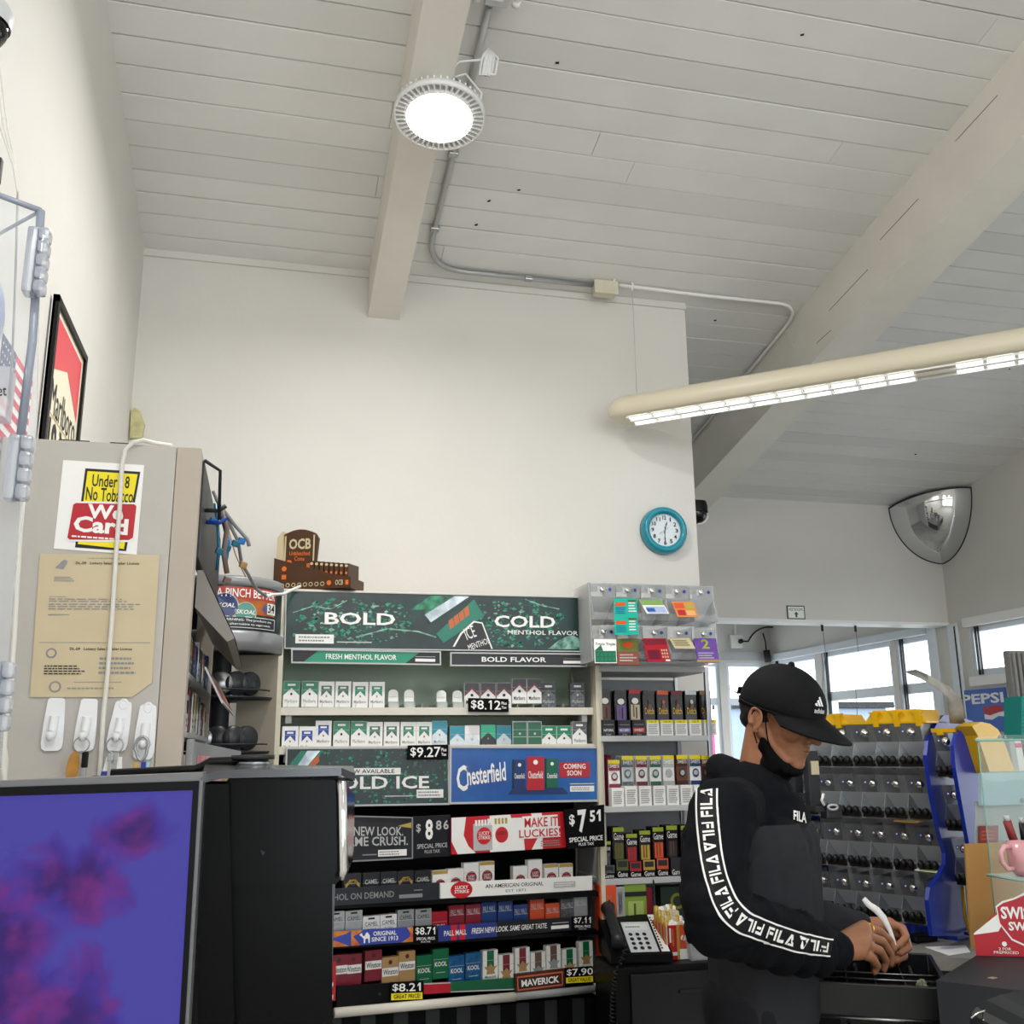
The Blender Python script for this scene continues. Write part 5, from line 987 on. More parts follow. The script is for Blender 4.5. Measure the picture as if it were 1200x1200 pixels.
f = Face(m, (cx1+.02, 2.15, 1.2), (cx1+.10, 2.72, 1.2), (cx1+.10, 2.72, 1.5), (cx1+.02, 2.15, 1.52), 'grey', .012); f.rect(.06, .04, .56, .92, mat('rose', 'c85a6c', .3, hex2='e89aa4', nscale=9)); f.rect(.62, .04, .97, .86, mat('mustard', 'b89c50', .35, hex2='8a7438', nscale=14))
for i in range(5): f.rect(.1+.09*i, .04, .105+.09*i, .92, 'cfred', 2)
m.build('framed_sign', label='grey framed red and mustard panel on the cabinet front behind the till', cat='sign')
r = random.Random(8)
for sh, z in (('upper', 1.66), ('middle', 1.54), ('lower', 1.36)):
    cols = ['packsilver', 'dgrey', 'mblue', 'packwhite', 'grizzle'] if z == 1.66 else (['packwhite', 'wine', 'packwhite', 'foil_cream', 'packsilver'] if z == 1.54 else ['ink', 'cfred', 'packwhite', 'mblue', 'packwhite'])
    for i in range(8):
        yy = 2.2+.095*i; m = MB(); c = cols[i % 5]; h = r.uniform(.075, .1); m.bb((cx1-.05, yy, z+.0005), (cx1-.004, yy+.06, z+h), c, .002)
        f = Face(m, (cx1-.004, yy, z), (cx1-.004, yy+.06, z), (cx1-.004, yy+.06, z+h), (cx1-.004, yy, z+h)); f.rect(.15, .5, .85, .85, r.choice(['cfred', 'ink', 'mgreen', 'gold'])); f.lines(.1, .1, .9, .4, 2, 'grey')
        m.build('small_pack', label='small printed pack on the %s cabinet shelf, %s from the camera' % (sh, ('nearest', 'second', 'third', 'fourth', 'fifth', 'sixth', 'seventh', 'farthest')[i]), cat='pack', group='packs on the cabinet shelves')
# hanging tags and tools near the cabinet top
mat('tagblue', '2e7fc4', .35); mat('tagteal', '1a6a86', .35)
def hang(pts, r_, mt, beads, label):
    m = MB(); m.tube([at(*p) for p in pts], r_, mt, 6); o = m.build('hanging_strap', label=label, cat='strap', group='straps hanging on the cabinet front')
    if beads:
        g = MB()
        for b in beads: g.box(at(*b[:3]), (.018, .012, .016), b[3], Euler((.3, .2, .5)).to_matrix(), .004)
        g.build('tag', o)
    return o
hang([(250, 575, 2.35), (256, 590, 2.36), (275, 615, 2.4), (290, 632, 2.42), (292, 640, 2.42)], .0045, 'grey', None, 'grey strap hanging furthest out on the cabinet front')
hang([(255, 590, 2.36), (268, 612, 2.4), (279, 634, 2.42), (283, 660, 2.5), (292, 675, 2.6), (300, 690, 2.7), (312, 699, 2.8)], .0045, 'grey', [(283, 634, 2.42, 'tagblue')], 'long grey strap running down towards the round display')
hang([(252, 590, 2.33), (255, 612, 2.33), (257, 645, 2.34), (254, 668, 2.35)], .004, 'tagteal', [(257, 646, 2.34, 'tagteal'), (250, 611, 2.33, 'tagblue')], 'teal strap hanging left on the cabinet front')
hang([(256, 592, 2.36), (262, 612, 2.37), (268, 636, 2.38), (264, 660, 2.39)], .005, 'cfred' if False else 'tagblue', [(276, 637, 2.38, 'tagteal'), (266, 642, 2.38, 'tagteal')], 'blue strap hanging in the middle of the bundle')
hang([(258, 594, 2.34), (266, 620, 2.35), (262, 648, 2.36), (266, 672, 2.37)], .006, mat('leather', '7a6a60', .7), [(266, 680, 2.37, 'leather')], 'brown strap with fabric end in the bundle')
hang([(262, 600, 2.38), (276, 650, 2.4), (284, 668, 2.42), (288, 676, 2.43)], .0015, 'tan', [(285, 662, 2.41, 'tan')], 'thin tan string in the bundle')
for i, (yy, pz) in enumerate(((2.25, 598), (2.32, 612))):
    m = MB(); a = Vector((cx1+.004, yy, at(243, pz, yy).z)); m.tube([a, a+Vector((.03, 0, 0)), a+Vector((.045, 0, .012))], .005, ['dgrey', 'mblue'][i], 8); m.build('wall_hook', label=['dark grey peg hook at the cabinet front top', 'blue peg hook below the grey peg'][i], cat='hook', group='peg hooks')
# white wire from strap to the box of papers
m = MB(); m.tube([at(312, 699, 2.85), at(318, 697, 3.0), at(332, 696, 3.2), at(345, 690, 3.42), at(352, 687, 3.44)], .005, 'paper', 6); m.build('white_wire', label='short white wire from the strap to the rack top corner', cat='wire')
# ================================================================== round smokeless tobacco display
SC = Vector((-.14, 3.23, 0)); SR = .175; fy = SC.y-SR
zt, zb1 = at(275, 672, fy).z, at(290, 738, fy).z
root = empty('round_display', (SC.x, SC.y, 0), 'round grey display with smokeless tobacco tins and curved header', 'display')
cylm = mat('display_grey', '8e9093', .35, .2)
T = Matrix.Translation(SC)
m = MB(); m.lathe([(SR-.006, zt-.01), (SR, zt-.005), (SR+.004, zt-.012), (SR+.004, zt-.03), (SR, zt-.034)], cylm, T, 48); m.lathe([(0, zt-.012), (SR, zt-.008)], cylm, T, 48); m.build('top_rim', root)
m = MB(); m.lathe([(SR-.002, zb1-.04), (SR-.002, zt-.03)], mat('display_dark', '2b3036', .3), T, 48); m.build('header', root)
zl0 = zb1-.045; zl1 = zb1+.0
m = MB(); m.lathe([(SR-.01, zl0-.015), (SR+.006, zl0-.012), (SR+.008, zl1-.005), (SR, zl1), ], cylm, T, 48); m.lathe([(0, zl0-.01), (SR, zl0-.012)], 'dgrey', T, 48); m.build('lower_rim', root)
class Cyl(Face):
    def __init__(s, mb, c, R, a0, a1, z0, z1):
        s.mb = mb; s.cc = c; s.R = R; s.a0 = a0; s.a1 = a1; s.z0 = z0; s.z1 = z1; s.w = R*abs(a1-a0); s.h = z1-z0; s.e = .0006
    def P(s, u, v, l=1):
        a = s.a0+(s.a1-s.a0)*u; r_ = s.R+s.e*l; return Vector((s.cc.x+r_*math.cos(a), s.cc.y+r_*math.sin(a), s.z0+(s.z1-s.z0)*v))
    def rect(s, u0, v0, u1, v1, m, l=1):
        n_ = max(1, int(abs(u1-u0)*20))
        for i in range(n_): Face.rect(s, u0+(u1-u0)*i/n_, v0, u0+(u1-u0)*(i+1)/n_, v1, m, l)
m = MB(); f = Cyl(m, SC, SR, rad(-118), rad(-28), zl1+.004, zt-.034)
f.rect(.0, .0, 1, 1, 'display_dark'); f.rect(.06, .34, .97, .96, mat('amber', 'c88a3c', .4, hex2='a8502c', nscale=9), 2); f.rect(.22, .68, .97, .96, mat('brick', 'b4402e', .4), 3)
f.text('A PINCH BETTER', .24, .72, .95, .92, 'paper', 5, .01)
for u, v, c in ((.15, .46, mat('tin_blue', '8aa4c4', .3)), (.33, .5, 'mnavy'), (.56, .36, mat('tin_green', '5f9c8c', .3))):
    f.disc(u, v, .125 if c != 'mnavy' else .15, 'lgrey', 5); f.disc(u, v, .115 if c != 'mnavy' else .14, c, 6); f.text('SKOAL', u-.11, v-.025, u+.11, v+.075, 'paper', 7, .02, shear=.2)
f.text('4', .76, .4, .82, .62, 'cfblue', 5, .01); f.rect(.83, .38, .97, .64, 'paper', 5); f.text('34', .84, .42, .95, .62, 'ink', 6, .01)
f.rect(.1, .02, .97, .28, 'paper', 5); f.rect(.11, .035, .96, .265, 'slate' if 'slate' in MATS else 'dgrey', 6); f.text('WARNING: The products are', .3, .16, .9, .23, 'paper', 7); f.text('safe alternative to cigarettes', .3, .07, .88, .13, 'paper', 7)
m.build('header_print', root)
m = MB(); m.lathe([(.03, 0), (.03, zl0)], 'dgrey', T, 12); m.build('pole', root)
m = MB(); m.prism([(SC.x+.05, SC.y-.01, 0), (SC.x+SR-.005, SC.y-.03, 0), (SC.x+SR-.005, SC.y+.12, 0), (SC.x+.05, SC.y+.12, 0)], (0, 0, zl0-.015), mat('display_beige', '8d8678', .5)); m.build('side_panel', root)
for z in (1.66, 1.5, 1.36, 1.22):
    m = MB(); m.lathe([(0, z-.008), (SR-.02, z-.008), (SR-.015, z), (0, z)], 'ink', T, 36)
    m.tube([SC+Vector(((SR-.018)*math.cos(rad(a)), (SR-.018)*math.sin(rad(a)), z+.02)) for a in range(-170, -10, 10)], .0025, 'dgrey', 5); sf = m.build('shelf', root)
k = 0
for z, nm in ((1.66, 'top'), (1.5, 'second'), (1.36, 'third')):
    for i, a in enumerate((-128, -108, -88, -68, -48)):
        p = SC+Vector(((SR-.045)*math.cos(rad(a)), (SR-.045)*math.sin(rad(a)), z+.038)); d = Vector((math.cos(rad(a)), math.sin(rad(a)), 0)); m = MB(); side = d.cross(Vector((0, 0, 1)))
        TT2 = T_at(p, side, Vector((0, 0, 1)), side.cross(Vector((0, 0, 1)))*1)
        m.lathe([(0, -.012), (.034, -.012), (.036, -.008), (.036, .006), (.033, .01), (0, .01)], ['packblack', 'dgrey', 'steel', 'packblack'][(i+k) % 4], TT2, 24); m.lathe([(.0, .0104), (.026, .0104)], ['silverfoil', 'tan', 'grizzle', 'mavbrown'][(i*2+k) % 4], TT2, 20)
        m.build('tobacco_tin', label='round tobacco tin on the %s tier of the round display, %s from left' % (nm, ('first', 'second', 'third', 'fourth', 'fifth')[i]), cat='tin', group='tins in the round display'); 
    k += 1
# ================================================================== rolling paper display box on the rack
ob = at(320, 684, 3.55); ob.z = 2.046; root = empty('countertop_display', ob, 'brown and orange rolling paper display box on the rack top left corner', 'display box')
Rz = Euler((0, 0, rad(-26))).to_matrix(); mat('ocb_brown', '4a2e18', .45); mat('ocb_orange', 'e0702a', .45)
def oq(x, y, z): return ob + Rz @ Vector((x, y, z))*1.13
m = MB(); m.prism([oq(0, 0, 0), oq(.255, 0, 0), oq(.255, 0, .035), oq(.2, 0, .045), oq(.0, 0, .105)], Rz @ Vector((0, .003, 0)), 'ocb_brown'); m.prism([oq(0, .11, 0), oq(.255, .11, 0), oq(.255, .11, .035), oq(.0, .11, .105)], Rz @ Vector((0, .003, 0)), 'ocb_brown')
m.prism([oq(0, 0, 0), oq(0, .113, 0), oq(0, .113, .105), oq(0, 0, .105)], Rz @ Vector((.003, 0, 0)), 'ocb_brown'); m.prism([oq(.255, 0, 0), oq(.255, .113, 0), oq(.255, .113, .035), oq(.255, 0, .035)], Rz @ Vector((.002, 0, 0)), 'ocb_brown'); m.prism([oq(0, 0, 0), oq(.255, 0, 0), oq(.255, .113, 0), oq(0, .113, 0)], (0, 0, .002), 'ocb_brown')
f = Face(m, oq(0, 0, 0), oq(.255, 0, 0), oq(.255, 0, .105), oq(0, 0, .105))
f.poly([(0, 0), (.07, 0), (.07, .88), (0, .95)], 'foil_cream', 2) if False else None
f.disc(.14, .66, .032, 'ocb_orange', 2); f.rect(.11, .34, .17, .48, 'ocb_orange', 2)
for i in range(8): f.disc(.12+.075*i, .16, .027, 'foil_cream', 2); f.disc(.12+.075*i, .16, .018, 'ocb_brown', 3)
f.disc(.73, .18, .03, 'ocb_orange', 2); f.text('OCB', .81, .1, .91, .26, 'foil_cream', 2, .02); f.rect(.94, .1, .98, .24, 'ocb_orange', 2)
m.build('tray', root)
m = MB(); R2 = Rz; prof = []
for i in range(13):
    t = i/12; prof.append((.13*t-.005, .185+.02*math.sin(PI*t)-(.012 if i in (0, 12) else 0)))
pts = [oq(x, .05, z) for x, z in [(0-.005, .07)] + prof + [(.115, .055)]]
m.prism(pts, Rz @ Vector((0, .012, 0)), 'ocb_brown')
m.prism([oq(-.012, .04, .06), oq(-.012, .04, .18), oq(.006, .04, .20), oq(.012, .04, .06)], Rz @ Vector((0, .06, 0)), 'foil_cream')
f = Face(m, oq(0, .05, .07), oq(.125, .05, .06), oq(.125, .05, .19), oq(0, .05, .19)); f.rect(.08, .08, .12, .96, 'foil_cream', 2); f.rect(.86, .1, .9, .96, 'foil_cream', 2); f.text('OCB', .2, .6, .8, .88, 'foil_cream', 2, .03); f.text('Unbleached', .22, .44, .78, .55, 'ocb_orange', 2); f.text('Cone', .36, .30, .64, .42, 'ocb_orange', 2); f.disc(.22, .24, .08, 'ocb_orange', 2); f.rect(.7, .1, .84, .24, 'ocb_orange', 2)
m.build('header_card', root)
for i in range(8):
    x = .115+.0165*i; m = MB(); z1 = .093-.002*i; m.hexa([oq(x, .012, .004), oq(x+.013, .012, .004), oq(x+.013, .012, z1), oq(x, .012, z1), oq(x, .1, .004), oq(x+.013, .1, .004), oq(x+.013, .1, z1+.005), oq(x, .1, z1+.005)], 'ocb_brown')
    f = Face(m, oq(x, .012, .004), oq(x+.013, .012, .004), oq(x+.013, .012, z1), oq(x, .012, z1)); f.disc(.5, .9, .4, 'foil_cream', 2, .05); f.disc(.5, .6, .3, 'ocb_orange', 2, .06); f.rect(.2, .3, .8, .42, 'ocb_orange', 2)
    m.build('paper_pack', label='brown rolling paper pack in the display box, %s from left' % ('first', 'second', 'third', 'fourth', 'fifth', 'sixth', 'seventh', 'eighth')[i], cat='paper pack', group='paper packs in the brown box')
# ================================================================== counter side
CZ = .92; TZ = .985
wtop = mat('worktop_grey', '8f8d88', .45, noise=.12, nscale=60)
wa = rad(-30); W = Euler((0, 0, wa)).to_matrix(); wo = atz(958, 1150, TZ); wo.z = 0
def wp(u, v, z): return wo + W @ Vector((u, v, 0)) + Vector((0, 0, z))
# worktop runs behind the till
m = MB(); P = [(1.46, 2.86), (1.83, 2.64), (2.05, 2.50), (2.35, 2.10), (3.1, 2.1), (3.1, 3.9), (1.72, 3.9), (1.72, 3.3), (1.46, 3.05)]
m.prism([(x, y, CZ-.035) for x, y in P], (0, 0, .035), wtop); m.build('worktop', label='grey worktop behind the open till drawer', cat='worktop')
m = MB(); P2 = [(1.66, 2.82), (1.86, 2.70), (2.1, 2.55), (2.4, 2.15), (3.05, 2.15), (3.05, 3.85), (1.8, 3.85), (1.66, 3.3)]
m.prism([(x, y, 0) for x, y in P2], (0, 0, CZ-.036), 'dgrey'); m.build('counter_cabinet', label='dark counter cabinet under the grey worktop', cat='cabinet')
# --- till drawer
dw, dd, dh = .268, .385, .07; dz = TZ
root = empty('cash_drawer', wp(dw/2, dd/2, 0), 'black open cash drawer with divided tray under the clerk\'s hands', 'till')
dk = mat('drawer_black', '15171b', .3); m = MB()
def wbox(mb, u0, v0, z0, u1, v1, z1, mt, bev=0): mb.box(wp((u0+u1)/2, (v0+v1)/2, (z0+z1)/2), (u1-u0, v1-v0, z1-z0), mt, W, bev)
wbox(m, 0, 0, dz-dh, dw+.0, .012, dz, dk, .003); wbox(m, 0, dd-.01, dz-dh, dw, dd, dz, dk, .002); wbox(m, 0, .012, dz-dh, .01, dd-.01, dz, dk, .002); wbox(m, dw, .012, dz-dh, dw+.01, dd-.01, dz, dk, .002); wbox(m, .01, .012, dz-dh, dw, dd-.01, dz-dh+.005, 'blackmatte')
m.build('tray', root)
for u in (.07, .14, .21): m = MB(); wbox(m, u*.9, .013, dz-dh+.005, u*.9+.003, dd-.011, dz-.012, dk, .001); m.build('divider', root) if u != .07 else m.build('divider', root)
m = MB(); wbox(m, .01, .17, dz-dh+.005, dw, .174, dz-.012, dk); m.build('divider', root)
for u in (.03, .10, .17, .24): m = MB(); m.tube([wp(u*.9, .2, dz-.02), wp(u*.9, .29, dz-.016), wp(u*.9, .34, dz-.03)], .004, 'dgrey', 6); m.build('bill_clip', root)
for v in (.10, .165): m = MB(); m.tube([wp(.012, v, dz-.01), wp(dw-.002, v, dz-.01)], .002, 'steel', 6); m.build('rail', root)
m = MB(); wbox(m, 0.06, .0, dz-dh-.26, dw+.0, .20, dz-dh-.004, 'black', .004); wbox(m, .03, -.004, dz-dh-.24, dw-.03, .0, dz-dh-.03, dk, .002); m.build('cabinet_body', root)
m = MB(); m.tube([wp(.0, -.004, dz-dh), wp(dw, -.004, dz-dh)], .0035, 'steel', 8); m.build('chrome_strip', root)
r = random.Random(2)
for i in range(6):
    m = MB(); p = wp(.225+r.uniform(-.02, .02), .035+r.uniform(-.01, .02), dz-.018+.008*(i % 3)); m.ball(p, (r.uniform(.01, .016), .010, .006), mat('crumpled_bill', 'a9aa92', .8, hex2='6f7660', nscale=80), 8, Euler((r.random(), r.random(), r.random()*3)).to_matrix())
    m.build('crumpled_note', label='pale crumpled paper scrap in the near till compartment', cat='paper scrap', group='paper scraps in the till')
# --- register housing (higher block right of the drawer)
hz = 1.03; H = [Vector((x*.94, y*.94, 0)) for x, y in ((1.443, 2.046), (1.541, 1.928), (1.95, 1.80), (2.02, 2.13), (1.71, 2.252))]
m = MB(); m.prism([p+Vector((0, 0, .55)) for p in H], (0, 0, hz-.55), mat('housing_dark', '2a2c30', .5, spec=.3)); o = m.build('register_base', label='dark grey register base right of the open drawer carrying the cigar box', cat='register')
m = MB(); p = atz(1163, 1146, hz+.0015); m.box(p, (.018, .012, .001), mat('sticker_tan', '9c8878', .6), Euler((0, 0, .4)).to_matrix()); m.build('sticker', label='tiny worn tan sticker on the register base', cat='sticker')
# --- red and white cigar display box
B = [atz(1144, 1120, hz+.001), atz(1236, 1122, hz+.001)]; bx_ = (B[1]-B[0]).normalized(); bn = Vector((-bx_.y, bx_.x, 0)); bw = .19
root = empty('cigar_box', B[0]+bx_*bw/2, 'red and white cigar box with a triangular front standing on the register base', 'box')
h0 = at(1143, 1094, B[0].y).z-hz; h1 = .17
m = MB(); q = [B[0], B[0]+bx_*bw, B[0]+bx_*bw+Vector((0, 0, h1+.02)), B[0]+Vector((0, 0, h0))]
m.prism(q, bn*.06+bx_*.035, 'cfred'); f = Face(m, q[0], q[1], q[1]+Vector((0, 0, h1+.02)), q[0]+Vector((0, 0, h1+.02))); k = h0/(h1+.02)
f.poly([(0, k*.93), (0, k), (1, 1), (1, .9), (.45, .52), (.28, k*1.1)], 'paper', 1); f.poly([(.1, k), (.2, k+.18), (1, .97), (1, 0.02), (.0, .02), (0, k*.93)], 'cfred', .5)
f.poly([(.28, .56), (.36, .62), (.5, .66), (.62, .72), (.68, .66), (.9, .6), (.94, .4), (.8, .2), (.6, .1), (.42, .18), (.3, .36)], 'paper', 2); f.poly([(.295, .55), (.37, .6), (.5, .64), (.62, .69), (.68, .64), (.88, .58), (.92, .4), (.79, .22), (.6, .12), (.43, .2), (.31, .37)], 'cfred', 3)
f.text('SWISHER', .33, .42, .93, .56, 'paper', 4, .03); f.text('SWEETS', .40, .29, .86, .39, 'paper', 4, .03); f.disc(.33, .14, .028, 'paper', 4); f.text('2 FOR', .26, .07, .40, .10, 'paper', 4); f.text('PREPRICED', .2, .03, .48, .06, 'paper', 4)
m.build('carton', root)
# --- kraft envelope and papers behind it, in a clear rack
EY = 2.36; kr = mat('kraft', 'b98a4a', .6, noise=.1, nscale=12)
def standing(px0, py0, px1, py1, Y, base, label, nm, cat, draw=None, th=.003, px0b=None):
    m = MB(); a, b = at(px0b or px0, py1, Y), at(px1, py1, Y); c, d = at(px1, py0, Y), at(px0, py0, Y); b.z = a.z; c.z = d.z; f = Face(m, a, b, c, d, base, th)
    if draw: draw(f)
    return m.build(nm, label=label, cat=cat)
standing(1131, 989, 1240, 1112, EY, kr, 'tall brown kraft envelope standing behind the cigar box', 'kraft_envelope', 'envelope', None, .006, 1139)
standing(1143, 939, 1240, 992, EY+.03, mat('grey_paper', 'aab0b0', .6), 'pale grey sheet behind the brown envelope', 'paper_sheet', 'paper')
standing(1148, 968, 1170, 990, EY+.02, mat('dull_red', '8a3230', .5), 'small red printed booklet above the brown envelope', 'booklet', 'booklet', lambda f: f.lines(.1, .2, .9, .8, 3, 'pmorange'))
standing(1150, 906, 1240, 944, EY+.012, mat('pale_blue', 'a9c4cb', .4), 'pale blue document pouch with a flap in the clear rack', 'document_pouch', 'pouch', lambda f: (f.poly([(0, 1), (.03, .82), (.2, .72), (.5, .78), (1, .76), (1, 1)], mat('pale_blue2', 'b9d2d8', .4), 2), f.disc(.52, .12, .03, 'grey', 3)), .012)
GE = clear('rack_glass', 'cfe6e2', .02, .03, fk=.8); ge = mat('glass_edge', '7fb8b0', .2)
root = empty('glass_rack', at(1172, 1100, 2.3), 'clear glass shelf rack with greenish edges at the right edge', 'rack')
def gpanel(pxs, Y0, dy=0.004):
    m = MB(); q = [at(px, py, Y0) for px, py in pxs]; m.prism(q, (0, dy, 0), GE); m.tube(q, .0016, ge, 5, closed=True); m.build('panel', root)
gpanel([(1146, 868), (1240, 866), (1240, 1090), (1168, 1090)], 2.30); gpanel([(1156, 905), (1230, 903), (1236, 1030), (1166, 1060)], 2.44)
m = MB(); m.prism([atz(1143, 868, 1.52) if False else at(1143, 868, 2.3), at(1245, 866, 2.3), at(1245, 862, 2.52), at(1149, 864, 2.52)], (0, 0, .005), GE); m.tube([at(1143, 868, 2.3), at(1245, 866, 2.3)], .003, ge, 6); m.build('shelf', root)
MYy = 2.05; s0 = at(1178, 1027, MYy); m = MB(); sz = s0.z; m.prism([Vector((s0.x, MYy-.045, sz-.006)), Vector((s0.x+.3, MYy-.045, sz-.006)), Vector((s0.x+.3, MYy+.06, sz-.006)), Vector((s0.x, MYy+.06, sz-.006))], (0, 0, .005), GE); m.tube([Vector((s0.x, MYy-.045, sz-.004)), Vector((s0.x+.3, MYy-.045, sz-.004))], .0025, ge, 6); m.tube([Vector((s0.x, MYy-.045, sz-.004)), Vector((s0.x, MYy+.06, sz-.004))], .0025, ge, 6); m.build('shelf', root)
# mug
mc_ = at(1205, 1027, MYy); mc_.z = sz; mh = at(1205, 986, MYy).z-sz; mr = .039
root = empty('mug', mc_, 'pink mug with its handle to the left on the glass shelf', 'mug'); pk_ = mat('pink_glaze', 'd9a0a6', .25, coat=.4); T = Matrix.Translation(mc_)
m = MB(); m.lathe([(0, .001), (mr*.7, .001), (mr*.9, .012), (mr, .03), (mr, mh), (mr-.004, mh), (mr-.004, .02), (0, .012)], pk_, T, 32); m.build('body', root)
m = MB(); m.tube([mc_+Vector(v) for v in ((-mr+.002, 0, mh*.85), (-mr-.016, 0, mh*.88), (-mr-.027, 0, mh*.7), (-mr-.026, 0, mh*.42), (-mr-.014, 0, mh*.22), (-mr+.003, 0, mh*.22))], .0055, pk_, 10); m.build('handle', root)
for (a, b, c, rr_, lb) in (((1188, 985), (1180, 962), 'dull_red', .010, 'dark red marker standing in the rack above the mug'), ((1200, 985), (1197, 964), 'ink', .007, 'black pen standing in the rack above the mug')):
    m = MB(); m.tube([at(*a, MYy+.08), at(*b, MYy+.08)], rr_, c, 10); m.tube([at(*b, MYy+.08), at(*b, MYy+.08)+Vector((-.001, 0, .012))], rr_*.7, 'lgrey', 8); m.build('marker_pen', label=lb, cat='pen')
# papers on the worktop
m = MB(); q = [atz(x, y, CZ+.001) for x, y in ((1084, 1110), (1132, 1108), (1137, 1116), (1112, 1120))]; m.prism(q, (0, 0, .001), 'paper'); m.build('paper_sheet', label='white paper slip lying on the grey worktop near the brown envelope', cat='paper')
m = MB(); p0, p1 = atz(1066, 1100, CZ+.012), atz(1092, 1097, CZ+.012); m.box((p0+p1)/2, ((p1-p0).length, .05, .02), 'black', Euler((0, 0, math.atan2(p1.y-p0.y, p1.x-p0.x))).to_matrix(), .006); m.build('stapler', label='black handheld device lying on the worktop beside the hands', cat='device')
# --- lottery dispenser
L0 = Vector((1.86, 3.25, CZ)); ex = Vector((.51, -.86, 0)).normalized(); nn = Vector((-.86, -.51, 0)).normalized(); ev = (Vector((0, 0, 1))+nn*.17)
def U(u, v, w_=0): return L0+ex*u+ev*v+nn*w_
blue = mat('dispenser_blue', '16309c', .3); yel = mat('dispenser_yellow', 'e5b313', .4)
root = empty('lottery_dispenser', L0+ex*.3, 'wide lottery ticket dispenser with blue sides and yellow top beyond the clerk', 'ticket dispenser')
def panel_px(pts, u0, th, mt, nm, par):
    O = L0+ex*u0; q = []
    for px, py in pts: d = ray(px, py); q.append(CAM+d*((O-CAM).dot(ex)/d.dot(ex)))
    for p in q: p.z = max(p.z, CZ+.002)
    m = MB(); m.prism(q, -ex*th, mt); return m.build(nm, par)
m = MB(); m.prism([U(.0, .0, .03), U(.0, .25, .06), U(.0, .70, .05), U(.0, .70, -.14), U(.0, .0, -.14)], ex*.012, blue); m.prism([U(-.05, .32, .0), U(.015, .32, .03), U(.015, .62, .03), U(-.03, .62, -.02)], -nn*.02, blue); m.build('side_panel', root)
panel_px([(1116, 838), (1106, 838), (1098, 848), (1088, 868), (1086, 885), (1092, 930), (1100, 970), (1108, 1000), (1108, 1012), (1100, 1028), (1090, 1040), (1088, 1055), (1093, 1097), (1111, 1097), (1140, 1100), (1140, 845)], .50, .012, blue, 'side_panel', root)
m = MB(); m.prism([U(.02, .645, .03), U(.5, .645, .03), U(.5, .645, -.13), U(.02, .645, -.13)], ev*.006, yel)
for a, b, h in ((.02, .24, .03), (.3, .50, .038)): m.prism([U(a, .65, .03), U(b, .65, .03), U(b-.02, .65+h, .02), U(a+.03, .65+h, .02)], -nn*.14, yel)
for u in (.06, .13, .2, .33, .40, .47): m.prism([U(u, .635, .036), U(u+.018, .635, .036), U(u+.018, .672, .036), U(u+.03, .682, .036), U(u-.012, .682, .036), U(u, .672, .036)], -nn*.01, yel)
m.build('top_cover', root)
bf = mat('bin_back', '8e9296', .5); m = MB(); m.prism([U(.012, .02, -.10), U(.49, .02, -.10), U(.49, .65, -.10), U(.012, .65, -.10)], -nn*.004, mat('smoked_back', 'b4b8bb', .5)); m.build('back_panel', root)
m = MB(); m.prism([U(.0, .0, .05), U(.49, .0, .05), U(.49, .0, -.13), U(.0, .0, -.13)], ev*.03, blue)
for i in range(12): m.prism([U(.02+.038*i, .003, .051), U(.04+.038*i, .003, .051), U(.04+.038*i, .025, .051), U(.02+.038*i, .025, .051)], nn*.004, mat('blue_dark', '0c1c60', .4))
m.build('base_tray', root)
DC = clear('bin_plastic', 'e2e6ea', .12, .06); rb = random.Random(12)
def tbin(u0, cw, vb, root, detail=True):
    """one clear ticket bin: ball lock, badge, black rollers, curved front"""
    m = MB(); u1 = u0+cw-.003
    for u in (u0, u1): m.prism([U(u, vb+.155, .03), U(u, vb+.155, -.08), U(u, vb+.01, -.08), U(u, vb+.035, .045), U(u, vb+.06, .045), U(u, vb+.10, .02)], ex*.0012, DC)
    m.poly([U(u0, vb+.10, .022), U(u1, vb+.10, .022), U(u1, vb+.155, .032), U(u0, vb+.155, .032)], DC); m.poly([U(u0, vb+.10, .022), U(u1, vb+.10, .022), U(u1, vb+.05, -.03), U(u0, vb+.05, -.03)], DC)
    m.poly([U(u0, vb+.055, .046), U(u1, vb+.055, .046), U(u1, vb+.03, .048), U(u0, vb+.03, .048)], DC)
    b = m.build('ticket_bin', root)
    l = MB(); l.ball(U(u0+cw*.62, vb+.128, .04), .0145, 'chrome', 12); l.ball(U(u0+cw*.62, vb+.128, .03), .004, 'ink', 6); Tb = T_at(U(u0+cw*.28, vb+.132, .035), ex, ev.normalized(), ex.cross(ev).normalized()*-1 if ex.cross(ev).dot(nn) < 0 else ex.cross(ev).normalized())
    l.lathe([(0, .001), (.0058, .001)], 'badge', Tb, 12, False); l.lathe([(0, .002), (.003, .002)], 'paper', Tb, 8, False); l.build('lock', b)
    r = MB()
    for k in range(3): r.ball(U(u0+cw*(.2+.28*k), vb+.044, .056), (.012, .010, .014), mat('roller_black', '060607', .5), 10)
    r.box(U(u0+cw*.5, vb+.034, .05), (cw*.8, .016, .02), 'roller_black', Matrix((ex, nn, Vector((0, 0, 1)))).transposed()); r.build('roller', b)
    if detail and rb.random() < .5:
        t = MB(); c = rb.choice(['tk_orange', 'packsilver', 'tk_green', 'foil_cream', 'lgrey', 'packsilver']); t.prism([U(u0+.006, vb+.065, -.03), U(u1-.006, vb+.065, -.03), U(u1-.006, vb+.095, -.015), U(u0+.006, vb+.095, -.015)], -nn*.01, c); t.build('ticket_stack', b)
cw = .077
for rw in range(4):
    vb = .015+.158*rw
    for c in range(6): tbin(.018+cw*c, cw+.002, vb, root)
    m = MB(); m.prism([U(.012, vb+.02, .055), U(.485, vb+.02, .055), U(.485, vb+.02, -.05), U(.012, vb+.02, -.05)], ev*.002, 'packsilver' if rw == 3 else DC); m.build('shelf_lip', root)
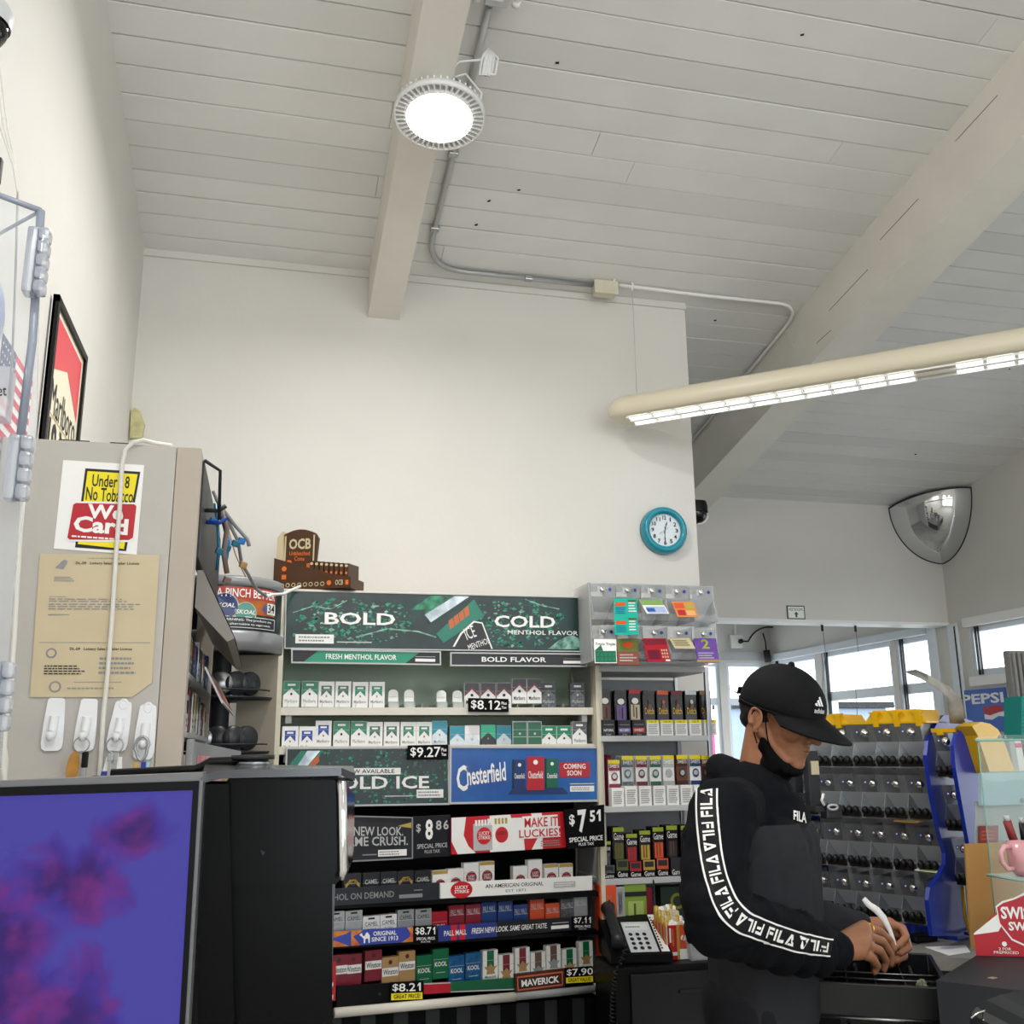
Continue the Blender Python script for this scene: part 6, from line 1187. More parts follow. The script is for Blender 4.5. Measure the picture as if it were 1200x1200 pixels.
def lt(u, v, c1, c2, lb): m = MB(); m.prism([U(u, v, .07), U(u+.085, v, .09), U(u+.085, v+.004, .02), U(u, v+.004, .02)], ev*.0015, c1); f = Face(m, U(u+.01, v+.0018, .072), U(u+.075, v+.0018, .085), U(u+.075, v+.0055, .025), U(u+.01, v+.0055, .025)); f.rect(.1, .1, .9, .9, c2, 2); m.build('lottery_ticket', label=lb, cat='lottery ticket')
lt(.36, .345, 'tk_orange', 'tk_green', 'orange edged green lottery ticket sticking out of the wide dispenser, upper one'); lt(.40, .20, 'paper', 'limegreen', 'white and lime lottery ticket sticking out of the wide dispenser, lower one')
m = MB(); q = [atz(x, y, CZ+.03) for x, y in ((1035, 1068), (1090, 1076), (1092, 1082), (1068, 1078))]; m.prism(q, (0, 0, .002), 'paper'); m.build('paper_sheet', label='white paper lying at the foot of the wide dispenser', cat='paper')
m = MB(); m.bb(atz(1045, 1075, CZ)+Vector((-.03, -.15, 0)), atz(1045, 1075, CZ)+Vector((.1, .0, .028)), 'black', .004) if False else None
# second, narrow dispenser
root = empty('lottery_dispenser', L0+ex*.55, 'narrow one column lottery dispenser with blue sides and curved yellow back', 'ticket dispenser')
panel_px([(1160, 852), (1130, 854), (1122, 860), (1118, 874), (1120, 900), (1128, 945), (1136, 990), (1141, 1030), (1140, 1060), (1146, 1100), (1180, 1100), (1172, 860)], .60, .012, blue, 'side_panel', root)
L1 = L0.copy(); L0b = L0
for rw in range(1, 4): tbin(.515, .065, .015+.158*rw-.03, root, False)
m = MB(); m.prism([U(.512, .615, .03), U(.585, .615, .03), U(.585, .615, -.1), U(.512, .615, -.1)], ev*.012, yel); m.prism([U(.53, .607, .036), U(.55, .607, .036), U(.55, .627, .036), U(.53, .627, .036)], -nn*.01, yel); m.build('top_cover', root)
panel_px([(1150, 846), (1139, 851), (1146, 862), (1160, 906), (1190, 906), (1178, 872), (1170, 855), (1160, 848)], .64, .05, yel, 'back_cover', root)
m = MB(); a = U(.512, .03, .04); m.prism([U(.512, .02, .05), U(.58, .02, .05), U(.58, .02, -.05), U(.512, .02, -.05)], ev*.01, blue); m.tube([U(.52, .16, .02), U(.525, .08, .05), U(.535, .03, .06), U(.56, .012, .065)], .006, yel, 8); m.tube([U(.55, .035, .07), U(.585, .04, .07)], .009, 'chrome', 10); m.build('base_tray', root)
# curled card strip
m = MB(); base = U(.55, .615, -.02); Yc = base.y
cl = [(1122, 848), (1121, 835), (1119, 822), (1112, 811), (1100, 803), (1088, 796), (1076, 790), (1064, 788)]
wd = [(.043), .045, .044, .04, .034, .03, .026, .006]; vs = []; fs = []
for i, ((px, py), w_) in enumerate(zip(cl, wd)):
    p = at(px, py, Yc-.012*i); t = at(*cl[min(i+1, 7)], Yc)-at(*cl[max(i-1, 0)], Yc); s_ = Vector((t.z, 0, -t.x)).normalized()*(w_*.62); dpt = Vector((0, .0, 0)) if i < 3 else Vector((.012, .03, .0))
    vs += [p-s_-dpt, p+s_+dpt, p+s_+dpt+Vector((0, .0015, .0015)), p-s_-dpt+Vector((0, .0015, .0015))]
for i in range(7):
    b = i*4; fs += [(b, b+1, b+5, b+4), (b+3, b+7, b+6, b+2), (b, b+4, b+7, b+3), (b+1, b+2, b+6, b+5)]
fs += [(0, 3, 2, 1), (28, 29, 30, 31)]; m.add(vs, fs, mat('card_grey', 'a5a39d', .7, hex2='8d8a84', nscale=25), True); m.build('card_strip', label='curled grey cardboard strip rising from the narrow dispenser', cat='cardboard strip')
# small card terminal between the clerk and dispenser
q = at(982, 950, 2.75); root = empty('card_terminal', q, 'dark grey card terminal with silver clip between clerk and dispenser', 'terminal')
m = MB(); a = at(945, 880, 2.8); b = at(964, 950, 2.8); m.bb((a.x, 2.8, b.z), (b.x, 2.83, a.z), 'dgrey', .004); m.bb((a.x-.01, 2.87, CZ), (a.x+.02, 2.9, a.z-.02), 'dgrey', .003); m.bb((a.x-.01, 2.82, b.z+.02), (a.x+.02, 2.88, b.z+.05), 'dgrey'); m.bb((a.x+.01, 2.795, a.z-.07), (a.x+.035, 2.8, a.z-.03), 'foil_cream'); m.build('screen', root)
m = MB(); a = at(968, 943, 2.75); b = at(988, 960, 2.75); m.bb((a.x, 2.75, b.z), (b.x, 2.79, a.z), 'darkgrey', .006); m.bb((a.x-.03, 2.76, a.z-.02), (a.x, 2.81, a.z-.005), 'dgrey'); m.build('reader', root)
m = MB(); c = (at(976, 946, 2.745)); m.tube([c+Vector((.016*math.cos(t), 0, .007*math.sin(t))) for t in [2*PI*i/14 for i in range(14)]], .0035, 'lgrey', 6, closed=True); m.tube([at(965, 930, 2.75), at(963, 938, 2.75), at(966, 944, 2.75)], .004, 'paper', 6); m.build('clip', root)
for x in (.03, .1): pass
m = MB(); m.bb((1.62, 2.74, .0), (1.66, 2.80, 1.05), 'dgrey') if False else None
# --- things near the right window
def wallface(pts, X, base, th=.006):
    m = MB(); q = [atx(px, py, X) for px, py in pts]; z0 = (q[0].z+q[1].z)/2; z1 = (q[2].z+q[3].z)/2; q[0].z = q[1].z = z0; q[2].z = q[3].z = z1; q[3].y = q[0].y; q[2].y = q[1].y
    return m, Face(m, q[0], q[1], q[2], q[3], base, th)
m, f = wallface([(1130, 859), (1184, 857), (1173, 803), (1128, 812)], RX-.012, 'cfblue', .005)
mat('pepsiblue', '3a6cc8', .35); f.rect(0, 0, 1, 1, 'pepsiblue'); f.text('PEPSI', .04, .66, .95, .90, 'paper', 3, .03); f.poly([(.5, .62), (.58, .56), (.72, .62), (.88, .60), (.92, .48), (.8, .44), (.62, .38), (.5, .42)], 'cfred', 2); f.poly([(.5, .42), (.62, .38), (.8, .44), (.92, .46), (.95, .34), (.8, .36), (.66, .28), (.5, .3)], 'paper', 2)
m.build('drink_poster', label='blue PEPSI poster with red and white wave below the right window', cat='poster')
m = MB(); q = at(1190, 800, 3.6); zb_ = at(1190, 905, 3.6).z
m.bb((at(1187, 800, 3.6).x, 3.6, .0), (at(1240, 800, 3.6).x, 3.64, at(1180, 762, 3.6).z), mat('grey_board', '8f8e8c', .6, hex2='7b7a78', nscale=6), .006)
for px in (1190, 1196, 1202): xx = at(px, 800, 3.59).x; m.bb((xx, 3.585, zb_), (xx+.012, 3.60, at(1190, 765, 3.6).z), 'grey_board', .004)
m.build('display_board', label='tall grey ribbed board at the right edge before the window', cat='board')
standing(1197, 816, 1250, 862, 3.5, mat('teal_carton', '1a8f88', .45), 'teal carton with white lettering mark at the right edge', 'carton', 'carton', lambda f: (f.rect(.16, .84, .3, .92, 'paper', 2), [f.rect(0, .1*i, 1, .1*i+.01, 'deepteal', 1) for i in range(7)]), .1)
m = MB(); q = [at(1189, 868, 3.3), at(1196, 868, 3.3), at(1203, 905, 3.3), at(1195, 905, 3.3)]; m.prism(q, (0, .03, 0), 'paper'); m.prism([at(1189, 871, 3.299), at(1197, 871, 3.299), at(1198, 876, 3.299), at(1190, 876, 3.299)], (0, -.002, 0), 'pink_sign'); m.bb((at(1189, 905, 3.3).x, 3.3, CZ), (at(1203, 905, 3.3).x, 3.33, at(1195, 905, 3.3).z), 'paper'); m.build('receipt_strip', label='white slanted strip with a pink band at the right edge', cat='strip')
m = MB(); a = at(1175, 800, 4.0); 
# foreground glossy terminal at the lower right
FYt = 1.30; root = empty('scanner_terminal', at(1170, 1200, FYt), 'glossy dark terminal with chrome edge in the lower right corner', 'terminal')
pts = [(1136, 1200), (1138, 1188), (1144, 1180), (1156, 1172), (1172, 1166), (1200, 1160), (1230, 1156), (1260, 1200), (1260, 1240), (1136, 1240)]
q = [at(px, py, FYt) for px, py in pts]; m = MB(); m.prism(q, (-.03, -.16, -.002), mat('gloss_grey', '1b1d22', .15, spec=.4)); m.build('body', root)
m = MB(); m.tube([at(px, py+4, FYt-.02) for px, py in ((1138, 1189), (1146, 1183), (1160, 1179), (1178, 1174), (1200, 1168), (1230, 1162))], .0013, 'chrome', 6); m.build('chrome_edge', root)
# ================================================================== foreground till monitor (seen from the clerk's side)
MYf = .80
def mp(px, py, y=MYf): return at(px, py, y)
root = empty('till_monitor', mp(100, 1250), 'till monitor showing a purple and blue ink cloud wallpaper', 'monitor')
scm = bpy.data.materials.new('screen_picture'); scm.use_nodes = True; nt = scm.node_tree; bsd = nt.nodes['Principled BSDF']; MATS['screen_picture'] = scm
tc = nt.nodes.new('ShaderNodeTexCoord'); sep = nt.nodes.new('ShaderNodeSeparateXYZ'); nt.links.new(tc.outputs['Generated'], sep.inputs[0])
def N(t, **k):
    n = nt.nodes.new(t)
    for a, b in k.items(): setattr(n, a, b)
    return n
def mth(op, a, b=None, c=None):
    n = N('ShaderNodeMath', operation=op); n.use_clamp = False
    for i, x in enumerate((a, b, c)):
        if x is None: continue
        if isinstance(x, (int, float)): n.inputs[i].default_value = x
        else: nt.links.new(x, n.inputs[i])
    return n.outputs[0]
nz = N('ShaderNodeTexNoise'); nz.inputs['Scale'].default_value = 5; nz.inputs['Detail'].default_value = 7; nz.inputs['Distortion'].default_value = .8; nt.links.new(tc.outputs['Generated'], nz.inputs['Vector'])
nz2 = N('ShaderNodeTexNoise'); nz2.inputs['Scale'].default_value = 9; nz2.inputs['Detail'].default_value = 5; mpg = N('ShaderNodeMapping'); mpg.inputs['Location'].default_value = (3, 2, 1); nt.links.new(tc.outputs['Generated'], mpg.inputs[0]); nt.links.new(mpg.outputs[0], nz2.inputs['Vector'])
x, z = sep.outputs[0], sep.outputs[2]
# cloud: two soft blobs along the diagonal, roughened by noise
def blob(cx, cz_, rx, rz):
    a = mth('MULTIPLY', mth('SUBTRACT', x, cx), 1/rx); b = mth('MULTIPLY', mth('SUBTRACT', z, cz_), 1/rz); d = mth('SQRT', mth('ADD', mth('MULTIPLY', a, a), mth('MULTIPLY', b, b)))
    return mth('SUBTRACT', 1.0, d)
u = mth('MAXIMUM', blob(.62, .70, .22, .14), blob(.78, .85, .15, .1)); u = mth('MAXIMUM', u, blob(.42, .52, .16, .16)); u = mth('MAXIMUM', u, blob(.58, .24, .24, .26)); u = mth('MAXIMUM', u, blob(.38, .2, .2, .5)); u = mth('MAXIMUM', u, blob(.35, .38, .1, .2))
f1 = mth('ADD', u, mth('MULTIPLY', mth('SUBTRACT', nz.outputs['Fac'], .5), 1.9))
r1_ = N('ShaderNodeValToRGB'); r1_.color_ramp.elements[0].position = .0; r1_.color_ramp.elements[0].color = lin('4a45a8'); r1_.color_ramp.elements[1].position = .75; r1_.color_ramp.elements[1].color = lin('3a1a72'); e_ = r1_.color_ramp.elements.new(.3); e_.color = lin('44309a'); nt.links.new(f1, r1_.inputs[0])
r2_ = N('ShaderNodeValToRGB'); r2_.color_ramp.elements[0].position = .42; r2_.color_ramp.elements[0].color = (0, 0, 0, 1); r2_.color_ramp.elements[1].position = .74; r2_.color_ramp.elements[1].color = (1, 1, 1, 1); nt.links.new(nz2.outputs['Fac'], r2_.inputs[0])
msk = mth('MULTIPLY', r2_.outputs[0], mth('MINIMUM', mth('MAXIMUM', mth('MULTIPLY', f1, 2.5), 0.0), 1.0))
mxx = N('ShaderNodeMix', data_type='RGBA'); nt.links.new(mth('MULTIPLY', msk, .8), mxx.inputs[0]); nt.links.new(r1_.outputs[0], mxx.inputs[6]); mxx.inputs[7].default_value = lin('862a84')
bsd.inputs['Base Color'].default_value = (.01, .01, .01, 1); bsd.inputs['Roughness'].default_value = .3; bsd.inputs['Specular IOR Level'].default_value = .12; nt.links.new(mxx.outputs[2], bsd.inputs['Emission Color']); bsd.inputs['Emission Strength'].default_value = .62
tl, tr, br, bl = mp(-120, 937), mp(226, 926), mp(205, 1290), mp(-120, 1290)
m = MB(); f = Face(m, bl, br, tr, tl); m2 = MB(); m2.poly([f.P(0, 0, -3), f.P(1, 0, -3), f.P(1, 1, -3), f.P(0, 1, -3)], scm); m2.build('screen', root)
m = MB(); F2 = Face(m, bl, br, tr, tl)
bz = mat('bezel_black', '08090b', .3, spec=.2)
def fr(c0, c1, c2, c3, l0, l1, mt): m.hexa([F2.P(*c, l0) for c in (c0, c1, c2, c3)] + [F2.P(*c, l1) for c in (c0, c1, c2, c3)], mt)
fr((-.02, 1), (1.0, 1), (1.0, 1.032), (-.02, 1.032), 2, -40, bz); fr((1, -.02), (1.022, -.02), (1.022, 1.032), (1, 1.032), 2, -40, bz); fr((-.03, 0), (0, 0), (0, 1.03), (-.03, 1.03), 2, -40, bz); fr((0, -.02), (1, -.02), (1, 0), (0, 0), 2, -40, bz)
fr((0, 0), (1, 0), (1, 1), (0, 1), -8, -40, bz)
m.build('bezel', root)
m = MB(); F2 = Face(m, bl, br, tr, tl); gr = mat('monitor_rim', '6f7174', .3, .3)
fr((-.03, 1.032), (1.03, 1.032), (1.035, 1.06), (-.03, 1.05), 0, -60, gr); fr((1.022, -.02), (1.035, -.02), (1.035, 1.05), (1.022, 1.035), 0, -60, gr); m.build('rim', root)
m = MB(); p = mp(60, 1290, .86); m.bb((p.x-.05, .84, 0), (p.x+.05, .90, mp(0, 1200).z), 'black', .01); m.build('stand', root)
# black customer display housing beside it
root = empty('pole_display', mp(320, 1260, .9), 'glossy black printer and display housing with chrome edge beside the monitor', 'register display')
gb = mat('gloss_body', '050608', .2, spec=.15)
def plate(pts, y0, dy, mt, nm, bev=0):
    m = MB(); q = [mp(px, py, y0) for px, py in pts]; m.prism(q, (0, dy, 0), mt)
    o = m.build(nm, root)
    if bev:
        b = o.modifiers.new('bevel', 'BEVEL'); b.width = bev; b.segments = 3; b.limit_method = 'ANGLE'
    return o
plate([(238, 1280), (238, 925), (262, 925), (270, 1280)], .83, .08, gb, 'side_wing', .004)
plate([(262, 1290), (268, 918), (272, 912), (392, 908), (386, 1032), (386, 1290)], .86, .12, gb, 'body', .006)
plate([(274, 1031), (274, 915), (388, 911), (396, 918), (398, 1026), (392, 1032)], .852, .02, gb, 'display_head', .006)
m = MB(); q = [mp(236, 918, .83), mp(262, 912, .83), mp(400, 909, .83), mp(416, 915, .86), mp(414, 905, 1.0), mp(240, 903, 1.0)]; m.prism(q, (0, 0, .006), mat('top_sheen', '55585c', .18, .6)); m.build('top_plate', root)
m = MB(); q = [mp(399, 914, .85), mp(401, 1028, .85)]; m.tube([mp(398, 912, .852), mp(400, 916, .85), mp(402, 1020, .85), mp(398, 1028, .852)], .0042, 'chrome', 10); m.build('chrome_edge', root)
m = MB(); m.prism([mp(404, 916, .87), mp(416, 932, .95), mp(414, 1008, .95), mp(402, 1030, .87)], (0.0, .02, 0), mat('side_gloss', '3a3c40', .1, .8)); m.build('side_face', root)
m = MB(); m.prism([mp(386, 1034, .862), mp(393, 1034, .862), mp(384, 1290, .862), mp(376, 1290, .862)], (0, .03, 0), mat('edge_grey', '4a4e54', .25, .4)); m.build('lower_edge', root)
m = MB(); r = random.Random(3); q = mp(312, 1005, .8495)
m.prism([mp(300+r.uniform(0, 20), 995+i*4, .8505) for i in range(3)], (0, -.0002, 0), mat('dust', '2a2c30', .9)); m.build('smudge', root)
m = MB(); p = mp(330, 1290, .92); m.bb((p.x-.04, .88, 0), (p.x+.04, .98, p.z+.02), 'black', .01); m.build('stand', root)
# swing arm with knob above
root = empty('mount_arm', mp(250, 905, 1.0), 'flat black swing arm with a round knob over the monitor top', 'arm')
m = MB(); AYm = 1.0; pts = [(130, 907), (228, 902), (236, 899), (246, 893), (300, 891), (311, 891)]; m.tube([mp(px, py, AYm) for px, py in pts], .0055, 'black', 8, flat=.8); m.build('arm', root)
m = MB(); q = mp(296, 900, AYm); m.lathe([(0, .008), (.014, .008), (.016, .004), (.012, 0), (.012, -.010), (0, -.010)], 'steel', Matrix.Translation(q), 24); m.lathe([(0, .012), (.02, .012), (.02, .008), (0, .008)], 'dgrey', Matrix.Translation(q), 24); m.build('knob', root)
m = MB(); m.bb(mp(130, 915, AYm)+Vector((-.02, 0, -.4)), mp(130, 909, AYm)+Vector((0, .02, 0)), 'black', .003); m.build('bracket', root)
# ================================================================== clear acrylic case at the left edge
AYc = 1.0; aclear = clear('case_acrylic', 'e6eaf4', .10, .04); aedge = mat('acrylic_edge', 'a9b2c2', .15, trans=.3)
root = empty('acrylic_case', mp(10, 900, AYc), 'clear acrylic case with stacked clear hinges at the left edge', 'acrylic case')
m = MB(); m.prism([mp(-160, 210, AYc), mp(0, 226, AYc), mp(48, 243, AYc), mp(42, 520, AYc), mp(20, 640, AYc), mp(0, 900, AYc), mp(-160, 900, AYc)], (0, .004, 0), aclear); m.build('front_panel', root)
m = MB(); m.tube([mp(-160, 210, AYc), mp(0, 229, AYc), mp(48, 247, AYc)], .003, 'acrylic_edge', 6); m.tube([mp(48, 247, AYc), mp(38, 400, AYc), mp(24, 512, AYc)], .0042, 'acrylic_edge', 6); m.tube([mp(48, 247, AYc), mp(-30, 290, AYc+.2)], .002, 'acrylic_edge', 6); m.build('edge_strip', root)
hg = clear('hinge_plastic', 'dfe4ee', .35, .1)
def hinge(x0, x1, y0, y1, k):
    m = MB(); a = mp(x0, y1, AYc-.02); b = mp(x1, y0, AYc-.02); m.bb((a.x, AYc-.024, a.z), ((a.x+b.x)/2, AYc-.004, b.z), hg, .004); h = (b.z-a.z)/k
    for i in range(k): m.box(((a.x+b.x*3)/4, AYc-.016, a.z+h*(i+.5)), ((b.x-a.x)/2, .018, h*.93), hg, None, .004)
    m.tube([Vector(((a.x+b.x)/2, AYc-.016, a.z)), Vector(((a.x+b.x)/2, AYc-.016, b.z))], .0035, 'acrylic_edge', 8); m.build('hinge', root)
hinge(24, 60, 268, 342, 5); hinge(2, 40, 510, 585, 4); hinge(-20, 18, 775, 858, 4)
m = MB(); m.bb(mp(-160, 478, AYc-.03)-Vector((0, 0, 0)), mp(20, 440, AYc-.005), clear('label_holder', 'e8e8ee', .35, .1), .002); m.build('label_pocket', root)
m = MB(); f = Face(m, mp(-40, 470, AYc-.032), mp(8, 468, AYc-.032), mp(8, 450, AYc-.032), mp(-40, 452, AYc-.032)); f.text('et', .78, .2, 1.0, .8, 'ink', 2); m.build('label', root)
m = MB(); m.ball(mp(-48, 365, AYc+.12), (.045, .05, .075), mat('pale_blue_plate', '9fb0dc', .3), 20); m.build('round_ornament', label='pale blue rounded object inside the clear case at the left edge', cat='ornament')
# wires and black camera at the top left
for i, (x0, x1, x2) in enumerate(((0, 8, 18), (-2, 4, 17), (-4, 1, 16))):
    m = MB(); m.tube([mp(x0-2, 60+10*i, 1.2), mp(x1, 140+5*i, 1.2), mp(x2, 195, 1.2), mp(21, 225, 1.2), mp(18, 330, 1.2), mp(12, 480, 1.2)], .0014, 'cord_white', 5); m.build('thin_wire', label='thin white wire in the bundle at the upper left edge', cat='wire', group='thin wires at the upper left edge')
q = mp(-22, 28, 1.2); root = empty('dome_camera', q, 'dark dome camera cut by the upper left picture edge', 'camera')
m = MB(); m.ball(q, .032, 'gloss_black', 20); m.build('dome', root); m = MB(); m.lathe([(.030, .03), (.036, .02), (.034, 0)], 'lgrey', Matrix.Translation(q), 24); m.tube([q+Vector((0, 0, .02)), Vector((LX, q.y, q.z+.03))], .008, 'lgrey', 6); m.build('housing', root)
m = MB(); m.box(mp(-4, 200, 1.22), (.012, .01, .035), 'black', None, .003); m.build('cable_clip', label='small black clip at the left edge beside the thin wires', cat='clip')
# ================================================================== the clerk
PY0 = 2.25
HC = at(916, 836, PY0)
root = empty('person', (at(895, 1100, PY0).x, PY0, 0), 'person in black cap, lowered mask and hoodie with white lettered sleeve tape at the till', 'person')
def cap_(mb, a, b, ra, rb, n=14):
    a = Vector(a); b = Vector(b); mb.tube([a, b], [ra, rb], 'white', n); mb.ball(a, ra, 'white', n); mb.ball(b, rb, 'white', n)
def chain(mb, pts, rs):
    for i in range(len(pts)-1): cap_(mb, pts[i], pts[i+1], rs[i], rs[i+1])
from mathutils import noise as mnoise
def remesh(mb, name, vox, smooth, mt, parent, split=None, disp=None):
    me = bpy.data.meshes.new('t'); me.from_pydata(mb.v, [], mb.f); o = bpy.data.objects.new('t', me); col.objects.link(o)
    r = o.modifiers.new('r', 'REMESH'); r.mode = 'VOXEL'; r.voxel_size = vox
    if smooth: s_ = o.modifiers.new('s', 'SMOOTH'); s_.iterations = smooth; s_.factor = .5
    dg = bpy.context.evaluated_depsgraph_get(); m2 = bpy.data.meshes.new_from_object(o.evaluated_get(dg)); bpy.data.objects.remove(o); bpy.data.meshes.remove(me)
    vs = [(v.co + v.normal*disp(v.co)) if disp else v.co.copy() for v in m2.vertices]; fs = [tuple(p.vertices) for p in m2.polygons]; bpy.data.meshes.remove(m2)
    m = MB(); m.add(vs, fs, mt, True)
    if split:
        for k, f in enumerate(m.f):
            c = Vector((0, 0, 0))
            for j in f: c += m.v[j]
            q = split(c/len(f))
            if q: m.m[k] = m.mi(q)
    ob = m.build(name, parent); return ob, vs, fs
# head frame
def frame(head, pitch):
    f = Vector((math.sin(rad(head))*math.cos(rad(pitch)), math.cos(rad(head))*math.cos(rad(pitch)), -math.sin(rad(pitch)))); l = Vector((-math.cos(rad(head)), math.sin(rad(head)), 0)); return f, l, f.cross(l)
hf, hl, hu = frame(152, 22); HS = 1.0
def hp(x, y, z): return HC + (hf*x + hl*y + hu*z)*HS
HR = Matrix((hf, hl, hu)).transposed()
skin = mat('skin', 'a47052', .5, noise=.12, nscale=50, bump=.05, bscale=300)
b = MB()
def hb(c, r): b.ball(hp(*c), [v*HS for v in r], 'white', 20, HR)
hb((-.008, 0, .03), (.098, .078, .088)); hb((-.02, 0, .0), (.08, .07, .08)); hb((.03, 0, -.03), (.062, .062, .075)); hb((.045, 0, -.062), (.045, .048, .05)); hb((.072, 0, -.098), (.02, .024, .017)); hb((.055, 0, -.085), (.035, .036, .028))
for s_ in (-1, 1):
    hb((.058, s_*.04, -.025), (.03, .022, .024)); cap_(b, hp(-.002, s_*.06, -.045), hp(.06, s_*.03, -.092), .018, .014); hb((.075, s_*.03, .022), (.018, .022, .009)); cap_(b, hp(.098, 0, -.030), hp(.093, s_*.014, -.036), .008, .008)
    # ear
    hb((-.012, s_*.081, -.020), (.015, .005, .025)); chain(b, [hp(-.010+(.0165+.002*math.sin(t))*math.cos(t)-.003*math.sin(t), s_*(.088+.003*(math.cos(t) < 0)), -.018+.025*math.sin(t)) for t in [rad(a) for a in range(-50, 236, 22)]], [.0038]*13); hb((-.004, s_*.085, -.044), (.0075, .005, .009)); chain(b, [hp(.002, s_*.087, -.010), hp(-.006, s_*.088, -.020), hp(-.004, s_*.087, -.032), hp(.004, s_*.087, -.024)], [.003]*4)
cap_(b, hp(.082, 0, .012), hp(.108, 0, -.028), .009, .011); hb((.112, 0, -.030), (.010, .011, .010)); cap_(b, hp(.084, 0, .015), hp(.078, 0, .03), .012, .016)
hb((.068, 0, -.068), (.024, .030, .030))
for z, x, r in ((-.056, .0915, .0052), (-.0655, .090, .0058)):
    b.tube([hp(x-.014, -.024, z+.002), hp(x-.003, -.012, z), hp(x+.001, 0, z+.0005), hp(x-.003, .012, z), hp(x-.014, .024, z+.002)], [r*.4, r*.9, r, r*.9, r*.4], 'white', 8)
# body joints
fw, lf, _ = frame(124, 0); 
def J(px, py, Y): return at(px, py, Y)
neck = at(892, 912, 2.29); 
cap_(b, hp(-.025, 0, -.03), neck, .056, .058)
rs, re, rw = J(846, 950, 2.12), J(842, 1078, 1.98), J(978, 1112, 2.10)
ls = rs + lf*.36 + Vector((0, 0, .0)); lw_ = J(1006, 1086, 2.40); le = ls.lerp(lw_, .5) + Vector((-.05, .06, -.13))
ch = (rs+ls)/2 + fw*.045 + Vector((.01, .05, 0)) - Vector((0, 0, .10)); pe = Vector((ch.x+.0, ch.y+.01, .93)); hipz = .90
cap_(b, neck, ch, .058, .09)
for t in (-.06, 0, .06): cap_(b, ch+lf*t, pe+lf*t, .085, .085)
chain(b, [rs, re, rw], [.052, .042, .028]); chain(b, [ls, le, lw_], [.052, .042, .028]); cap_(b, rs, ls, .055, .055)
for s_ in (-1, 1): chain(b, [pe+lf*s_*.09, Vector((pe.x, pe.y, .48))+lf*s_*.10+fw*.02, Vector((pe.x, pe.y, .10))+lf*s_*.11-fw*.02], [.085, .056, .04]); cap_(b, Vector((pe.x, pe.y, .05))+lf*s_*.11-fw*.03, Vector((pe.x, pe.y, .045))+lf*s_*.12+fw*.14, .038, .03)
# hands
def hand(w0, palm, fingers, thumb, pr=.017):
    for p in palm: cap_(b, w0, p, .025, pr)
    for p, q in zip(palm, palm[1:]): cap_(b, p, q, pr, pr)
    for f_ in fingers: chain(b, f_, [.0118, .0105, .0092, .0080][:len(f_)])
    chain(b, thumb, [.015, .0125, .0100, .0085][:len(thumb)])
rk = [J(1012, 1087, 2.200), J(1014, 1096, 2.170), J(1012, 1106, 2.140), J(1006, 1116, 2.120)]
rfing = [[rk[0], J(1030, 1091, 2.230), J(1043, 1102, 2.250), J(1047, 1112, 2.250)], [rk[1], J(1034, 1103, 2.205), J(1044, 1118, 2.225), J(1044, 1130, 2.230)], [rk[2], J(1031, 1114, 2.175), J(1038, 1126, 2.195), J(1036, 1136, 2.200)], [rk[3], J(1022, 1123, 2.145), J(1028, 1132, 2.160), J(1025, 1139, 2.165)]]
hand(rw, rk, rfing, [J(990, 1108, 2.170), J(1012, 1116, 2.230), J(1030, 1120, 2.260), J(1040, 1117, 2.270)])
lk = [J(1042, 1083, 2.370), J(1044, 1092, 2.380), J(1043, 1102, 2.390), J(1038, 1111, 2.400)]
lfing = [[lk[0], J(1057, 1087, 2.350), J(1062, 1098, 2.320), J(1053, 1108, 2.295)], [lk[1], J(1061, 1098, 2.350), J(1065, 1110, 2.320), J(1055, 1117, 2.300)], [lk[2], J(1057, 1111, 2.360), J(1060, 1121, 2.330), J(1050, 1126, 2.310)], [lk[3], J(1048, 1120, 2.370), J(1051, 1128, 2.350), J(1042, 1131, 2.330)]]
hand(lw_, lk, lfing, [J(1018, 1090, 2.360), J(1032, 1100, 2.310), J(1042, 1108, 2.290), J(1049, 1110, 2.285)])
body, bv, bf_ = remesh(b, 'body', .0032, 3, skin, root)
# eyes (looking down) and brows, mostly under the cap brim
for s_ in (-1, 1):
    m = MB(); m.ball(hp(.076, s_*.031, .002), .0115*HS, mat('eye_white', 'e6e0d8', .2), 12); m.ball(hp(.084, s_*.031, -.003), .0055*HS, mat('iris', '2a1a12', .2), 10); m.build('eye', root)
    m = MB(); m.tube([hp(.082, s_*.018, .02), hp(.086, s_*.032, .024), hp(.074, s_*.05, .020)], [.003, .004, .002], mat('hair_black', '15110f', .6, bump=.4, bscale=400), 6); m.build('eyebrow', root)
m = MB(); m.tube([hp(.0935-.0140, -.022, -.0605), hp(.0935, -.010, -.0612), hp(.097, 0, -.061), hp(.0935, .010, -.0612), hp(.0935-.0140, .022, -.0605)], .0012, mat('lip_line', '5c3630', .6), 6); m.build('mouth', root)
# hair below the cap
h = MB(); h.ball(hp(-.030, 0, .005), [.083*HS, .0795*HS, .068*HS], 'white', 20, HR); 
for s_ in (-1, 1): h.ball(hp(.0, s_*.066, .03), [.045*HS, .016*HS, .03*HS], 'white', 14, HR)
h.ball(hp(-.062, 0, -.035), [.04*HS, .055*HS, .035*HS], 'white', 14, HR); remesh(h, 'hair', .004, 2, MATS['hair_black'], root)
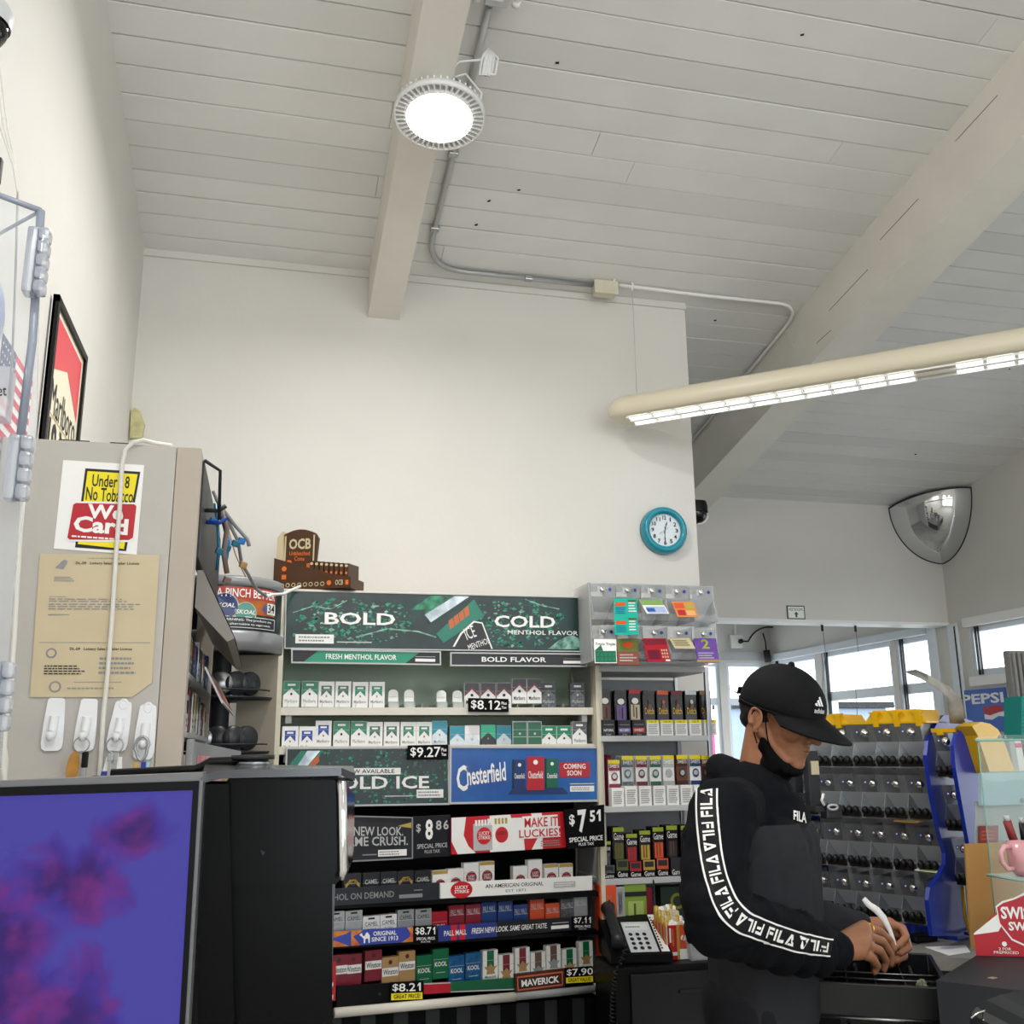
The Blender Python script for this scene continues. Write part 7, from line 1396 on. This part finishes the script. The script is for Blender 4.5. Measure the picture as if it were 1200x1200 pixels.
# cap
capm = mat('cap_black', '101114', .75, spec=.2, bump=.15, bscale=350)
hz0 = .022
def dome(a, ph, k=1.0):
    r_ = math.cos(ph); return (-.004+.110*k*r_*math.cos(a)-.004*math.sin(ph), .090*k*r_*math.sin(a), hz0+.098*k*math.sin(ph)+(.0 if math.cos(a) > 0 else .0)+.004*math.cos(a)*r_)
m = MB(); n = 40; k2 = 12; vs = []; fs = []
for i in range(k2+1):
    ph = (PI/2)*i/k2 - (.22 if i == 0 else 0)*0
    for j in range(n):
        a = 2*PI*j/n; seam = 1-.006*(abs(math.sin(3*a)) < .1); p = dome(a, ph, seam); vs.append(hp(*p))
low = []
for j in range(n):
    a = 2*PI*j/n; p = dome(a, 0, .995); low.append(hp(p[0], p[1], p[2]-.016-.010*(math.cos(a) < -.3)*abs(math.cos(a))))
vs = low + vs
for i in range(k2+1):
    for j in range(n): fs.append((i*n+j, i*n+(j+1) % n, (i+1)*n+(j+1) % n, (i+1)*n+j))
m.add(vs, fs, capm, True); m.ball(hp(-.008, 0, hz0+.098), .007, capm, 10)
m.tube([hp(*[c for c in dome(2*PI*j/36, .015, 1.004)][:2], dome(2*PI*j/36, 0)[2]-.012) for j in range(36)], .0022, capm, 6, closed=True)
crown = m.build('cap_crown', root); so = crown.modifiers.new('thick', 'SOLIDIFY'); so.thickness = .0025; so.offset = -1
m = MB(); vs = []; na, nt_ = 24, 8; fs = []
for side in (0, 1):
    for i in range(na+1):
        a = rad(-72+144*i/na)
        for j in range(nt_+1):
            t = j/nt_; p = dome(a, 0, 1.0); y = p[1]*(1+.03*t); L_ = .088*max(0, math.cos(a*1.12))**.55
            x = p[0]-.003+t*L_; z = p[2]-.012-t*.030*max(0, math.cos(a))-(y*y)*2.4*(.5+.6*t)+.010 - side*.0035
            vs.append(hp(x, y, z))
S = (na+1)*(nt_+1)
for i in range(na):
    for j in range(nt_):
        q = i*(nt_+1)+j; fs += [(q, q+1, q+nt_+2, q+nt_+1), (S+q, S+q+nt_+1, S+q+nt_+2, S+q+1)]
for i in range(na): q = i*(nt_+1)+nt_; fs.append((q, q+nt_+1, S+q+nt_+1, S+q))
m.add(vs, fs, capm, True); m.build('cap_brim', root)
m = MB(); m.box(hp(-.117, 0, hz0-.004), (.008, .06, .018), capm, HR, .003); m.build('cap_strap', root)
# cap emblem (three slanted bars over the lettering), projected on the crown
def cap_pt(a, z, off=.0016):
    ph = math.asin(min(.99, max(0, (z-hz0)/.098))); p = dome(a, ph, 1+off/.1); return hp(*p)
m = MB(); pw = mat('print_white', 'f0f0ee', .5); a0 = rad(-7)
def em_(u, v): return cap_pt(a0+u/.098, hz0+.020+v)
for i, (h0_, h1_) in enumerate(((.006, .012), (.006, .019), (.006, .026))):
    x = -.015+.0105*i
    m.poly([em_(x, h0_+.002), em_(x+.0075, h0_+.002), em_(x+.0075-.006*(h1_/.02), h1_+.003), em_(x-.006*(h1_/.02), h1_)], pw)
uv, fs_, ar = glyphs('adidas', .01, 0); m.add([em_(-.019+.038*u_, -.008+.011*v_) for u_, v_ in uv], fs_, pw); em = m.build('cap_emblem', root)
# mask under the chin with ear straps
mk = mat('mask_black', '08080a', .8, spec=.15, bump=.1, bscale=300)
b = MB(); cap_(b, hp(.012, -.056, -.080), hp(.062, -.032, -.112), .016, .018); cap_(b, hp(.012, .056, -.080), hp(.062, .032, -.112), .016, .018); b.ball(hp(.060, 0, -.116), [.034, .038, .019], 'white', 16, HR); cap_(b, hp(.03, -.035, -.108), hp(.03, .035, -.108), .026, .026); cap_(b, hp(.03, 0, -.115), hp(.02, 0, -.15), .036, .040); cap_(b, hp(.012, -.064, -.064), hp(.04, -.046, -.105), .011, .020); cap_(b, hp(.03, -.035, -.115), hp(.0, -.03, -.165), .034, .036); cap_(b, hp(.035, .0, -.12), hp(.015, .0, -.17), .036, .038); b.ball(hp(.076, 0, -.114), [.017, .028, .011], 'white', 12, HR)
remesh(b, 'face_mask', .004, 4, mk, root)
for s_ in (-1, 1):
    m = MB(); m.tube([hp(.008, s_*.0805, .02), hp(.014, s_*.079, -.02), hp(.026, s_*.070, -.058), hp(.036, s_*.064, -.074)], .0016, mk, 6); m.tube([hp(-.012, s_*.084, -.028), hp(-.010, s_*.082, -.05), hp(.004, s_*.076, -.075)], .0018, mk, 6); m.build('ear_strap', root)
# hoodie
hoodc = mat('hoodie_black', '0d0f14', .85, spec=.15, bump=.35, bscale=22); hoodg = mat('hoodie_charcoal', '2d2e32', .85, spec=.15, bump=.35, bscale=22)
b = MB(); shc = (rs+ls)/2 + Vector((0, .04, 0))
for t, ra, rb in ((-.075, .108, .108), (0, .120, .116), (.075, .108, .108)): cap_(b, ch+lf*t+fw*.012, pe+lf*t+fw*.01-Vector((0, 0, .02)), ra, rb); cap_(b, ch+lf*t*.9+fw*.05, pe+lf*t*.9+fw*.055, .095, .095); cap_(b, ch+lf*t*.8+Vector((.09, .03, .0)), pe+lf*t*.8+Vector((.085, .03, .1)), .10, .10)
cap_(b, rs+fw*.015, ls+fw*.015, .070, .070); cap_(b, shc+fw*.055+Vector((0, 0, .0)), ch, .105, .115); cap_(b, neck-Vector((0, 0, .05)), shc+fw*.05-Vector((0, 0, .03)), .08, .105)
rm = rs.lerp(re, .5)
chain(b, [rs+Vector((0, 0, -.005)), rm-fw*.012, re-fw*.008, re.lerp(rw, .45), rw-fw*.012], [.076, .072, .070, .062, .044]); chain(b, [ls, le, lw_-fw*.02], [.076, .070, .044])
for t, r_ in ((.12, .066), (.30, .068), (.50, .064), (.68, .058), (.84, .050)): b.ball(re.lerp(rw, t)+Vector((0, 0, -.004-.008*(t > .4))), [r_*.55, r_, r_*1.12], 'white', 16, Matrix.Rotation(math.atan2(rw.y-re.y, rw.x-re.x), 3, 'Z'))
for t, r_ in ((.25, .079), (.5, .0775), (.75, .0765)): b.ball(rs.lerp(re, t)-fw*.01, [r_, r_, r_*.5], 'white', 16)
cap_(b, rw-fw*.024, rw+(rw-re).normalized()*.006, .043, .041); cap_(b, lw_-fw*.03, lw_+(lw_-le).normalized()*.0, .042, .040)
# hood bunched round the neck
ring_ = [neck + fw*(.085*math.cos(t)-.012) + lf*(.088*math.sin(t)) + Vector((0, 0, -.020-.042*math.cos(t))) for t in [2*PI*i/20 for i in range(20)]]
for i in range(20): cap_(b, ring_[i], ring_[(i+1) % 20], .026+.012*(math.cos(2*PI*i/20) < 0), .026+.012*(math.cos(2*PI*(i+1)/20) < 0))
ring2 = [neck + fw*(.105*math.cos(t)-.02) + lf*(.105*math.sin(t)) + Vector((0, 0, -.055-.035*math.cos(t))) for t in [2*PI*i/20 for i in range(20)]]
for i in range(20): cap_(b, ring2[i], ring2[(i+1) % 20], .028, .028)
yoke = at(930, 962, PY0).z
def hsplit(c):
    d = c-ch; y = d.dot(lf); x = d.dot(fw)
    seg = re.lerp(rs, max(0, min(1, (c-re).dot(rs-re)/(rs-re).length_squared))); fseg = re.lerp(rw, max(0, min(1, (c-re).dot(rw-re)/(rw-re).length_squared)))
    if (c-seg).length < .084 or (c-fseg).length < .078 or (c-le).length < .09: return None
    if c.z < yoke+.01*y*10*.0 and x > -.13: return hoodg
    return None
def folds(p):
    d = min((p-re).length, .3); k = .35+1.0*max(0, 1-d/.16)
    q = Vector((p.x*9, p.y*9, p.z*22 if p.z > rw.z+.05 else p.z*12))
    return k*(.010*mnoise.noise(q) + .0035*mnoise.noise(q*2.3))
hood, hv, hfc = remesh(b, 'hoodie', .005, 5, hoodc, root, hsplit, folds)
bvh = BVHTree.FromPolygons(hv, hfc)
# seam of the yoke, pocket edge
# white sleeve tape with lettering, laid on the sleeve's camera side
def onto(px, py, off=.0025):
    o_ = CAM; d = ray(px, py).normalized(); h_ = bvh.ray_cast(o_, d)
    if h_[0] is None: return None
    return h_[0] + h_[1]*off
PATH = [(829, 925), (829, 950), (831, 980), (835, 1010), (841, 1035), (852, 1062), (868, 1079), (888, 1088), (910, 1096), (935, 1104), (955, 1108), (974, 1111)]
WID = [12.5, 13, 13, 13, 13, 14, 14, 13, 12.5, 12, 11, 10]
# arclength table in the tape's own coordinates
acc = [0]
for (x0, y0), (x1, y1) in zip(PATH, PATH[1:]): acc.append(acc[-1]+math.hypot(x1-x0, y1-y0))
TOT = acc[-1]
def tape(s_, v, off):
    s_ = max(0, min(TOT-.01, s_)); i = max(k for k in range(len(acc)) if acc[k] <= s_); i = min(i, len(PATH)-2); t = (s_-acc[i])/(acc[i+1]-acc[i])
    def cr(i_): return PATH[max(0, min(len(PATH)-1, i_))]
    p0, p1, p2, p3 = cr(i-1), cr(i), cr(i+1), cr(i+2)
    q = [.5*((2*p1[k])+(-p0[k]+p2[k])*t+(2*p0[k]-5*p1[k]+4*p2[k]-p3[k])*t*t+(-p0[k]+3*p1[k]-3*p2[k]+p3[k])*t**3) for k in (0, 1)]
    dq = [.5*((-p0[k]+p2[k])+2*(2*p0[k]-5*p1[k]+4*p2[k]-p3[k])*t+3*(-p0[k]+3*p1[k]-3*p2[k]+p3[k])*t*t) for k in (0, 1)]
    L_ = math.hypot(*dq) or 1; nx, ny = dq[1]/L_, -dq[0]/L_; w_ = WID[i]*(1-t)+WID[i+1]*t
    return onto(q[0]+nx*w_*v, q[1]+ny*w_*v, off)
def strip(mb, s0, s1, v0, v1, off, mt, n_=90, k_=3):
    g = [[tape(s0+(s1-s0)*i/n_, v0+(v1-v0)*j/k_, off) for j in range(k_+1)] for i in range(n_+1)]
    for i in range(n_):
        for j in range(k_):
            q = [g[i][j], g[i+1][j], g[i+1][j+1], g[i][j+1]]
            if all(p is not None for p in q): mb.add(q, [(0, 1, 2, 3)], mt)
m = MB(); strip(m, 0, TOT, -.9, .9, .0022, mat('tape_black', '16171a', .6, spec=.2), 90, 6); strip(m, 0, TOT, -1.0, -.84, .0034, pw, 90, 1); strip(m, 0, TOT, .84, 1.0, .0034, pw, 90, 1)
pos = 1; flip = 0; LW = 33
FIL = {'F': [[(0, 0), (.22, 0), (.22, 1), (0, 1)], [(.22, .78), (.9, .78), (.9, 1), (.22, 1)], [(.3, .38), (.85, .38), (.85, .6), (.3, .6)]], 'I': [[(0, 0), (.8, 0), (.8, 1), (0, 1)]], 'L': [[(0, 0), (.25, 0), (.25, 1), (0, 1)], [(.25, 0), (.9, 0), (.9, .22), (.25, .22)]], 'A': [[(0, 0), (.42, 1), (.66, 1), (.24, 0)], [(.3, .0), (.98, 0), (.9, .2), (.38, .2)], [(.46, .82), (.66, 1), (1.0, .0), (.78, 0)]]}
WL = {'F': .25, 'I': .09, 'L': .24, 'A': .32}
def word(s0, rev, off=.0042):
    x = 0
    for c in 'FILA':
        for pl in FIL[c]:
            n_ = 3; P4 = []
            for (u_, v_) in pl:
                a_ = (x+u_*WL[c])/1.0; v2 = -.52+1.04*v_
                P4.append((s0+LW*(1-a_) if rev else s0+LW*a_, -v2 if rev else v2))
            q = [tape(s_, v_, off) for s_, v_ in P4]
            if all(p is not None for p in q): m.add(q, [(0, 1, 2, 3)], pw)
        x += WL[c]+.035
for i in range(9):
    if pos+LW > TOT: break
    word(pos, i % 3 != 1 if pos < 150 else i % 2 == 0); pos += LW+6
m.build('sleeve_tape', root)
m = MB()   # chest lettering
uv, fs_, ar = glyphs('FILA', .03, 0)
vv = []
ok = True
for u_, v_ in uv:
    p = onto(929+15*u_, 950+3*u_+11*(1-v_), .003)
    if p is None: ok = False; p = ch
    vv.append(p)
if ok: m.add(vv, fs_, pw); m.build('chest_lettering', root)
# trousers and shoes
b = MB(); tr_ = mat('trousers', '1c1d22', .8, spec=.2, bump=.2, bscale=30)
for s_ in (-1, 1): chain(b, [pe+lf*s_*.075, Vector((pe.x, pe.y, .48))+lf*s_*.10+fw*.02, Vector((pe.x, pe.y, .09))+lf*s_*.11-fw*.02], [.115, .08, .062])
remesh(b, 'trousers', .01, 3, tr_, root)
for s_ in (-1, 1):
    b = MB(); cap_(b, Vector((pe.x, pe.y, .05))+lf*s_*.11-fw*.04, Vector((pe.x, pe.y, .048))+lf*s_*.12+fw*.15, .047, .042); q = remesh(b, 'shoe', .006, 2, 'black', root)
# ring on the near hand
m = MB(); a_, b_ = rfing[0][0], rfing[0][1]; c_ = a_.lerp(b_, .35); d_ = (b_-a_).normalized(); e1 = d_.cross(Vector((0, 0, 1))).normalized(); e2 = d_.cross(e1)
m.tube([c_+(e1*math.cos(t)+e2*math.sin(t))*.0122 for t in [2*PI*i/20 for i in range(20)]], .0022, mat('ring_gold', 'd8a83a', .2, 1), 8, closed=True); m.ball(c_+Vector((-.002, -.006, .011)), .0045, 'ring_gold', 10); m.build('finger_ring', root)
# paper strip held in the fingers
pp = [(1012, 1053), (1018, 1060), (1027, 1066), (1036, 1076), (1043, 1090), (1048, 1104), (1050, 1112)]; ww = [.006, .008, .009, .008, .006, .005, .004]
m = MB(); vs = []
for (px, py), w_ in zip(pp, ww): p = at(px, py, 2.28); vs += [p+Vector((w_*.8, 0, w_*.6)), p-Vector((w_*.8, 0, w_*.6)), p-Vector((w_*.8, -.001, w_*.6)), p+Vector((w_*.8, .001, w_*.6))]
fs = []
for i in range(len(pp)-1): q = i*4; fs += [(q, q+1, q+5, q+4), (q+3, q+7, q+6, q+2), (q, q+4, q+7, q+3), (q+1, q+2, q+6, q+5)]
m.add(vs, fs, 'paper', True); m.build('paper_strip', label='curled white paper strip held in the clerk\'s fingers over the till', cat='paper strip')
for o in bpy.data.objects:
    if '_o' in o: del o['_o']
